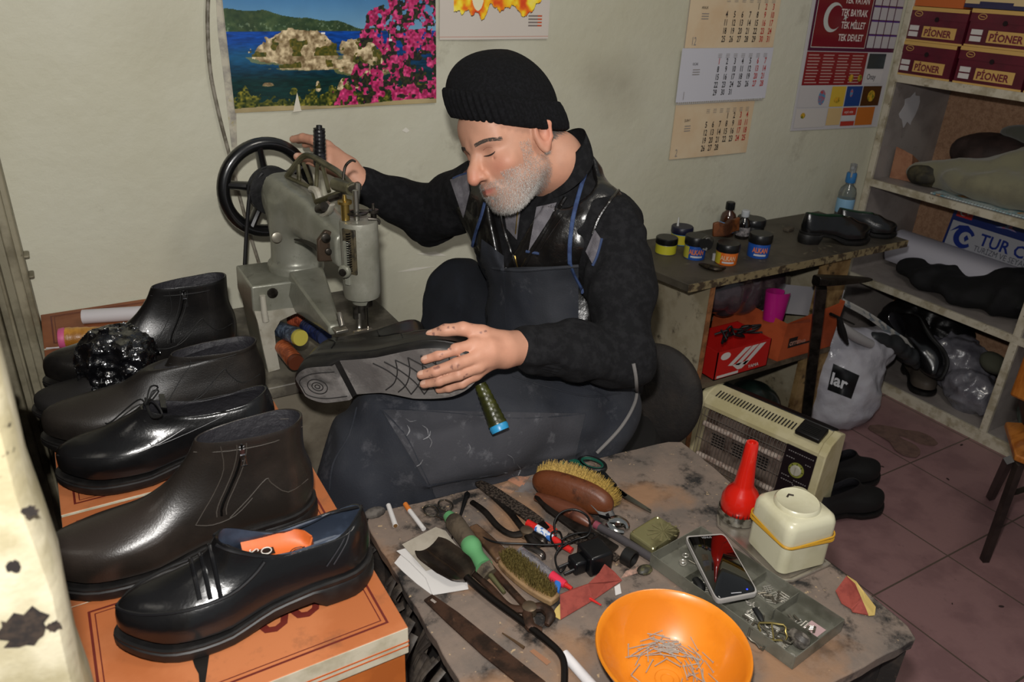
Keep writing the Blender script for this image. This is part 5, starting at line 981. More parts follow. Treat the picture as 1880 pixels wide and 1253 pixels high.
g = G(); g.add(vs_, fs_); tag(g.build('hair', mat('8d8985', .6, c2='4a4642', sc=700), body, True, ang=None), 'cropped grey hair under the hat', kind='stuff')
# fingernails
def nail(c, r, L=.011, w=.0085, side=None):
    a = Vector(c[-2][:3]); b = Vector(c[-1][:3]); d = (b-a).normalized(); tc_ = (Vector(CAM)-b).normalized() if side is None else Vector(side); n_ = (tc_-d*tc_.dot(d)).normalized(); s_ = d.cross(n_); g = G(); rr = c[-1][3]*.93
    P = [[b+d*(rr*.45-L+L*i/5)*1.0+s_*(w/2)*(j/3)*(1 if i < 4 else .8)+n_*(rr*math.sqrt(max(0, 1-(w/2*j/3/rr)**2*1.0))+.0004-(.0012 if i == 5 else 0)) for j in range(-3, 4)] for i in range(6)]; g.sheet(P, .0006); g.build('fingernail', mat('c9a08c', .3, coat=.2), body, True, ang=70)
for k in ('index', 'middle', 'ring', 'thumb'): nail(LH[k], 1, side=(Vector(RC@np.array([-.3, .55, .8])) if k != 'thumb' else Vector(RC@np.array([-.2, .8, .5]))))
nail(RHn['thumb'], 1, side=Vector(RC@np.array([-.2, .3, .9])))
# knitted hat
kn_ = mat('0e0e10', .95, c2='151518', sc=200, bump=.0012, bs=900, spec=.2); hat_o = np.array([0, -.010, .040])
def hatring(r0, z, tilt, n, rib, amp): 
    out = []
    for k in range(n):
        a = 2*PI*k/n; rr_ = r0*(1+0)+amp*math.cos(a*rib); x = (.078+rr_)*math.sin(a); y = (.095+rr_)*math.cos(a)-.002; out.append(toW(hat_o+np.array([x, y, z+tilt*math.cos(a)+.030*math.sin(a)-.003])))
    return out
n = 360; g = G(); R = []
for k, (r0, z) in enumerate([(.002, .0), (.007, -.006), (.0125, -.004), (.0150, .006), (.0155, .022), (.0135, .038), (.011, .047), (.0075, .050), (.003, .047)]): R.append(hatring(r0, z+.002, .036, n, 52, .0019))
g.rings(R, True, False); 
hat = None
g2 = G(); R = []
for k in range(18):
    t = k/17; ph = t*PI/2; r_s = math.cos(ph)**.92; zz = .040+.086*math.sin(ph)**.98; n2_ = 180; ring = []
    for j in range(n2_):
        a = 2*PI*j/n2_; fold = 1-.05*t*(abs(math.cos(2*a+.5)))**2; x = (.085)*r_s*fold*math.sin(a); y = (.102*r_s*fold)*math.cos(a)-.052*t; ring.append(toW(hat_o+np.array([x+.0005*math.cos(a*72)*r_s, y, zz-.003+(.036*math.cos(a)+.030*math.sin(a))*r_s])))
    R.append(ring)
g2.rings(R, True, True); hat = g2.build('knitted_hat', kn_, man, True, ang=180); g.build('ribbed_cuff', kn_, hat, True, ang=180)
# ---------- clothes
wool = mat('151517', .95, c2='1e1e20', sc=60, bump=.0007, bs=700, spec=.2); greyk = mat('6e6b70', .9, c2='5c595e', sc=40, bump=.001, bs=500); leth = mat('0f0e0e', .28, c2='171514', sc=7, bump=.0012, bs=60, coat=.35, spec=.7); denim = mat('10131a', .9, c2='151922', sc=9, c3='20222a', sc3=26, lo3=.62, hi3=.8, bump=.0005, bs=600); apm = mat('20232b', .85, c2='2a2c32', sc=6, c3='55555a', sc3=16, lo3=.57, hi3=.80, bump=.0006, bs=300); trim = mat('2c3c5e', .8)
AX = unit(Ls-Rs); FW = unit(np.cross(AX, np.array([0, 0, 1.]))); FW = FW if FW[0] < 0 else -FW      # chest looks along FW
def torso(P, g=0):
    d = sd_ell(P, pel+np.array([0, 0, .02]), (.165+g, .175+g, .13+g)); sq = np.stack([FW, AX, np.array([0, 0, 1.])], 1)
    d = smin(d, sd_ell(P, belly, (.125+g, .165+g, .15+g), sq), .07); d = smin(d, sd_ell(P, chest+np.array([0, 0, .0]), (.115+g, .165+g, .15+g), sq), .06); d = smin(d, sd_cap(P, Ls+(Rs-Ls)*.12, Rs+(Ls-Rs)*.12, .062+g, .062+g), .05); return smin(d, sd_cap(P, np.array([.875, 1.305, 1.07]), (nk+np.array([.875, 1.305, 1.07]))/2+np.array([.01, .01, -.005]), .085+g, .070+g), .035)
def cr_(P, k=1.0, seed=0): return .004*k*np.sin(fbm(P, 5, 3, seed)*34)+.010*k*(fbm(P, 11, 3, seed+4)-.5)
def sweater(P):
    d = torso(P); A1 = sd_chain(P, [(*Ls, .066), (*((Ls+Le)/2+np.array([.008, 0, 0])), .062), (*Le, .056), (*((Le+Lw)/2), .050), (*(Lw+(Le-Lw)*.10), .040)], .03); A2 = sd_chain(P, [(*Rs, .062), (*((Rs+Re)/2), .060), (*Re, .057), (*((Re+Rw)/2), .048), (*(Rw+(Re-Rw)*.10), .036)], .03); d = smin(smin(d, A1, .035), A2, .035)+cr_(P, .8, 3)+crease(P, 31, .011, 8)
    h_ = (P-HO)@RH; d = np.maximum(d, -(sd_cap(h_, (0, .01, -.085), (0, .02, .1), .050, .09))); return np.maximum(d, pel[2]-.02-P[..., 2])*.85
sw, Vs_, Qs_ = sdf_obj('sweater', [(sweater, (.40, .85, .58), (1.20, 1.78, 1.24), .0065)], wool, man, True, sm=2)
# ribbed cuffs
for w_, e_, r0 in ((Lw, Le, .035), (Rw, Re, .032)):
    d_ = unit(e_-w_); X_, Y_, _z = frame(Vector(d_)); g = G(); R = []
    for k in range(9):
        t = k/8; rr_ = r0+.009*t; R.append([Vector(w_+d_*(.018+.058*t))+(X_*math.cos(2*PI*j/120)+Y_*math.sin(2*PI*j/120))*(rr_+.0010*math.cos(30*2*PI*j/120)) for j in range(120)])
    g.rings(R, True, False); g.build('sleeve_cuff', wool, sw, True, ang=180)
    p0_ = Vector(w_+d_*.020); G().tube([p0_+(X_*math.cos(2*PI*j/40)+Y_*math.sin(2*PI*j/40))*(r0-.002) for j in range(40)], .004, 8, closed=True).build('cuff_edge', wool, sw, True)
trS = BVHTree.FromPolygons([Vector(v) for v in Vs_], [tuple(int(i) for i in q_) for q_ in Qs_])
def vestf(P):
    d = torso(P, .012)+cr_(P, .5, 21)+crease(P, 22, .010, 9); s1 = (P-Ls)@AX; s2 = (P-Rs)@(-AX); d = smax(d, s1-.045, .012); d = smax(d, s2-.03, .012); d = np.maximum(d, pel[2]+.03-P[..., 2])
    # neck opening and V at the front
    q_ = P-nk; v = sd_cap(P, nk+np.array([0, 0, .08]), nk-np.array([0, 0, .02]), .08, .07); d = smax(d, -v, .01); f = (P-chest)@FW; a = (P-chest)@AX; zt = P[..., 2]-(chest[2]-.05); V_ = np.maximum(np.abs(a+.02)-.075*np.clip(zt/.16, 0, 1.1), -(f-.02)); d = smax(d, -V_, .006); return d*.8
vest, Vv_, Qv_ = sdf_obj('leather_vest', [(vestf, (.62, 1.0, .60), (1.15, 1.65, 1.22), .006)], leth, man, True, sm=2)
trVe = BVHTree.FromPolygons([Vector(v) for v in Vv_], [tuple(int(i) for i in q_) for q_ in Qv_])
trV = BVHTree.FromPolygons([Vector(v) for v in list(Vv_)+list(Vs_)], [tuple(int(i) for i in q_) for q_ in list(Qv_)+[q_+len(Vv_) for q_ in Qs_]])
# sweater collar, grey knit panels, zips
g = G(); R = []
nk2 = V3(dep(1026, 296, 1.52))
for k in range(7):
    t = k/6; c_ = nk2+(nk-nk2)*.3+uc*(-.03+.050*t)-fc*.004; 
    R.append([Vector(c_+rc*(.070+.004*math.sin(PI*t))*math.sin(a)+(fc*.75-uc*.15)*(.072)*math.cos(a)+uc*(-.018*math.cos(a))) for a in [2*PI*j/48 for j in range(48)]])
R.append([p-Vector(RH@np.array([.0, 0, .004])) for p in R[-1]]); g.rings(R, True, False); g.build('sweater_collar', wool, sw, True, ang=180)
def patch(tr, px, nm, m, par, e=.003, nu=14, nv=14, th=.0015):
    c = [Vector(dep(a, b, 2.0)) for a, b in px]; P = decal(tr, c, nu, nv, e)
    g = G(); g.sheet(P, th); return g.build(nm, m, par, True, ang=80)
def line(tr, px, r, e=.001, n=30):
    q_ = spline([(a, b, 0) for a, b in px], max(2, n//len(px))); out = []
    for a in q_:
        d = Vector(ray(a.x, a.y)); hit = tr.ray_cast(Vector(CAM), d)
        if hit[0]: out.append(hit[0]-d*e)
    return out
patch(trV, [(970, 462), (1010, 400), (1022, 372), (985, 380)], 'knit_panel', greyk, sw)
patch(trV, [(930, 420), (948, 440), (955, 385), (925, 388)], 'knit_panel', greyk, sw)
patch(trV, [(826, 330), (850, 400), (862, 350), (858, 318)], 'knit_panel', greyk, sw)
patch(trV, [(1075, 462), (1088, 486), (1104, 440), (1092, 422)], 'knit_panel', greyk, sw)
for px_, nm, m_, r in (([(952, 385), (950, 400), (947, 430)], 'collar_zip', brass, .0022), ([(966, 462), (990, 466)], 'trim_band', trim, .003), ([(1105, 438), (1096, 470), (1088, 488)], 'trim_band', trim, .0028), ([(832, 328), (846, 322), (860, 318)], 'trim_band', trim, .0028)):
    L = line(trV, px_, r); 
    if len(L) > 2: G().tube(L, r, 8).build(nm, m_, sw, True)
for px_, r, m_ in (([(918, 385), (925, 420), (940, 465), (950, 495)], .0035, leth), ([(1038, 362), (1015, 400), (990, 440), (972, 470), (958, 495)], .0045, leth), ([(1035, 395), (1010, 430), (985, 470)], .002, leth), ([(1140, 345), (1120, 370), (1100, 400), (1088, 430)], .0035, leth), ([(945, 470), (950, 492)], .002, brass)):
    L = line(trV, px_, r, 0)
    if len(L) > 2: G().tube(L, r, 8).build('vest_edge' if m_ is leth else 'vest_zip', m_, vest, True)
# ---------- trousers and apron
hipL = pel+np.array([-.02, -.09, -.0]); hipR = pel+np.array([-.04, .09, .0])
def tbl(P): return 1.045-.125*(P[..., 0]-.34)-P[..., 1]
def trou(P):
    d = sd_chain(P, [(*hipL, .105), (*lk, .075), (*la, .055)], .03); d2 = sd_chain(P, [(*hipR, .105), (*rk, .072), (*ra, .058)], .03); d = smin(d, d2, .03); d = smin(d, sd_ell(P, pel, (.15, .16, .12)), .05); d = np.maximum(d, np.where(P[..., 2] < .68, tbl(P), -1)); return (d+cr_(P, .9, 51)+crease(P, 52, .012, 7))*.8
sdf_obj('trousers', [(trou, (.45, .90, .06), (1.2, 1.75, .92), .009)], denim, man, True, sm=2)
for i, a in enumerate((la, ra)):
    g = G(); g.ell((0, -.06, 0), (.045, .13, .04)); g.build('work_shoe', blkle, man, False); bpy.data.objects[-1] if False else None
    o = man.children[-1] if False else [c for c in bpy.data.objects if c.parent == man and c.name.startswith('work_shoe')][-1]; o.location = Vector(a)-Vector((.95, 1.25, .40))+Vector((-.03, 0, -.05)); o.rotation_euler = (0, 0, -.9)
def W3(px, py, d): return V3(dep(px, py, d))
def apronf(P):
    lap = sd_chain(P, [(*W3(1050, 750, 1.60), .108), (*W3(900, 790, 1.50), .120), (*W3(735, 812, 1.46), .105)], .05)
    low = sd_chain(P, [(*W3(735, 812, 1.46), .100), (*(W3(700, 890, 1.47)), .095), (*(W3(715, 1010, 1.52)), .10)], .05); d = smin(lap, low, .05)
    mid = sd_chain(P, [(*W3(1000, 820, 1.58), .10), (*W3(930, 930, 1.62), .11)], .05); d = smin(d, mid, .08); d = smin(d, sd_cap(P, W3(1066, 740, 1.60), W3(1040, 800, 1.62), .10, .085), .06)
    n = fbm(P, 3.2, 3, 91); d = d+.007*np.sin(n*30+P[..., 0]*20)+.010*(fbm(P, 9, 3, 92)-.5)+crease(P, 95, .022, 4.5); d = np.maximum(d, np.where(P[..., 2] < .665, tbl(P), -1)); return d*.8
ap, Va_, Qa_ = sdf_obj('apron', [(apronf, (.15, .85, .25), (1.2, 1.5, .95), .008)], apm, man, True, sm=2)
# bib following the torso
trT = BVHTree.FromPolygons([Vector(v) for v in list(Vv_)+list(Vs_)+list(Va_)], [tuple(int(i) for i in q_) for q_ in list(Qv_)+[q_+len(Vv_) for q_ in Qs_]+[q_+len(Vv_)+len(Vs_) for q_ in Qa_]])
c = [Vector(dep(a, b, 2.0)) for a, b in ((872, 630), (1062, 640), (1062, 489), (905, 493))]; P = decal(trVe, c, 40, 34, .010)
g = G(); g.sheet(P, .002); g.build('apron_bib', apm, ap, True, ang=80)
c = [Vector(dep(a, b, 2.0)) for a, b in ((868, 640), (930, 640), (925, 470), (884, 440))]; P = decal(trVe, c, 12, 20, .011); g = G(); g.sheet(P, .002); g.build('apron_bib', apm, ap, True, ang=80)
sk = mat('34476e', .8, c2='26355a', sc=60)
for px_ in ([(890, 372), (884, 395), (874, 425), (866, 455)], [(1084, 262), (1080, 300), (1066, 345), (1052, 400), (1046, 450), (1046, 485)], [(1046, 483), (1054, 505), (1070, 535)]):
    L = line(trV, px_, .003, .009); 
    if len(L) > 2: G().tube(L, .0042 if px_[0][0] != 1046 else .006, 8, flat=.5).build('apron_strap', sk, ap, True)
L = line(trV, [(905, 493), (950, 497), (1000, 494), (1062, 489)], .003, .012); 
if len(L) > 2: G().tube(L, .0035, 8).build('bib_hem', apm, ap, True)
L = line(trT, [(1163, 668), (1168, 700), (1166, 738), (1140, 785), (1096, 832)], .003, .002)
if len(L) > 2: G().tube(L, .0035, 8).build('apron_binding', mat('6d6a68', .8), ap, True)
pn_ = mat('35353a', .85, c2='2a2b30', sc=8, c3='66666a', sc3=22, lo3=.57, hi3=.78, bump=.0006, bs=260)
c = [Vector(dep(a, b, 2.0)) for a, b in ((800, 915), (1050, 868), (1075, 760), (700, 752))]; P = decal(trT, c, 26, 18, .004); g = G(); g.sheet(P, .003); g.build('apron_patch_panel', pn_, ap, True, ang=80)
for px_ in ([(700, 752), (745, 800), (775, 860), (800, 915)], [(655, 748), (640, 800), (612, 850), (604, 900)], [(700, 752), (800, 756), (950, 768), (1075, 760)], [(940, 690), (1010, 712), (1080, 728), (1140, 722)], [(1000, 700), (1050, 706), (1100, 720), (1118, 735)]):
    L = line(trT, px_, .003, .003)
    if len(L) > 2: G().tube(L, .0018, 6, flat=.6).build('apron_seam', apm, ap, True)
rq_ = random.Random(31); sme = mat('77777a', .9, c2='5c5c60', sc=200)
for i in range(10):
    cx_, cy_ = rq_.uniform(745, 960), rq_.uniform(770, 870); a_ = rq_.uniform(0, 3.1); L = line(trT, [(cx_, cy_), (cx_+12*math.cos(a_), cy_+10*math.sin(a_)), (cx_+rq_.uniform(14, 30)*math.cos(a_+.4), cy_+20*math.sin(a_+.4))], .001, .0062)
    if len(L) > 2: G().tube(L, [.0004+.0010*math.sin(PI*k/(len(L)-1)) for k in range(len(L))], 5, flat=.3).build('glue_smear', sme, ap, True)
# thread cone lying on the lap
cone('thread_cone', 'dark olive thread cone with bright blue end lying on the apron lap', dep(914, 780, 1.325), dep(882, 706, 1.335), .0165, .0105, mat('24260f', .3, c2='45481a', sc=14, bump=.0004, bs=260), mat('2c88b8', .35), core=False)
# chair behind the man
oc = thing('office_chair', 'worn black chair with a round back behind the man', 'chair', (1.0, 1.27, 0)); bc = V3(dep(1200, 728, 1.93)); nb = Vector((-.86, -.48, .18)).normalized()
G().lathe([(.001, -.020), (.118, -.020), (.134, -.010), (.136, .0), (.128, .012), (.09, .020), (.001, .022)], bc, nb, 56, sx=.90).build('backrest', mat('161210', .75, c2='241e19', sc=12, c3='4a443c', sc3=60, lo3=.64, hi3=.75, bump=.0012, bs=90), oc, True, ang=50)
G().lathe([(.001, 0), (.17, 0), (.185, .02), (.17, .045), (.001, .05)], (.99, 1.27, .455), (0, 0, 1), 40).build('seat', mat('151312', .7), oc, True, ang=50)
g = G(); g.tube([Vector((1.06, 1.26, .46)), Vector((1.17, 1.30, .44)), Vector(bc)-nb*.02], .010, 8, sub=4); g.build('back_bar', dst, oc, True); g = G(); g.cyl((.99, 1.27, .12), (.99, 1.27, .46), .022); g.build('column', steel, oc, True)
for k in range(5): g = G(); a = 2*PI*k/5+.3; g.tube([Vector((.99, 1.27, .13)), Vector((.99+.12*math.cos(a), 1.27+.12*math.sin(a), .11)), Vector((.99+.27*math.cos(a), 1.27+.27*math.sin(a), .045))], [.02, .017, .012], 10, sub=4); l = g.build('leg', steel, oc, True); G().ell((.99+.275*math.cos(a), 1.27+.275*math.sin(a), .024), (.02, .02, .024)).build('caster', rub, l, True)
# ================= LOW WORK TABLE AND TOOLS =================
TZ = .64
def T(px, py, h=0): return at(px, py, z=TZ+h)
tab = thing('work_table', 'low battered work table with a stained worn top full of tools', 'table', (.65, .68, 0))
tl_, tr_, br_ = T(664, 948), T(1245, 806), T(1692, 1168); bl_ = Vector((tl_.x-.01, br_.y+.02, TZ)); 
topm = mat('7c6c60', .6, c2='5c544e', sc=8, lo=.36, hi=.62, c3='201e1d', sc3=15, lo3=.52, hi3=.64, bump=.0009, bs=70, r2=.75)
nt = topm.node_tree; N_ = nt.nodes; L_ = nt.links; b = N_['Principled BSDF']; src = b.inputs['Base Color'].links[0].from_socket; vo = N_.new('ShaderNodeTexNoise'); vo.inputs['Scale'].default_value = 110; vo.inputs['Detail'].default_value = 3; tc = N_.new('ShaderNodeTexCoord'); L_.new(tc.outputs['Object'], vo.inputs['Vector'])
mr = N_.new('ShaderNodeMapRange'); mr.inputs[1].default_value = .68; mr.inputs[2].default_value = .74; L_.new(vo.outputs['Fac'], mr.inputs[0]); mx = N_.new('ShaderNodeMix'); mx.data_type = 'RGBA'; L_.new(mr.outputs[0], mx.inputs[0]); L_.new(src, mx.inputs[6]); mx.inputs[7].default_value = (*rgb('a89070'), 1)
vo2 = N_.new('ShaderNodeTexNoise'); vo2.inputs['Scale'].default_value = 5; vo2.inputs['Detail'].default_value = 7; L_.new(tc.outputs['Object'], vo2.inputs['Vector']); mr2 = N_.new('ShaderNodeMapRange'); mr2.inputs[1].default_value = .56; mr2.inputs[2].default_value = .66; L_.new(vo2.outputs['Fac'], mr2.inputs[0]); mx2 = N_.new('ShaderNodeMix'); mx2.data_type = 'RGBA'; L_.new(mr2.outputs[0], mx2.inputs[0]); L_.new(mx.outputs[2], mx2.inputs[6]); mx2.inputs[7].default_value = (*rgb('8a6a50'), 1); L_.new(mx2.outputs[2], b.inputs['Base Color'])
g = G(); cs_ = [tl_, tr_, br_, bl_]; pl = []; rr = random.Random(2)
for i in range(4):
    a, b_ = cs_[i], cs_[(i+1) % 4]; nseg = 26
    for k in range(nseg):
        p = a.lerp(b_, k/nseg); d = (b_-a).normalized(); nn_ = Vector((d.y, -d.x, 0)); cut = .010 if k in (0,) else 0; pl.append(p-nn_*(-1)*0+nn_*rr.uniform(-.0016, .0016)+(d*.012 if k == 0 else Vector()))
ctr = sum(cs_, Vector())/4; n = len(pl); g.add([Vector((p.x, p.y, TZ)) for p in pl]+[Vector((p.x+(ctr.x-p.x)*.004, p.y+(ctr.y-p.y)*.004, TZ-.022)) for p in pl], [tuple(range(n))[::-1], tuple(range(n, 2*n))]+[(i, (i+1) % n, n+(i+1) % n, n+i) for i in range(n)])
g.build('table_top', [topm], tab, True, ang=30, bevel=.002)
bkw = mat('1a1613', .8, c2='3a3028', sc=14, c3='5a4a3a', sc3=30, lo3=.6, hi3=.7, bump=.002, bs=40); ins_ = lambda p, f: Vector((p.x+(ctr.x-p.x)*f, p.y+(ctr.y-p.y)*f, p.z))
q4 = [ins_(p, .07) for p in cs_]; g = G(); g.add([Vector((p.x, p.y, TZ-.0225)) for p in q4]+[Vector((p.x, p.y, .12)) for p in q4], [(0, 1, 5, 4), (1, 2, 6, 5), (2, 3, 7, 6), (3, 0, 4, 7), (7, 6, 5, 4)]); g.build('crate_side', bkw, tab, True, ang=None)
for p in q4: G().tube([Vector((p.x, p.y, 0)), Vector((p.x, p.y, TZ-.023))], .018, 4).build('leg', bkw, tab, True, ang=30)
# shreds and straps hanging along the left side of the table
g = G(); rr = random.Random(11)
for k in range(46):
    t = rr.random()*.9+.03; p = tl_.lerp(bl_, t); w_ = rr.uniform(.003, .009); L0 = rr.uniform(.05, .16); z0 = TZ-rr.uniform(.005, .05); x0 = p.x-rr.uniform(.0, .03); g.tube([Vector((x0+.02, p.y, z0)), Vector((x0-.004, p.y+rr.uniform(-.01, .01), z0-L0*.3)), Vector((x0-rr.uniform(-.01, .012), p.y+rr.uniform(-.015, .015), z0-L0*.7)), Vector((x0, p.y+rr.uniform(-.02, .02), z0-L0))], w_, 6, sub=3, flat=.35)
o = g.build('leather_strips', mat('2e2824', .6, c2='4c443c', sc=25, c3='15120f', sc3=40), ang=60); tag(o, 'tangle of leather strips and cord hanging down the left table side', 'strips', kind='stuff')
# ---- helpers for tools lying on the table
rust = mat('4a3428', .5, .55, c2='2e221b', sc=30, c3='7a5a44', sc3=70, lo3=.62, hi3=.75, bump=.0004, bs=200); iron = mat('3a3531', .35, .8, c2='221e1b', sc=25); chrome = mat('c0bfba', .15, 1); wht = mat('c6c3c0', .5)
def tool(name, label, cat, px, group=None): p = T(*px); return thing(name, label, cat, (p.x, p.y, TZ), group=group)
def PT(*pts): return [T(a, b, h) for a, b, h in pts]
def cyl2(par, nm, m, a, b, r0, r1=None, n=18): return G().tube([a, b], [r0, r0 if r1 is None else r1], n).build(nm, m, par, True, ang=50)
def flatbar(pts, w, th, M=None, n_=None, taper=None):
    """flat strip lying with its top up, pts at mid height"""
    g = G(); P = [Vector(p) for p in pts]; R = []
    for i, p in enumerate(P):
        d = (P[min(i+1, len(P)-1)]-P[max(i-1, 0)]); d.z = 0; d.normalize(); sdv = Vector((-d.y, d.x, 0)); ww = w[i] if hasattr(w, '__len__') else w; R.append([p+sdv*ww/2+Vector((0, 0, -th/2)), p-sdv*ww/2+Vector((0, 0, -th/2)), p-sdv*ww/2+Vector((0, 0, th/2)), p+sdv*ww/2+Vector((0, 0, th/2))])
    g.rings(R); return g
# cigarettes and small stone
filt = mat('c4702c', .6); tob = mat('6a4a22', .9)
t = tool('cigarette', 'white rolled cigarette without filter near the far left table corner', 'cigarette', (720, 950)); a, b = PT((713, 928, .010), (726, 966, .006)); cyl2(t, 'paper', wht, a, b, .0042, .0046); cyl2(t, 'tobacco', tob, b, b+(b-a).normalized()*.0006, .0038)
t = tool('cigarette', 'filter cigarette with orange tip lying beside the unfiltered one', 'cigarette', (760, 945)); a, m_, b = PT((744, 926, .005), (752, 938, .005), (778, 972, .005)); cyl2(t, 'filter', filt, a, m_, .0043); cyl2(t, 'paper', wht, m_, b, .0041)
g = G(); p = T(688, 942, .004); g.ell((0, 0, .004), (.020, .012, .009), n=9, m=6); o = g.build('grey_stone', mat('5a5550', .9, c2='3a3632', sc=60, bump=.001, bs=100), ang=50); place(o, (p.x, p.y, TZ)); tag(o, 'rough grey lump at the far left corner of the work table', 'stone')
def ringpts(c, r1, r2, an, n=20, z=0): return [c+Vector((math.cos(an)*r1*math.cos(a)-math.sin(an)*r2*math.sin(a), math.sin(an)*r1*math.cos(a)+math.cos(an)*r2*math.sin(a), z)) for a in [2*PI*k/n for k in range(n)]]
# small steel scissors
t = tool('small_scissors', 'small steel scissors with ring handles beside the cigarettes', 'scissors', (810, 940)); c1, c2_ = PT((791, 938, .004), (818, 928, .007)); dd = (T(850, 985, .004)-T(805, 935, .004)).normalized(); an = math.atan2(dd.y, dd.x)
for c_, nm, e in ((c1, 'blade', (830, 990)), (c2_, 'blade', (836, 985))):
    g = G(); g.tube(ringpts(c_, .0155, .0115, an), .0017, 8, closed=True); g.tube([c_+dd*.014, T(828, 962, .005), T(*e, .004)], [.0022, .0028, .001], 8, sub=3, flat=.6); g.build(nm, mat('9a9488', .25, 1), t, True)
# green and wood handled screwdriver
t = tool('screwdriver', 'screwdriver with worn wooden grip and pale green collars', 'screwdriver', (860, 1000)); gr_ = mat('5a9462', .45, coat=.2); P0, P1, P2, P3, P4, P5, P6 = PT((823, 947, .017), (836, 962, .017), (861, 997, .017), (879, 1026, .016), (889, 1042, .015), (900, 1056, .011), (926, 1089, .006))
cyl2(t, 'top_collar', gr_, P0, P0.lerp(P1, .5), .0095, .012); g = G(); g.tube([P0.lerp(P1, .5), P1, P2], [.0125, .0158, .0150], 20, sub=5); g.build('wooden_grip', mat('4f4436', .8, c2='332a20', sc=40, stretch=(1, 1, 1), bump=.0015, bs=90), t, True)
G().tube([P2, P2.lerp(P3, .3), P2.lerp(P3, .7), P3, P4], [.0148, .0165, .0125, .012, .0145], 20, sub=4).build('green_grip', gr_, t, True); G().tube([P4, P5], [.0155, .0125], 6).build('bolster', mat('5a5040', .7, c2='2c241c', sc=50), t, True, ang=20); cyl2(t, 'shaft', mat('6c6a4a', .4, .6), P5, P6, .0042, .0032)
# charger: plug end, cable, block
t = tool('phone_charger', 'black phone charger with its cable coiled in loops', 'charger', (1075, 1030)); cb = mat('0c0c0d', .35); g = G(); M0 = T(1078, 1030, .018)
dx = (T(1110, 1020)-T(1055, 1040)); dx.z = 0; dx.normalize(); dyv = Vector((-dx.y, dx.x, 0)); Mm = basis(dx, dyv, Vector((0, 0, 1))).to_4x4(); Mm.translation = M0
g.box((-.006, -.020, -.018), (.036, .024, .020), Mm); g.box((-.028, -.010, -.014), (-.005, .016, .010), Mm); g.build('charger_block', mat('0e0e10', .3), t, True, bevel=.004)
g = G()
for s_ in (-.006, .010): g.tube([Mm@Vector((-.028, s_, -.002)), Mm@Vector((-.046, s_, -.004))], .0022, 8)
g.build('prong', mat('2a2a2c', .3, .5), t, True)
g = G(); g.tube(PT((845, 948, .006), (851, 928, .010), (856, 912, .012)), [.0024, .0034, .0046], 8, sub=3); g.tube(PT((856, 914, .012), (858, 906, .012)), .0052, 4); g.build('plug', cb, t, True)
g = G(); g.tube(PT((845, 946, .006), (843, 958, .003), (862, 972, .006), (880, 984, .012), (910, 996, .018), (960, 999, .020), (1010, 1001, .018), (1050, 995, .020), (1082, 980, .022)), .0017, 8, sub=6)
g.tube(PT((1020, 985, .020), (1018, 960, .030), (1030, 942, .038), (1055, 936, .040), (1078, 948, .036), (1084, 970, .030), (1078, 984, .026), (1060, 990, .022), (1040, 1000, .020), (1024, 1010, .018)), .0019, 8, sub=6)
g.tube(PT((1024, 1010, .018), (1012, 992, .018), (1014, 978, .020), (1028, 978, .022), (1032, 1000, .022), (1020, 1020, .014), (1022, 1040, .010), (1030, 1050, .008), (1038, 1040, .010)), .0017, 8, sub=6); g.tube(PT((1030, 992, .024), (1050, 982, .028), (1075, 978, .028), (1092, 982, .02), (1080, 1004, .022)), .0017, 8, sub=6); g.build('cable', cb, t, True, ang=180)
# pincers
def pincers(label, h1, h2, piv, jaws, r=.006, m=rust, name='pincers', grp=None):
    t = tool(name, label, 'pliers', piv[:2]); Pv = T(*piv)
    for h in (h1, h2):
        P = PT(*h); k = len(P); G().tube(P+[Pv], [r*1.0]+[r*1.15]*(k-1)+[r*1.5], 10, sub=5, flat=.7).build('handle', m, t, True)
    G().lathe([(.011, -.006), (.011, .006), (.006, .008), (.001, .008)], Pv, (0, 0, 1), 18).build('pivot', mat('7a6a58', .35, .8), t, True)
    for jw in jaws: P = PT(*jw); G().tube([Pv]+P, [r*1.5]+[r*1.5, r*1.6, r*.8][:len(P)], 10, sub=5, flat=.8).build('jaw', m, t, True)
    return t
pincers('rusty brown pincers with long handles at the middle of the table, near the wire brush', [(868, 1052, .007), (900, 1080, .007), (935, 1115, .008)], [(900, 1040, .007), (930, 1075, .008), (958, 1105, .009)], (972, 1119, .011), [[(995, 1116, .012), (1010, 1130, .012), (1004, 1148, .009)], [(968, 1132, .011), (975, 1152, .010), (995, 1157, .008)]], .0052)
g = G(); a, b_ = PT((985, 1150, .012), (1008, 1140, .012)); 
pincers('dark pincers with curved handles pointing to the far table edge', [(866, 922, .007), (890, 940, .007), (915, 968, .008), (940, 982, .008)], [(905, 912, .006), (935, 940, .006), (955, 965, .008)], (967, 978, .011), [[(985, 985, .010), (996, 992, .010), (1002, 1000, .007)], [(975, 992, .010), (990, 1004, .008)]], .0052, iron)
# rasp / wood file
rasm = mat('5c5148', .45, .6, c2='2a2420', sc=260, lo=.45, hi=.55, bump=.0015, bs=420); t = tool('rasp', 'long half round rasp with toothed face lying at the far edge', 'rasp', (930, 920)); P = spline(PT((876, 886, .008), (895, 897, .008), (930, 920, .008), (965, 943, .008), (990, 962, .008)), 4); k = len(P); g = flatbar(P, [.012+.012*min(1, i/5) for i in range(k)], .006); g.build('toothed_blade', rasm, t, True, bevel=.001); g = flatbar(PT((990, 962, .008), (1006, 972, .007)), [.02, .008], .005); g.build('tang', iron, t, True)
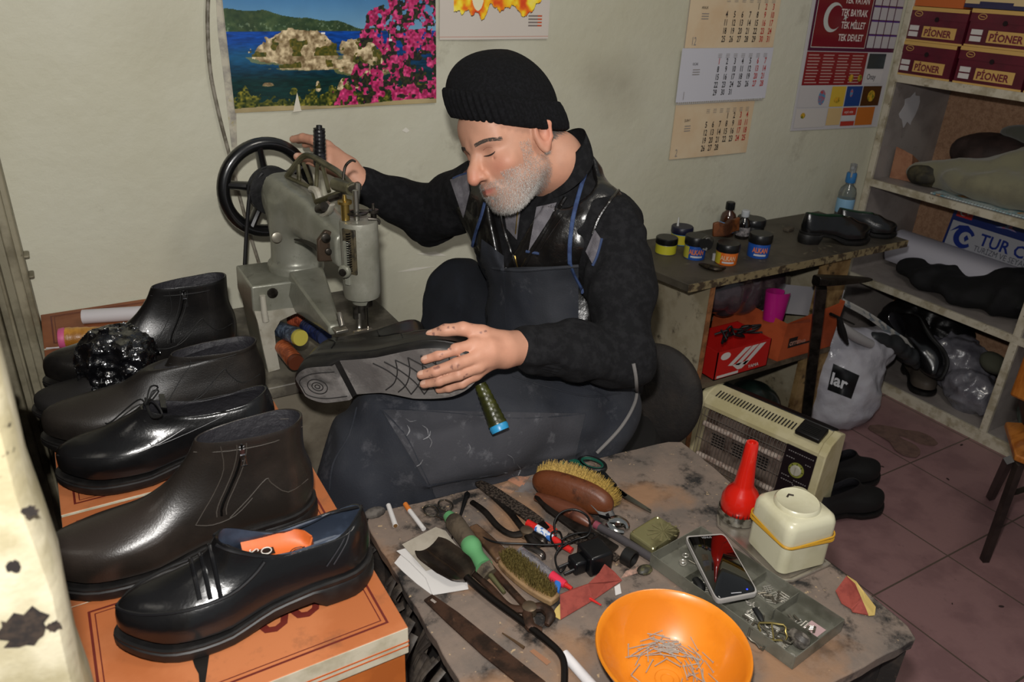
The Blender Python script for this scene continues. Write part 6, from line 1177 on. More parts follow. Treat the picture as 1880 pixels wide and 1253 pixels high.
# crossing dark file
t = tool('flat_file', 'dark flat file crossing under the charger cable', 'file', (1060, 950)); g = flatbar(PT((982, 912, .020), (1010, 932, .016), (1060, 968, .010), (1130, 1010, .006)), [.004, .022, .024, .020], .005); g.build('blade', iron, t, True, bevel=.001)
t = tool('flat_file', 'second dark file with a ridged end beside the tin box', 'file', (1130, 1010)); g = flatbar(PT((1040, 985, .005), (1100, 1005, .005), (1135, 1028, .005)), [.018, .02, .014], .004); g.build('blade', rasm, t, True, bevel=.001)
# horsehair brush: brown wooden back and blond bristles
t = tool('shoe_brush', 'oval brown wooden shoe brush lying on its side with blond bristles', 'brush', (1070, 900)); br0, br1 = T(982, 878, .03), T(1126, 928, .03); axd = (br1-br0).normalized(); sdd = Vector((-axd.y, axd.x, 0)).normalized(); sdd = sdd if sdd.y > 0 else -sdd; cb0 = (br0+br1)/2; upb = (Vector((0, 0, .95))+sdd*.22).normalized(); sd2 = axd.cross(upb); Lb = (br1-br0).length/2*1.02
def oval(c, a, b2, n=36, p=2.4): return [c+axd*a*math.copysign(abs(math.cos(t_))**(2/p), math.cos(t_))+upb*b2*math.copysign(abs(math.sin(t_))**(2/p), math.sin(t_)) for t_ in [2*PI*k/n for k in range(n)]]
nf = sd2 if sd2.y < 0 else -sd2; g = G(); g.rings([oval(cb0+nf*.020, Lb*.82, .018), oval(cb0+nf*.016, Lb*.92, .025), oval(cb0+nf*.008, Lb, .0295), oval(cb0, Lb, .0295)]); g.build('wooden_back', mat('5c3018', .45, c2='4a2814', sc=12, c3='28140c', sc3=40, lo3=.54, hi3=.70, bump=.0006, bs=90), t, True, bevel=.002)
g = G(); rr = random.Random(4)
for k in range(4500):
    a_ = rr.uniform(0, 2*PI); q_ = math.sqrt(rr.random()); b0 = cb0+axd*Lb*.95*q_*math.cos(a_)+upb*.027*q_*math.sin(a_); sp = (axd*math.cos(a_)*.45+upb*(math.sin(a_)*.75+.35))*q_; d_ = (-nf+sp+Vector((rr.uniform(-.1, .1), rr.uniform(-.1, .1), rr.uniform(-.1, .1)))).normalized(); s_ = d_.cross(upb).normalized()*.00038; e_ = b0+d_*rr.uniform(.019, .028); g.add([b0-s_, b0+s_, e_+s_*.6, e_-s_*.6], [(0, 1, 2, 3)])
tag(g.build('bristles', mat('a88a44', .6, c2='7a6028', sc=300), t, True, ang=None), 'blond bristles', kind='stuff')
t = tool('shoe_brush', 'small dark red brown wooden handle lying in front of the bristle brush', 'brush', (1050, 930)); g = G(); g.tube(PT((985, 912, .014), (1020, 926, .017), (1060, 945, .018), (1085, 962, .014)), [.009, .014, .015, .010], 14, sub=5, flat=.8); g.build('handle', mat('5c3424', .35, c2='3a1c12', sc=20, c3='a8694a', sc3=50, lo3=.64, hi3=.7, coat=.3), t, True)
# green handled scissors
t = tool('green_scissors', 'large scissors with dark green plastic handles at the far table edge', 'scissors', (1085, 860)); gh = mat('12483a', .35, coat=.3); bkp = mat('101213', .4)
dd = (T(1190, 938, .008)-T(1110, 880, .008)).normalized(); an = math.atan2(dd.y, dd.x)
for c_, rr1, rr2, tgt in (((1087, 853), .026, .018, (1125, 893)), ((1052, 856), .026, .015, (1120, 898))):
    c0 = T(*c_, .008); g = G(); pr = ringpts(c0, rr1, rr2, an+.3); g.tube(pr, .0052, 10, closed=True); g.tube([c0+dd*.02, T(*tgt, .008)], [.006, .009], 10, flat=.6); g.build('handle', bkp if c_[0] == 1087 else gh, t, True); h = G(); h.tube(ringpts(c0, rr1-.004, rr2-.004, an+.3, z=.002), .0030, 8, closed=True); h.build('grip_lining', gh, t, True)
for o1, nm in ((0, .0), (6, .002)): g = flatbar(PT((1122, 893, .006), (1150, 912+o1*.3, .006), (1195, 938+o1*.6, .005)), [.012, .010, .002], .003); g.build('blade', mat('8a8a86', .2, 1), t, True)
# wrench with grey tube handle, ring
t = tool('adjustable_wrench', 'chrome adjustable wrench with grey handle beside the tin box', 'wrench', (1140, 970)); g = G(); g.tube(PT((1100, 968, .008), (1140, 990, .008), (1198, 1026, .008)), [.0065, .007, .007], 12, sub=3); g.build('handle', mat('4c484a', .35, .3), t, True); cyl2(t, 'handle_end', mat('7a3c48', .4), *PT((1092, 963, .008), (1101, 968, .008)), .0068)
g = G(); g.tube(PT((1118, 958, .012), (1132, 957, .014), (1148, 962, .012), (1152, 972, .008)), [.010, .012, .008, .004], 10, sub=5, flat=.7); g.tube(PT((1120, 962, .010), (1128, 974, .008), (1145, 978, .006)), [.009, .007, .004], 10, sub=5, flat=.7); g.build('jaw', chrome, t, True)
g = G(); g.add(PT((1088, 930, .02), (1112, 928, .024), (1120, 950, .022), (1100, 948, .012), (1132, 962, .016)), [(0, 1, 2, 3), (3, 2, 4)]); g.sheet([PT((1084, 928, .03), (1100, 945, .02)), PT((1108, 926, .03), (1122, 950, .018)), PT((1126, 940, .022), (1135, 960, .014))], .001); tag(g.build('foil_scrap', mat('1c1c1e', .25, .6), ang=40), 'black shiny folded scrap lying against the bristle brush', 'scrap')
g = G(); c0 = T(1155, 1024, .013); nA = (T(1180, 1035)-T(1140, 1012)).normalized(); g.lathe([(.0145, -.009), (.0145, .009), (.0115, .009), (.0115, -.009), (.0145, -.009)], c0, nA, 28, caps=False); tag(g.build('rubber_ring', mat('141312', .4), ang=40), 'short black rubber ring in front of the tin box', 'ring')
g = G(); g.ell((0, 0, .006), (.014, .010, .006), n=14, m=8); o = g.build('rubber_plug', mat('2c2a22', .5, c2='5a5638', sc=60)); place(o, Vector((T(1183, 1052).x, T(1183, 1052).y, TZ))); tag(o, 'small olive brown rubber plug by the clear organiser tray', 'plug')
# pen (red, white, blue)
t = tool('marker_pen', 'red and white marker pen under the charger cable', 'pen', (1010, 985)); P = PT((968, 960, .016), (985, 970, .015), (1015, 990, .013), (1050, 1012, .010)); redp = mat('b8201c', .3, coat=.4); cyl2(t, 'cap', redp, P[0], P[1], .0062, .0066); cyl2(t, 'barrel', mat('c8ccd2', .3, c2='3a6ab0', sc=90, lo=.52, hi=.54), P[1], P[2], .0066); cyl2(t, 'barrel_end', redp, P[2], P[3], .0064, .0052)
t = tool('red_screwdriver', 'small clear handled screwdriver with red collar by the wire brush', 'screwdriver', (1000, 1050)); P = PT((955, 1012, .008), (1012, 1058, .008), (1022, 1066, .008), (1038, 1074, .007), (1050, 1082, .006), (1080, 1098, .004), (1104, 1112, .003)); G().tube(P[:2], .0082, 8).build('clear_handle', mat('b8b4b8', .1, trans=.7, c2='8a868c', sc=60), t, True, ang=20)
cyl2(t, 'red_collar', mat('c82a44', .25, coat=.4), P[1], P[3], .0088, .0062); cyl2(t, 'red_tip', redp, P[3], P[4], .0042, .0032); cyl2(t, 'shaft', redp, P[5], P[6], .0026, .0012)
g = G(); g.box((-.012, -.004, 0), (.014, .007, .012)); o = g.build('blue_cap', mat('2c6ab8', .3), bevel=.003); place(o, (T(1024, 1084).x, T(1024, 1084).y, TZ), rz=.8); tag(o, 'small bright blue plastic cap beside the wire brush', 'cap')
t = tool('steel_hook', 'short dark curved steel plate under the cable', 'plate', (985, 1010)); g = G(); P = PT((960, 1004, .012), (980, 1008, .016), (996, 1018, .014), (998, 1028, .008)); g.tube(P, [.004, .006, .006, .004], 8, sub=4, flat=.4); g.build('plate', mat('5a5450', .25, .9), t, True)
# wire brush
t = tool('wire_brush', 'brush with brass coloured wire bristles pointing up', 'brush', (985, 1060)); P = spline(PT((925, 1028, .008), (945, 1045, .008), (985, 1078, .008), (1020, 1104, .008)), 6); k = len(P); g = flatbar(P, [.020+.016*math.sin(PI*min(1, (i+2)/(k+1))) for i in range(k)], .012); g.build('wooden_back', mat('8a6f4e', .6, c2='6a5036', sc=30), t, True, bevel=.003)
hp_ = PT((868, 968, .008), (895, 995, .010), (925, 1026, .010)); g = flatbar(spline(hp_, 5), [.016+.012*i/10 for i in range(11)], .011); g.build('handle', mat('5c4430', .5, c2='3c2a1c', sc=30), t, True, bevel=.003)
g = G(); rr = random.Random(6)
for kk in range(2400):
    i = rr.uniform(1, k-2); p = P[int(i)].lerp(P[int(i)+1], i % 1); d = (P[int(i)+1]-P[int(i)]).normalized(); sd_ = Vector((-d.y, d.x, 0)); w_ = .013*math.sin(PI*min(1, (i+2)/(k+1)))+.002; b0 = p+sd_*rr.uniform(-w_, w_)+Vector((0, 0, .005)); e_ = b0+Vector((rr.uniform(-.005, .005), rr.uniform(-.005, .005), rr.uniform(.014, .019))); s_ = Vector((rr.uniform(-1, 1), rr.uniform(-1, 1), 0)).normalized()*.0004; g.add([b0-s_, b0+s_, e_+s_, e_-s_], [(0, 1, 2, 3)])
tag(g.build('bristles', mat('a8975c', .35, .7, c2='6a5c34', sc=300), t, True, ang=None), 'brass coloured wire bristles', kind='stuff')
# papers
t = tool('paper_stack', 'torn stack of white and beige paper scraps under the shoehorn', 'paper', (800, 1030))
for nm, h, m, pts in (('white_paper', .001, wht, [(724, 1034), (735, 1020), (760, 1005), (790, 1040), (800, 1075), (792, 1092), (765, 1072), (740, 1050)]), ('white_paper', .003, wht, [(728, 1012), (745, 1007), (830, 1030), (856, 1060), (860, 1082), (794, 1093), (782, 1062), (750, 1030)]), ('beige_paper', .005, mat('a29a8c', .8, c2='928a7c', sc=14), [(738, 1000), (800, 968), (818, 975), (846, 1012), (810, 1040), (782, 1048)])):
    P = PT(*[(a_, b_, h) for a_, b_ in pts]); k = len(P); g = G(); g.add(P+[p-Vector((0, 0, .0008)) for p in P], [tuple(range(k))[::-1], tuple(range(k, 2*k))]+[(i, (i+1) % k, k+(i+1) % k, k+i) for i in range(k)]); g.build(nm, m, t, True, ang=None)
# long handled metal shoehorn: dark scoop and rod
t = tool('shoehorn', 'long metal shoehorn with dark scoop and bent rod handle', 'shoehorn', (850, 1050)); R = []; C0 = spline(PT((784, 1002, .012), (805, 1018, .012), (830, 1036, .013), (848, 1052, .014), (858, 1062, .013)), 4); k = len(C0)
for i, p in enumerate(C0):
    d = (C0[min(i+1, k-1)]-C0[max(i-1, 0)]).normalized(); sd_ = Vector((-d.y, d.x, 0)).normalized(); w_ = [.024, .028, .027, .021, .010]; ww = float(np.interp(i/(k-1), [0, .15, .5, .85, 1], [.024, .031, .031, .022, .008])); R.append([p+sd_*ww*j/5+Vector((0, 0, .010*(abs(j)/5)**2-.006)) for j in range(-5, 6)])
g = G(); g.sheet(R, .0014); g.build('scoop', mat('2c2520', .3, .7, c2='4c4036', sc=14, coat=.2), t, True, ang=60)
g = G(); g.tube(PT((856, 1060, .010), (900, 1098, .009), (960, 1142, .010), (1005, 1178, .012), (1028, 1200, .012), (1036, 1222, .010), (1036, 1262, .006)), [.006, .006, .0058, .0055, .005, .005, .005], 10, sub=6, flat=.8); g.build('rod', mat('2e2a28', .3, .85), t, True)
# rusty blade, white stick, nail, awl
t = tool('rusty_blade', 'long flat rusty blade with a hole lying near the paper scraps', 'blade', (870, 1170)); P = PT((786, 1098, .003), (830, 1134, .003), (900, 1194, .003), (985, 1262, .003), (1050, 1320, .003)); g = flatbar(P, [.016, .024, .028, .028, .026], .003); g.build('steel_strip', rust, t, True); g = G(); a, b_ = PT((792, 1101, .0048), (800, 1107, .0048)); g.tube([a, b_], .0022, 8, flat=.3); g.build('hole', mat('8a8078', .6), t, True)
t = tool('white_rod', 'thick white plastic rod running out at the bottom beside the bowl', 'rod', (1060, 1230)); cyl2(t, 'rod', mat('cfcccc', .35), *PT((1036, 1202, .007), (1110, 1285, .007)), .0072)
g = G(); g.tube(PT((922, 1163, .003), (945, 1178, .004), (962, 1190, .004)), [.001, .002, .0025], 6); tag(g.build('awl_bit', mat('5a4632', .5, .4)), 'thin dark metal bit lying between the blade and the shoehorn', 'bit')
g = G(); g.add(PT((972, 1196, .0012), (980, 1192, .0012), (1012, 1216, .0012), (1004, 1222, .0012)), [(0, 1, 2, 3)]); tag(g.build('leather_chip', mat('8a6248', .8), ang=None), 'brown leather sliver lying by the shoehorn rod', 'scrap')
# sandpaper and scraps
sand = mat('8a3e34', .85, c2='7a342c', sc=60, bump=.0003, bs=900); back = mat('b89e5c', .8)
def scrap(label, name, m, m2, top, rip, h=.002):
    t = tool(name, label, 'sandpaper' if m is sand else 'scrap', top[0][:2]); P = PT(*top); k = len(P); g = G(); g.add(P+[p-Vector((0, 0, .001)) for p in P], [tuple(range(k))[::-1], tuple(range(k, 2*k))]+[(i, (i+1) % k, k+(i+1) % k, k+i) for i in range(k)]); g.build('grit_face', m, t, True, ang=None)
    if rip: P = PT(*rip); k = len(P); g = G(); g.add(P+[p-Vector((0, 0, .001)) for p in P], [tuple(range(k))[::-1], tuple(range(k, 2*k))]+[(i, (i+1) % k, k+(i+1) % k, k+i) for i in range(k)]); g.build('torn_backing', m2, t, True, ang=None)
    return t
scrap('curled strip of red brown sandpaper between the wire brush and bowl', 'sandpaper', sand, back, [(1029, 1138, .003), (1028, 1092, .018), (1050, 1082, .022), (1080, 1072, .024), (1100, 1052, .024), (1110, 1036, .022), (1128, 1050, .014), (1142, 1066, .003), (1090, 1102, .003)], [(1014, 1130, .002), (1020, 1118, .004), (1029, 1108, .008), (1029, 1138, .003)])
scrap('crumpled red and yellow sandpaper piece near the right table edge', 'sandpaper', sand, back, [(1534, 1085, .004), (1554, 1058, .014), (1570, 1072, .020), (1582, 1100, .016), (1595, 1130, .004), (1565, 1124, .004), (1562, 1118, .003), (1545, 1108, .003)], [(1555, 1057, .013), (1572, 1068, .019), (1585, 1085, .015), (1608, 1115, .002), (1606, 1130, .002), (1595, 1131, .004), (1582, 1100, .015)])
scrap('small red square of grit paper beside the marker pen', 'sandpaper', mat('8a2c20', .6, c2='c04430', sc=300, bump=.0008, bs=600), None, [(990, 968, .006), (1002, 958, .008), (1024, 972, .007), (1018, 992, .006), (1000, 986, .006)], None)
for lb, c_, pts in (('pale pink leather scrap beside the curled sandpaper', 'a88474', [(1140, 1062, .001), (1150, 1048, .003), (1190, 1036, .002), (1182, 1048, .002), (1160, 1056, .001)]), ('tan leather scrap at the far table edge left of the brush', 'a8765c', [(932, 882, .001), (944, 874, .002), (972, 876, .003), (958, 896, .001)]), ('grey felt scrap by the rasp and brush', '6e6866', [(945, 903, .001), (972, 878, .002), (985, 870, .002), (990, 890, .001), (985, 905, .001)]), ('beige leather scrap under the rasp', '9a7860', [(912, 897, .001), (932, 886, .001), (948, 898, .001), (938, 906, .001)])):
    o = G(); P = PT(*pts); k = len(P); o.add(P+[p-Vector((0, 0, .001)) for p in P], [tuple(range(k))[::-1], tuple(range(k, 2*k))]+[(i, (i+1) % k, k+(i+1) % k, k+i) for i in range(k)]); tag(o.build('leather_piece', mat(c_, .8, c2='6a5a50', sc=50), ang=None), lb, 'scrap')
t = tool('paper_tab', 'narrow white paper tab between the sandpaper and the orange bowl', 'paper', (1134, 1070)); g = G(); g.add(PT((1128, 1078, .001), (1138, 1072, .001), (1141, 1090, .001), (1130, 1094, .001)), [(0, 1, 2, 3)]); g.build('tab', wht, t, True, ang=None)
# tin box
t = tool('tin_box', 'small golden olive tin box with a sunburst lid', 'tin', (1203, 985)); c4 = PT((1154, 978, .022), (1206, 946, .022), (1251, 974, .022), (1201, 1010, .022)); cc = sum(c4, Vector())/4
def rpoly(c4, f, rr_=.12, z=0):
    out = []
    for i in range(4):
        a, b_, c_ = c4[i-1], c4[i], c4[(i+1) % 4]
        for q_ in (0, .25, .5, .75, 1):
            p = b_.lerp(a, rr_*(1-q_)).lerp(b_.lerp(c_, rr_*q_), q_); out.append(cc+(p-cc)*f+Vector((0, 0, z)))
    return out
tinm = mat('a09a70', .28, .75, c2='6a6446', sc=14, c3='3c3826', sc3=40, lo3=.62, hi3=.7); g = G(); g.rings([rpoly(c4, .95, z=-.0215), rpoly(c4, .97, z=-.010), rpoly(c4, .97, z=-.0095)]); g.build('box_body', mat('4c4632', .35, .7, c2='2c281c', sc=30), t, True); g = G(); g.rings([rpoly(c4, 1.0, z=-.010), rpoly(c4, 1.0, z=-.002), rpoly(c4, .96, z=.0), rpoly(c4, .90, z=.0005), rpoly(c4, .87, z=-.001)]); ld = g.build('lid', tinm, t, True); 
g = G(); o_ = cc+(c4[2]-cc)*.3+Vector((0, 0, -.0005)); 
for k in range(11):
    a_ = 2*PI*k/11; e_ = o_+Vector((math.cos(a_)*.030, math.sin(a_)*.022, 0)); s_ = Vector((-math.sin(a_), math.cos(a_), 0))*.0022; g.add([o_+Vector((0, 0, .0004)), e_+s_, e_-s_], [(0, 1, 2)])
g.build('sunburst', mat('a8a078', .2, .8), ld, True, ang=None)
# telephone
t = tool('smartphone', 'dark screened smartphone lying face up with a silver edge', 'phone', (1325, 1045)); c4 = PT((1257, 985, .031), (1330, 980, .031), (1393, 1089, .033), (1316, 1104, .033)); cc = sum(c4, Vector())/4; g = G(); g.rings([rpoly(c4, 1, .10, -.0075), rpoly(c4, 1.01, .10, -.004), rpoly(c4, 1, .10, 0)]); g.build('case', mat('b8b4b0', .35, .4), t, True, ang=60)
g = G(); g.rings([rpoly(c4, .955, .10, 0), rpoly(c4, .95, .10, .0006)]); g.build('screen', mat('050505', .06, coat=1, spec=.6), t, True, ang=60); ex = (c4[1]-c4[0]).normalized(); ey = (c4[0]-c4[3]).normalized(); 
g = G(); text(g, 'VENUS', .0055, c4[0].lerp(c4[1], .38)-ey*.010, ex, ey, .0012, bold=.02); g.build('maker_name', mat('8a8a8c', .4), t, True, ang=None)
g = G(); p = c4[3].lerp(c4[2], .5)+ey*.007+Vector((0, 0, .0011)); g.tube([p-ex*.008, p+ex*.008], .0006, 6); g.build('home_mark', mat('b0b0b4', .3), t, True); g = G(); g.ell(tuple(c4[3].lerp(c4[2], .78)+ey*.010+Vector((0, 0, .001))), (.0013, .0013, .0005), n=10, m=5); g.build('indicator_light', mat('2238ff', .4, emit=2.5), t, True)
# clear organiser tray with compartments
t = tool('organiser_tray', 'clear plastic organiser tray with small metal fittings inside', 'tray', (1400, 1130)); cl = mat('8e8d80', .25, trans=.55, c2='6c6b5e', sc=12, c3='4c4a3c', sc3=40, lo3=.62, hi3=.7, coat=.3); q = PT((1193, 1035, .004), (1282, 985, .004), (1543, 1158, .004), (1395, 1240, .004))
O_ = q[0]; U_ = q[2]-q[1]; V_ = q[1]-q[0]; V_.z = 0; U_.z = 0; O2 = q[1]-V_*1.0; O_ = Vector((O2.x, O2.y, TZ)); V_ = V_*1.02
def tp(u, v, h): return O_+U_*u+V_*v+Vector((0, 0, h))
def wall(u0, v0, u1, v1, h0=.001, h1=.024, th=.0012):
    a, b_ = tp(u0, v0, h0), tp(u1, v1, h0); d = (b_-a).normalized(); s_ = Vector((-d.y, d.x, 0))*th/2; z = Vector((0, 0, h1-h0)); return [a-s_, b_-s_, b_+s_, a+s_, a-s_+z, b_-s_+z, b_+s_+z, a+s_+z], [(0, 3, 2, 1), (4, 5, 6, 7), (0, 1, 5, 4), (1, 2, 6, 5), (2, 3, 7, 6), (3, 0, 4, 7)]
g = G(); g.add([tp(0, 0, .0005), tp(1, 0, .0005), tp(1, 1, .0005), tp(0, 1, .0005), tp(0, 0, .0020), tp(1, 0, .0020), tp(1, 1, .0020), tp(0, 1, .0020)], [(0, 3, 2, 1), (4, 5, 6, 7), (0, 1, 5, 4), (1, 2, 6, 5), (2, 3, 7, 6), (3, 0, 4, 7)])
for w_ in ((0, 0, 1, 0), (0, 1, 1, 1), (0, 0, 0, 1), (1, 0, 1, 1)): g.add(*wall(*w_))
g.build('tray_shell', cl, t, True, ang=30); g = G()
for w_ in ((.25, 0, .25, 1), (.5, 0, .5, 1), (.72, .45, .72, 1), (.25, .5, 1, .5)): g.add(*wall(*w_, h1=.021, th=.0009))
g.build('tray_divider', cl, t, True, ang=30)
# fittings in the tray: countable rings, eyelets and buckles
stl = mat('b0aca2', .35, .6); stl2 = mat('6c675c', .35, .7); brs = mat('a09058', .3, .9); rr = random.Random(21)
pr = []
g = G(); g.tube([Vector((.005*math.cos(a), .005*math.sin(a), .0012)) for a in [2*PI*k/12 for k in range(12)]], .0012, 6, closed=True); pr.append(tag(g.build('metal_ring', stl), 'tiny metal ring lying in the organiser tray', 'ring', 'small fittings in the organiser tray'))
g = G(); g.tube([(-.007, -.004, .0012), (.007, -.004, .0012), (.007, .004, .0012), (-.007, .004, .0012)], .0009, 6, closed=True); g.tube([(-.007, 0, .0014), (.007, 0, .0014)], .0007, 6); pr.append(tag(g.build('wire_buckle', stl), 'tiny wire buckle lying in the organiser tray', 'buckle', 'small fittings in the organiser tray'))
g = G(); g.cyl((-.006, 0, .0022), (.006, 0, .0022), .0020, n=10); pr.append(tag(g.build('metal_pin', stl2), 'tiny metal pin lying in the organiser tray', 'pin', 'small fittings in the organiser tray'))
def scatter(n, u0, u1, v0, v1, kinds=(0, 1, 2)):
    for k in range(n):
        o = pr[kinds[k % len(kinds)]]; i = pr.index(o)
        if not o.get('used'): o['used'] = 1; c = o
        else: c = o.copy(); COL.objects.link(c)
        p = tp(rr.uniform(u0, u1), rr.uniform(v0, v1), .0022+.0028*rr.random()*(k/n)); c.location = p; c.rotation_euler = (rr.uniform(-.3, .3), rr.uniform(-.3, .3), rr.uniform(0, 6)); MAT[c.name] = Matrix()
scatter(5, .06, .16, .35, .60, (0, 2)); scatter(16, .27, .45, .1, .35); scatter(22, .55, .68, .72, .92, (2, 1)); scatter(9, .54, .66, .45, .6, (0,)); scatter(14, .78, .92, .60, .72, (2, 1)); scatter(20, .62, .82, .12, .42); scatter(8, .86, .96, .1, .4)
for o in pr:
    if 'used' in o: del o['used']
for o in list(COL.objects):
    if 'used' in o: del o['used']
def buckle(label, px, w, h, an, tilt, m, z=.012):
    t_ = thing('belt_buckle', label, 'buckle', T(*px, z), rot=Matrix.Rotation(an, 3, 'Z')@Matrix.Rotation(tilt, 3, 'X')); g = G(); g.tube([(-w, -h, 0), (w, -h, 0), (w*1.04, 0, .002), (w, h, 0), (-w, h, 0), (-w*1.04, 0, .002)], .0016, 8, closed=True, sub=2); g.build('frame', m, t_); g = G(); g.tube([(0, -h, .001), (0, h, .002)], .0013, 8); g.build('tongue', m, t_); return t_
buckle('large curved steel buckle in the front of the organiser tray', (1392, 1168), .016, .013, .5, .5, stl2); buckle('golden bar buckle leaning over in the organiser tray', (1418, 1160), .017, .011, -.6, .4, brs, .016); buckle('plain wire buckle near the tray end', (1445, 1168), .012, .012, .2, -.3, stl2)
g = G(); g.tube(PT((1386, 1118, .014), (1394, 1130, .014), (1400, 1142, .012)), [.005, .0055, .003], 8, flat=.6); tag(g.build('black_clip', mat('141414', .4)), 'small black plastic clip standing in the tray', 'clip'); g = G(); g.tube(PT((1276, 1063, .012), (1286, 1076, .012), (1284, 1090, .010)), [.006, .008, .005], 8, sub=4, flat=.6); tag(g.build('black_hook', mat('141414', .4)), 'black plastic hook beside the phone in the tray', 'hook')
g = G(); g.tube(PT((1455, 1162, .012), (1470, 1176, .014), (1482, 1182, .012)), [.008, .012, .009], 10, sub=4); tag(g.build('rubber_tip', mat('3a3632', .5, c2='6c665e', sc=80)), 'dark grey rubber heel tip in the right tray compartment', 'tip')
g = G(); g.add([tp(.86, .62, .003), tp(.95, .62, .003), tp(.95, .85, .003), tp(.86, .85, .003)], [(0, 1, 2, 3)]); tag(g.build('pink_paper', mat('a88c8c', .7), ang=None), 'pale pink paper slip in the far right tray compartment', 'paper')
# clear base under the white container and red bottle
t = tool('glue_tray', 'cloudy clear plastic base tray under the bottle and the square container', 'tray', (1420, 1010)); pts = [(1315, 950), (1330, 938), (1380, 930), (1525, 1040), (1455, 1072), (1430, 1072), (1316, 968)]; P = PT(*[(a_, b_, 0) for a_, b_ in pts]); cc = sum(P, Vector())/len(P); g = G(); g.rings([[p+Vector((0, 0, .001)) for p in P], [p+Vector((0, 0, .006)) for p in P], [cc+(p-cc)*.94+Vector((0, 0, .006)) for p in P], [cc+(p-cc)*.92+Vector((0, 0, .003)) for p in P]]); g.build('base', mat('7c7468', .3, c2='5c5448', sc=20, trans=.3, coat=.3), t, True, bevel=.002)
# red bottle in a clear cup
bp = T(1353, 952, 0); t = thing('red_bottle', 'shiny red plastic squeeze bottle with a long neck', 'bottle', (bp.x, bp.y, TZ+.006)); pr_ = [(.001, .002), (.024, .003), (.031, .012), (.0335, .026), (.0325, .040), (.026, .055), (.0185, .064), (.0165, .070), (.0125, .115), (.0108, .148), (.0095, .152), (.006, .152), (.006, .146)]
redb = mat('c01c10', .22, coat=.6); G().lathe([(a_, b_) for a_, b_ in pr_], n=36).build('bottle_body', redb, t); G().lathe([(.0345, .0), (.0355, .018), (.0345, .018), (.033, .001)], n=32).build('dirty_cup', mat('8a8476', .35, c2='3a3428', sc=60, trans=.3), t)
g = G(); rr = random.Random(3)
for k in range(26): a_ = rr.uniform(2.4, 5.6); zz = .018+rr.random()*.014; r_1 = .0337; g.add([(r_1*math.cos(a_), r_1*math.sin(a_), .010), (r_1*math.cos(a_+.09), r_1*math.sin(a_+.09), .010), (r_1*1.003*math.cos(a_+.05), r_1*1.003*math.sin(a_+.05), zz)], [(0, 1, 2)])
g.build('dried_glue', mat('1c100c', .7), t, ang=None)
# square cream container with elastic bands
cp = T(1440, 1020, 0); t = thing('square_container', 'square cream plastic container with round lid and elastic bands', 'container', (cp.x+.0, cp.y+.0, TZ+.006), rz=math.radians(-10)); t.scale = (1.07, 1.07, 1.1); crm = mat('c3bfa4', .3, c2='b5b092', sc=10, c3='5a4c34', sc3=50, lo3=.66, hi3=.74, coat=.3, spec=.6)
def sqr(h, r, cr): 
    out = []
    for i in range(4):
        cxx, cyy = ((1, 1), (-1, 1), (-1, -1), (1, -1))[i]
        for k in range(7): a_ = PI/2*i+PI/2*k/6; out.append((cxx*(h-cr)+cr*math.cos(a_), cyy*(h-cr)+cr*math.sin(a_), r))
    return out
g = G(); g.rings([sqr(.040, 0, .012), sqr(.043, .004, .012), sqr(.043, .052, .012)]); g.build('container_body', crm, t); g = G(); g.rings([sqr(.0440, .052, .012), sqr(.0445, .055, .012), sqr(.0445, .078, .014), sqr(.042, .086, .014), sqr(.037, .090, .014)]); g.build('shoulder', crm, t, ang=50)
G().lathe([(.034, .088), (.0335, .094), (.031, .0965), (.029, .0955), (.001, .0955)], n=40).build('round_lid', crm, t, ang=50)
bnd = mat('b88a24', .5); 
for z, ti in ((.056, .004), (.050, -.003), (.0475, -.004)): g = G(); g.tube([Vector(p)*1.01+Vector((0, 0, ti*(p[0]+p[1])/.08)) for p in sqr(.0455, z, .012)], .0014, 6, closed=True); g.build('elastic_band', bnd, t)
g = G(); g.tube([(-.010, .012, .0957), (-.004, .016, .0962), (.002, .012, .0957)], .0016, 6); g.build('dark_stain', mat('2a2018', .7), t)
# orange bowl and the nails in it
bc_ = T(1224, 1254, 0); t = thing('orange_bowl', 'bright orange plastic bowl holding thin nails', 'bowl', (bc_.x, bc_.y, TZ)); BR = (T(1380, 1190, .06)-T(1098, 1170, .06)).length/2
orp = mat('d8801c', .35, c2='cc7414', sc=10, c3='8a4a10', sc3=90, lo3=.70, hi3=.76, coat=.3); f = BR/.10
pf = [(.052, 0), (.058, .001), (.068, .014), (.082, .034), (.093, .052), (.0985, .064), (.1005, .0665), (.0995, .069), (.0965, .068), (.0925, .056), (.080, .036), (.066, .018), (.054, .0085), (.030, .006), (.022, .0075), (.018, .006), (.001, .006)]
G().lathe([(a_*f, b_*f) for a_, b_ in pf], n=64).build('bowl_shell', orp, t, ang=60); G().lathe([(.016, .0066), (.0165, .0074), (.017, .0066)], n=30, caps=False).build('moulded_ring', orp, t); G().lathe([(.008, .0066), (.0085, .0072), (.009, .0066)], n=30, caps=False).build('moulded_ring', orp, t)
g = G(); g.cyl((-.011, 0, 0), (.011, 0, 0), .00075, n=6); g.lathe([(.0016, 0), (.0016, .0004)], (-.011, 0, 0), (-1, 0, 0), 8); nail0 = g.build('nail', mat('b5b0a8', .4, .55)); tag(nail0, 'thin steel nail lying in the orange bowl', 'nail', 'nails in the orange bowl'); rr = random.Random(17)
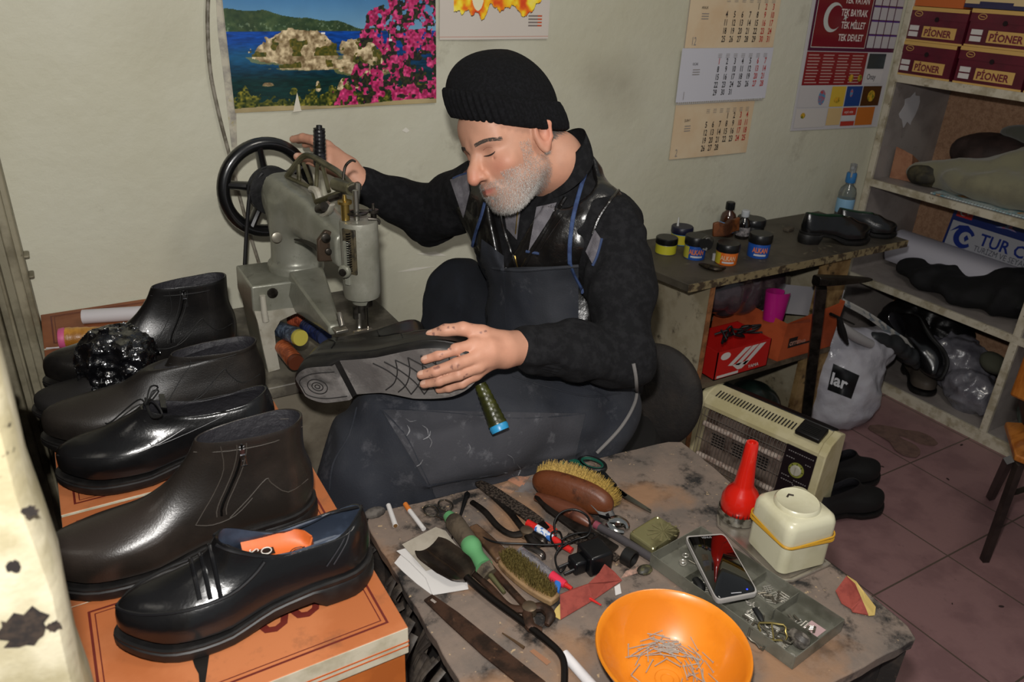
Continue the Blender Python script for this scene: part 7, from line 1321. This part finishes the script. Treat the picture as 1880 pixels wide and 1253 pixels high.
for k in range(90):
    c = nail0 if k == 0 else nail0.copy()
    if k: COL.objects.link(c)
    a_ = rr.gauss(.8, .75); ra_ = rr.gauss(.050, .010)*f; ra_ = min(max(ra_, .012), .064*f)
    if k % 6 == 0: a_ = rr.uniform(0, 2*PI); ra_ = rr.uniform(.015, .05)*f
    z = float(np.interp(ra_/f, [0, .054, .066, .08], [.0085, .0105, .020, .037]))*f+.0015+rr.random()*.003; tg = a_+PI/2+rr.gauss(0, .45); c.location = (bc_.x+ra_*math.cos(a_), bc_.y+ra_*math.sin(a_), TZ+z); c.rotation_euler = (0, rr.gauss(0, .12), tg)
# ================= HEATER =================
ht = (at(1286, 721, z=.30), at(1518, 823, z=.30)); hd = (ht[1]-ht[0]); hw = hd.length; hd.normalize(); hn = Vector((hd.y, -hd.x, 0)); hn = hn if hn.x > 0 else -hn     # hn points into the heater
t = thing('electric_heater', 'cream electric quartz heater with wire grille and round dial', 'heater', (ht[0].x-hn.x*.035, ht[0].y-hn.y*.035, 0), rot=basis(hd, hn, Vector((0, 0, 1)))); hc = mat('cdc39c', .45, c2='bdb286', sc=9, c3='5c4e34', sc3=50, lo3=.66, hi3=.73, spec=.4); blk2 = mat('0f0e0e', .45); dkm = mat('28221f', .35, .5)
# local: x width, y depth, z up; front leans back by .035 at the top
fy_ = lambda z: .035*z/.30
def slab(x0, x1, pts): # polygon in y,z extruded in x
    n = len(pts); g = G(); g.add([(x0, y, z) for y, z in pts]+[(x1, y, z) for y, z in pts], [tuple(range(n)), tuple(range(n, 2*n))[::-1]]+[(i, n+i, n+(i+1) % n, (i+1) % n) for i in range(n)]); return g
sidep = [(.0, 0), (fy_(.27), .27), (.055, .300), (.115, .315), (.150, .30), (.165, .0)]
slab(-.004, .020, sidep).build('side_panel', hc, t, bevel=.004, ang=30); slab(hw-.020, hw+.006, sidep).build('side_panel', hc, t, bevel=.004, ang=30)
slab(.018, hw-.018, [(fy_(.262)+.002, .258), (fy_(.27)+.002, .272), (.055, .297), (.115, .312), (.13, .300), (.06, .27)]).build('top_panel', hc, t, bevel=.002, ang=30); slab(.02, hw-.02, [(.145, .02), (.132, .305), (.160, .302), (.185, .24), (.185, .04)]).build('back_housing', blk2, t, bevel=.004, ang=30); slab(.018, hw-.018, [(0, .0), (.002, .022), (.15, .02), (.16, 0)]).build('bottom_panel', hc, t, ang=30)
g = slab(.018, hw-.018, [(fy_(.022)+.045, .022), (fy_(.26)+.05, .262), (fy_(.26)+.054, .262), (fy_(.022)+.049, .022)]); rf_ = g.build('reflector', mat('8a7a70', .4, .3, c2='5c4c44', sc=20), t, ang=30)
tn = Vector((0, .042, .015)).normalized()   # top slope direction
ty = lambda s_: Vector((0, fy_(.27)+.004, .2735)).lerp(Vector((0, .055, .2985)), s_)
g = G()
for k in range(25):
    x = .045+(hw*.66-.02)*k/24; a_, b_ = Vector((0, .050, .2975)), Vector((0, .105, .3115)); a2 = a_.lerp(b_, .05); b2 = a_.lerp(b_, .62); g.add([a2+Vector((x-.0022, -.0, .0012)), a2+Vector((x+.0022, 0, .0012)), b2+Vector((x+.0022, 0, .0012)), b2+Vector((x-.0022, 0, .0012))], [(0, 1, 2, 3)])
g.build('vent_slots', mat('1c1814', .8), t, ang=None)
g = G(); R0 = basis(Vector((1, 0, 0)), (b_-a_).normalized(), Vector((1, 0, 0)).cross((b_-a_).normalized())).to_4x4(); R0.translation = a_+Vector((hw*.755, -.004, .0)); g.box((0, -.004, -.002), (.076, .056, .014), R0); hdl = g.build('handle', blk2, t, bevel=.004); g = G(); [g.box((.014, .010+.0065*k, .014), (.060, .013+.0065*k, .0158), R0) for k in range(5)]; g.build('handle_ribs', mat('1c1c1c', .3), hdl)
# grille wires
gx1 = hw*.735; g = G()
for k in range(27): x = .022+(gx1-.028)*k/26; g.tube([(x, fy_(.25)+.002, .262), (x, fy_(.245)-.003, .250), (x, fy_(.2)-.003, .20), (x, fy_(.03)-.003, .030), (x, fy_(.02)+.004, .022)], .0009, 5)
for z in (.235, .155, .075): g.tube([(.02, fy_(z)-.002, z), (gx1, fy_(z)-.002, z)], .0011, 5)
g.build('wire_grille', mat('a09890', .3, .7), t)
for z in (.195, .085): g = G(); g.tube([(.025, fy_(z)+.022, z), (gx1-.01, fy_(z)+.022, z)], .009, 16); g.build('quartz_tube', mat('c8b8ac', .35, c2='9c8478', sc=50), t)
g = G(); [g.box((.05+.075*c+.004*(r % 2), fy_(.14)+.044, .118+.010*r), (.10+.075*c, fy_(.14)+.0455, .1225+.010*r)) for c in range(3) for r in range(5)]; g.build('back_slots', mat('0c0a09', .9), t, ang=None)
g = slab(gx1, hw-.018, [(fy_(.02), .022), (fy_(.26), .262), (fy_(.26)+.01, .262), (fy_(.02)+.01, .022)]); cp_ = g.build('control_panel', mat('1c1418', .35), t, ang=30); fr_ = Vector((0, -.30, .035)).normalized(); dc = Vector((gx1+(hw-.018-gx1)*.5, fy_(.195), .195)); 
G().lathe([(.0235, 0), (.0235, .002), (.001, .002)], dc, fr_, 36).build('dial_ring', mat('8a8c3c', .5), cp_); G().lathe([(.0165, .002), (.0165, .006), (.015, .008), (.001, .008)], dc, fr_, 32).build('dial_knob', mat('b5b0a0', .4), cp_)
g = G(); g.box((-.0018, -.010, -.013), (.0018, -.0, .013), Matrix.Translation(dc)); g.build('knob_grip', mat('a5a090', .4), cp_); g = G(); [g.box((-.0008, -.0032, .0175), (.0008, -.0015, .0222), Matrix.Translation(dc)@Matrix.Rotation(2*PI*k/8, 4, 'Y')) for k in range(8)]; g.build('dial_marks', mat('1c1418'), cp_, ang=None)
for x_, c_ in ((.36, '6a6a78'), (.62, 'a5a04a')): g = G(); X0 = gx1+(hw-.018-gx1)*x_; g.box((X0, fy_(.09)-.006, .085), (X0+.010, fy_(.09)+.004, .125)); g.build('rocker_switch', mat(c_, .4), cp_, bevel=.001)
g = G(); wd_ = hw-.018-gx1; rr = random.Random(9)
for z, xs in ((.245, (.1, .9)), (.225, (.08, .35)), (.165, (.08, .35)), (.160, (.5, .9)), (.150, (.1, .48)), (.145, (.5, .9)), (.222, (.72, .9))):
    x = xs[0]
    while x < xs[1]: w_ = rr.uniform(.03, .06); g.box((gx1+wd_*x, fy_(z)-.0008, z), (gx1+wd_*(x+w_), fy_(z)+.001, z+.0028)); x += w_+.03
g.build('small_print', mat('8a8484', .6), cp_, ang=None)
# ================= BENCH AT THE BACK =================
BZ = .70
def B(px, py, h=0): return at(px, py, z=BZ+h)
bn = thing('wooden_bench', 'old wooden bench with dirty worn top behind the heater', 'bench', (2.0, 1.7, 0)); f0, f1 = B(1265, 523), B(1667, 441); bwm = mat('a59b84', .7, c2='8c8168', sc=7, c3='3a3226', sc3=20, lo3=.58, hi3=.7, bump=.0006, bs=50)
lb = at(1208, 500, z=BZ); P = [Vector((f0.x, f0.y, BZ)), Vector((f1.x, f1.y, BZ)), Vector((f1.x-.005, WY-.002, BZ)), Vector((f0.x-.03, WY-.002, BZ)), Vector((lb.x, lb.y, BZ))]; k = len(P); g = G(); g.add(P+[p-Vector((0, 0, .024)) for p in P], [tuple(range(k)), tuple(range(k, 2*k))[::-1]]+[(i, k+i, k+(i+1) % k, (i+1) % k) for i in range(k)])
g.build('bench_top', mat('4a443a', .55, c2='332e27', sc=6, c3='6e6654', sc3=24, lo3=.6, hi3=.7, bump=.0008, bs=60), bn, True, bevel=.002); g = flatbar([Vector((f0.x, f0.y-.001, BZ-.012)), Vector((f1.x, f1.y-.001, BZ-.012))], .004, .023); g.build('front_edge', mat('7c6e50', .7, c2='3c3022', sc=40, lo=.48, hi=.58, bump=.001, bs=80), bn, True)
x_ = at(1312, 530, y=f0.y+.012).x; G().box((x_-.016, f0.y+.012, 0), (x_, WY-.003, BZ-.0245)).build('side_board', bwm, bn, True, ang=None); G().box((x_-.017, f0.y+.009, 0), (x_+.001, f0.y+.012, BZ-.0245)).build('board_edge', mat('8c5c38', .7, c2='6a4426', sc=40), bn, True, ang=None)
x2 = at(1562, 480, y=f0.y+.03).x; G().box((x2-.13, f0.y+.03, 0), (x2, f0.y+.05, BZ-.0245)).build('front_board', mat('8a7048', .7, c2='5a4020', sc=9, c3='2c2012', sc3=20, lo3=.56, hi3=.66), bn, True, ang=None); G().box((x2-.018, f0.y+.05, 0), (x2, WY-.003, BZ-.0245)).build('side_board', bwm, bn, True, ang=None)
SZ = .335; G().box((x_, f0.y+.015, SZ-.016), (x2-.019, WY-.003, SZ)).build('lower_shelf', mat('5c5040', .7, c2='3c3226', sc=12), bn, True, ang=None)
# things under the bench
yb = f0.y+.03
t = thing('red_box', 'bright red box with white stripes under the bench', 'box', (at(1318, 645, y=yb-.02).x, yb, SZ)); a = at(1322, 645, y=yb-.02); b_ = at(1408, 632, y=yb+.0); w_ = b_.x-a.x; rdm = mat('b01c18', .35, coat=.2); h_ = .10; g = G(); X0 = a.x; y0 = yb-.015
for lo, hi in (((X0, y0, SZ+.001), (X0+w_, y0+.003, SZ+h_)), ((X0, y0+.15, SZ+.001), (X0+w_, y0+.153, SZ+h_)), ((X0, y0, SZ+.001), (X0+.003, y0+.153, SZ+h_)), ((X0+w_-.003, y0, SZ+.001), (X0+w_, y0+.153, SZ+h_)), ((X0, y0, SZ+.001), (X0+w_, y0+.153, SZ+.004))): g.box(lo, hi)
g.build('box_walls', rdm, t, True, ang=None); O = Vector((X0, y0-.0004, SZ+.001)); X = Vector((1, 0, 0)); Y = Vector((0, 0, 1)); g = G()
for k in range(3): g.add([O+X*a_*w_+Y*b_*h_ for a_, b_ in ((.22+.14*k, .42-.05*k), (.30+.14*k, .38-.05*k), (.62+.14*k, .93), (.50+.14*k, .93))], [(0, 1, 2, 3)])
g.add([O+X*a_*w_+Y*b_*h_ for a_, b_ in ((.30, .40), (.42, .18), (.50, .18), (.62, .42))], [(0, 1, 2, 3)]); g.add([O+X*(.15+.09*math.cos(a_))*w_+Y*(.80+.13*math.sin(a_))*h_ for a_ in [2*PI*k/20 for k in range(20)]], [tuple(range(20))]); quad(g, O, X, Y, .04*w_, .05*h_, .44*w_, .14*h_, 0); text(g, 'YAMA', .016, O+X*w_*.62+Y*h_*.12, X, Y, .0002, sx=1.1, bold=.02); g.build('white_emblem', mat('c4bcb8', .5), t, True, ang=None)
t = thing('orange_carton', 'torn orange carton with small black name under the bench', 'box', (at(1470, 640, y=yb).x, yb, SZ)); a = at(1432, 640, y=yb-.01); b_ = at(1522, 622, y=yb); X0 = a.x; w_ = b_.x-a.x; org = mat('a84c28', .5, c2='94401f', sc=10); h_ = .14; g = G(); y0 = yb-.01
g.add([(X0, y0, SZ+.001), (X0+w_, y0, SZ+.001), (X0+w_*1.04, y0-.01, SZ+h_*1.25), (X0+w_*.60, y0-.004, SZ+h_*.98), (X0+w_*.48, y0-.002, SZ+h_*.86), (X0+w_*.40, y0-.012, SZ+h_*1.02), (X0+w_*.05, y0, SZ+h_*.98)], [tuple(range(7))]); g.add([(X0, y0+.002, SZ+.001), (X0+w_, y0+.002, SZ+.001), (X0+w_*1.04, y0-.008, SZ+h_*1.25), (X0+w_*.05, y0+.002, SZ+h_*.98)], [(0, 3, 2, 1)])
g.add([(X0, y0, SZ+.001), (X0+w_*.05, y0, SZ+h_*.98), (X0-.05, y0+.26, SZ+h_*1.25), (X0-.06, y0+.26, SZ+.001)], [(0, 1, 2, 3)]); g.add([(X0+w_, y0, SZ+.001), (X0+w_*1.04, y0-.01, SZ+h_*1.25), (X0+w_, y0+.26, SZ+h_*1.2), (X0+w_, y0+.26, SZ+.001)], [(3, 2, 1, 0)]); g.add([(X0-.06, y0+.26, SZ+.001), (X0+w_, y0+.26, SZ+.001), (X0+w_, y0+.26, SZ+h_*1.2), (X0-.05, y0+.26, SZ+h_*1.25)], [(0, 1, 2, 3)]); o = g.build('carton_walls', org, t, True, ang=None)
g = G(); g.add([(X0+.06, y0+.20, SZ+h_*.7), (X0+w_+.02, y0+.015, SZ+h_*.7), (X0+w_+.03, y0+.015, SZ+h_*1.45), (X0+.07, y0+.2, SZ+h_*1.45)], [(0, 1, 2, 3)]); g.build('white_flap', mat('8f8c90', .6), t, True, ang=None)
O = Vector((X0, y0-.0006, SZ)); g = G(); quad(g, O, X, Y, w_*.14, h_*.30, w_*.66, h_*.56, .0002); pn = g.build('name_plate', mat('1c1412', .5), t, True, ang=None); g = G(); text(g, 'cırrentıs', .030, O+X*w_*.16+Y*h_*.36, X, Y, .0008, sx=.78, bold=.02); g.build('name_print', mat('b08474', .5), pn, True, ang=None)
t = thing('pink_holder', 'magenta plastic shoe tree shell standing in the orange carton', 'shell', (X0+.05, y0+.09, SZ)); a = at(1425, 555, y=y0+.07); R = []
for k in range(8): z_ = a.z-.06+.085*k/7; R.append([Vector((a.x+(.036+.002*k)*math.cos(a_), y0+.07+.028*math.sin(a_), z_+.02*math.sin(a_*.5)*k/7)) for a_ in np.linspace(.4, 5.6, 24)])
g = G(); g.sheet(R, .002); g.build('shell', mat('b01a78', .3, coat=.3), t, True, ang=60)
g = G(); rr = random.Random(5); [g.tube([Vector((at(1330, 560, y=yb+.05).x+.16*k/9+.02*math.sin(k*2.3+j), yb+.05+.02*math.cos(k*1.7+j), SZ+.115+.018*math.sin(k*1.3+j*2))) for k in range(10)], .0035, 8, sub=4) for j in range(3)]; tag(g.build('black_cables', mat('101011', .5)), 'tangle of black cable lying over the red box under the bench', 'cable')
def bagc(P): return (sd_ell(P, (x_+.35, yb+.20, SZ+.20), (.22, .10, .10))+folds(P, 60, .005, 77))*.7
heap('clear_cover', 'dull clear plastic bag with dark contents behind the cartons', 'bag', mat('4a3c40', .2, c2='2c2226', sc=12, c3='8a3048', sc3=14, lo3=.62, hi3=.68, coat=.5), (x_+.04, yb+.08, SZ+.06), (x_+.60, WY-.01, BZ-.03), bagc, .01)
for lb_, c_, r_, sd_ in (('green rubber boots heap under the bench, the left one', (x_+.16, yb+.10, .16), (.13, .10, .09), 91), ('green rubber boots heap under the bench, by the front board', (x_+.36, yb+.06, .12), (.12, .09, .10), 93)):
    ov('rubber_boots', lb_, 'boots', c_, r_, Matrix.Rotation(.4, 3, 'Y'), mat('16241e', .35, c2='0e1613', sc=9, coat=.3), sd_, .006, 45, .009)
# shoe anvil stand
an_ = thing('shoe_anvil', 'black iron shoe anvil on a tall bar standing before the bench', 'anvil', (2.05, 1.40, 0)); a0 = at(1482, 748, y=1.40); a1 = at(1508, 528, y=1.40); d_ = (a1-a0).normalized(); ft = a0-d_*(a0.z/d_.z); G().tube([ft, a1], [.020, .022], 4).build('bar', iron, an_, True, ang=30)
g = G(); R = []
for k, (px, w1, h1) in enumerate(((1498, .010, .012), (1510, .016, .011), (1530, .017, .009), (1560, .015, .007), (1580, .012, .005), (1598, .006, .003))): p = at(px, 516-(px-1498)*.03, y=1.40-.0002*(px-1498)); R.append([p+Vector((0, a_*w1*1.5, b_*h1*1.35)) for a_, b_ in ((-1, -.6), (-.6, -1), (.6, -1), (1, -.6), (1, .7), (.7, 1), (-.7, 1), (-1, .7))])
g.rings(R); g.build('sole_plate', mat('3a3733', .3, .85, c2='22201e', sc=20), an_, True, ang=40, bevel=.001); G().lathe([(.001, 0), (.09, 0), (.09, .012), (.03, .03), (.016, .05)], (ft.x, ft.y, 0), (0, 0, 1), 24).build('foot_plate', iron, an_, True)
g = G(); g.tube([at(1525, 577, y=1.45), at(1568, 596, y=1.48)], [.006, .003], 6); tag(g.build('iron_hook', iron), 'short iron spike sticking out past the anvil bar', 'spike')
# jars and tins on the bench
def jar(label, px, r, h, lab, lidm, txt=None, txc='b84a2c', yel=None, lidh=.30, name='polish_jar'):
    r *= 1.13; h *= 1.15; p = B(*px); t = thing(name, label, 'jar', (p.x, p.y+r, BZ+.0002)); G().lathe([(r*.93, 0), (r*.95, .002), (r*.97, h*.6), (r*.9, h*.7), (.001, h*.7)], n=28).build('jar_body', lab, t, ang=40); G().lathe([(r*1.02, h*.62), (r*1.05, h*.66), (r*1.05, h*.95), (r*.98, h), (.001, h)], n=28).build('lid', lidm, t, ang=40)
    ca = math.atan2(-p.y-r, -p.x); 
    def lab2(a0, a1, z0, z1, m, nm, e): g = G(); g.sheet([[Vector(((r*.97+e)*math.cos(ca+a_), (r*.97+e)*math.sin(ca+a_), z)) for z in (z0, z1)] for a_ in np.linspace(a0, a1, 10)], .0004); return g.build(nm, m, t, ang=60)
    if yel: lab2(-1.6, -.55 if name == 'polish_jar' and txt else 1.6, h*.05, h*.58, mat(yel, .4), 'label_stripe', .0008)
    if txt:
        lab2(-.35, .75, h*.12, h*.20, mat('b8b8bc', .4), 'label_line', .0009); g = G(); text(g, txt, h*.30, (0, 0, 0), (1, 0, 0), (0, 1, 0), bold=.04); wt = max(v[0] for v in g.v); g.v = [(lambda a_: ((r*.97+.0016)*math.cos(ca+a_), (r*.97+.0016)*math.sin(ca+a_), h*.27+v[1]))((v[0]/wt-.38)*1.35) for v in g.v]; g.build('label_name', mat(txc, .4), t, ang=None)
    return t
blu = mat('1c4c9c', .35); blk3 = mat('121314', .35); orj = mat('c86420', .35); yl = mat('b8b02c', .4)
jar('blue polish jar with black lid, in the middle next to the yellow tin', (1288, 479), .030, .062, blu, blk3, 'ALKAN', 'c8704a', 'a8a43c'); jar('orange polish jar with black lid and yellow stripe', (1347, 489), .030, .056, orj, blk3, 'ALKAN', 'c8a080', 'b8a82c'); jar('blue polish jar with black lid standing apart on the right', (1406, 476), .031, .064, blu, blk3, 'ALKAN', 'c8704a')
jar('flat yellow tin with black lid at the left end of the bench', (1234, 470), .029, .045, mat('8c8c84', .3, .6), mat('0e0e10', .3), None, name='polish_tin', yel='b5b02c'); jar('blue and yellow polish tin with dark lid behind the yellow one', (1262, 452), .030, .05, mat('2c7ab0', .4), mat('15162c', .4), None, yel='b5a82c', name='polish_tin')
jar('black jar without label behind the blue jar on the right', (1395, 440), .032, .055, blk3, mat('17181a', .3)); jar('black jar lying behind the brown sponge', (1378, 432), .026, .05, blk3, blk3)
g = G(); g.tube([B(1296, 449, .066), B(1300, 442, .070)], [.020, .017], 16); t_ = g.build('polish_cloth_pad', mat('1c1c1c', .3, c2='8a8a88', sc=40, lo=.6, hi=.65)); tag(t_, 'black shiny polishing pad on top of the middle blue jar', 'pad')
c = B(1345, 470); g = G(); g.sheet([[Vector((c.x-.062+.124*i/10, c.y+.034-.012*math.sin(i*.5)+.006*k, BZ+.060+.042*k+.004*math.sin(i*1.3)*k)) for k in (0, .35, .7, 1)] for i in range(11)], .014); tag(g.build('brown_sponge', mat('6a3a18', .5, c2='3c1e0c', sc=20, c3='a8743c', sc3=30, lo3=.62, hi3=.7), ang=60, bevel=.003), 'brown rubbery block standing across the tops of the jars', 'sponge')
def bottle(label, px, r, h, m, capm, lbl, name='medicine_bottle'):
    p = B(*px); t = thing(name, label, 'bottle', (p.x, p.y, BZ+.0002)); G().lathe([(r*.9, 0), (r, .003), (r, h*.55), (r*.85, h*.66), (r*.45, h*.74), (r*.42, h*.80), (.001, h*.80)], n=28).build('glass_body', m, t, ang=50); G().lathe([(r*.55, h*.78), (r*.58, h*.80), (r*.58, h*.98), (r*.5, h), (.001, h)], n=20).build('cap', capm, t, ang=40); G().lathe([(r*1.01, h*.12), (r*1.02, h*.13), (r*1.02, h*.42), (r*1.01, h*.43)], n=28, caps=False).build('label', lbl, t, ang=60); return t
bottle('brown glass bottle with black cap and blue label', (1332, 432), .026, .115, mat('3a1c0c', .12, coat=.5, spec=.8), blk3, mat('6a8ab8', .5)); bottle('dark glass bottle with white cap standing beside the brown one', (1361, 437), .023, .095, mat('100c0c', .12, coat=.5, spec=.8), mat('b4b8bc', .4), mat('8a8484', .5, c2='4a484a', sc=80))
t = bottle('clear spray bottle with blue collar standing at the wall behind the shoes', (1546, 398), .031, .165, mat('a8b0ac', .08, trans=.8, coat=.5), mat('2c6aa0', .35), mat('7ca4c0', .4), 'spray_bottle'); g = G(); g.tube([(0, 0, .158), (0, 0, .196)], [.010, .012], 14); g.tube([(.0, 0, .190), (-.028, -.018, .188)], [.010, .006], 10); g.tube([(-.012, -.008, .18), (-.022, -.015, .152)], [.004, .003], 8); g.build('spray_head', mat('8a8c8c', .4), t)
p = B(1240, 446); g = G(); g.lathe([(.012, 0), (.012, .03), (.008, .036), (.0045, .05), (.002, .085), (.001, .086)], n=18); o = g.build('glue_tube', mat('b4b4b0', .35), ang=50); place(o, (p.x, p.y, BZ)); tag(o, 'small white glue tube with pointed nozzle behind the yellow tin', 'tube')
p = B(1311, 478); g = G(); g.lathe([(.0075, 0), (.0075, .02), (.005, .022), (.001, .022)], n=14); o = g.build('white_vial', mat('a8a4a4', .4)); place(o, (p.x, p.y, BZ)); tag(o, 'tiny white vial between the blue and orange jars', 'vial')
g = G(); g.tube([B(1285, 485, .008), B(1300, 490, .010), B(1318, 494, .010), B(1330, 492, .008)], [.006, .012, .011, .006], 12, sub=5, flat=.7); tag(g.build('eyelet_pliers', mat('3a3024', .4, .6, c2='16130f', sc=60)), 'small dark brassy metal tool in front of the blue jar', 'tool')
for lb_, px, rz in (('tan pebble like scrap on the bench behind the heeled shoe', (1448, 424), .2),): p = B(*px); g = G(); g.box((-.02, -.01, 0), (.02, .012, .012)); o = g.build('wood_block', mat('4c4438', .8), bevel=.003); place(o, (p.x, p.y, BZ), rz=rz); tag(o, lb_, 'scrap')
# heeled shoes on the bench
for lb_, hpx, tpx, dz_ in (('black low shoe with block heel on the bench, nearer one', (1467, 445), (1592, 446), 0), ('black low shoe behind the heeled one on the bench', (1530, 425), (1642, 437), 0)):
    s = Shoe(.26, .042, .032, 'low', .6, top=.080, dip1=.012, arch=.022); t = s.make('heeled_shoe', lb_, gls, rub, mat('12301c', .6), group=None); a, b_ = B(*hpx), B(*tpx); L0 = (b_-a).length; s.L; t2 = t
    place(t, (a.x, a.y, BZ), rz=math.atan2(b_.y-a.y, b_.x-a.x)); t.scale = (L0/.26,)*3
# laced black shoes on the floor behind the heater
for lb_, hpx, tpx in (('black laced shoe on the tiles behind the heater, the nearer one', (1500, 950), (1614, 925)), ('black laced shoe on the tiles behind the heater, the further one', (1510, 890), (1608, 872))):
    s = Shoe(.27, .048, .02, 'low', .1, top=.10, dip1=.01); sm = [('lace', [(.95, 1, .7+.0), (.9, -1, .75)], .002, lc), ('lace', [(.9, 1, .6), (.86, -1, .65)], .002, lc)]; t = s.make('laced_shoe', lb_, mat('0c0b0b', .7), rub, lin, seams=sm); a, b_ = at(*hpx, z=.01), at(*tpx, z=.01); place(t, (b_.x-(b_-a).normalized().x*.27, b_.y-(b_-a).normalized().y*.27, .001), rz=math.atan2(b_.y-a.y, b_.x-a.x))
# things inside the bottom shelf: hanging black boot, grey leather shoe
s = Shoe(.27, .046, .03, 'boot', .6, .12); t = s.make('ankle_boot', 'shiny black boot hanging toe down over the clear bag in the shelf', gls, rub, lin); a, b_ = at(1672, 585, x=2.80), at(1722, 692, x=2.74); X = (b_-a).normalized(); Y = X.cross(Vector((-1, 0, .3))).normalized(); place(t, a+Vector((.02, 0, 0)), basis(X, -Y, -X.cross(Y)))
s = Shoe(.24, .045, .02, 'low', .2); t = s.make('leather_shoe', 'worn grey brown shoe standing on the bottom shelf board', mat('4c443c', .6), rub, lin); a, b_ = at(1652, 690, x=2.84), at(1672, 724, x=2.74); place(t, (2.90, a.y+.01, .046), rz=math.atan2(b_.y-a.y, b_.x-a.x))
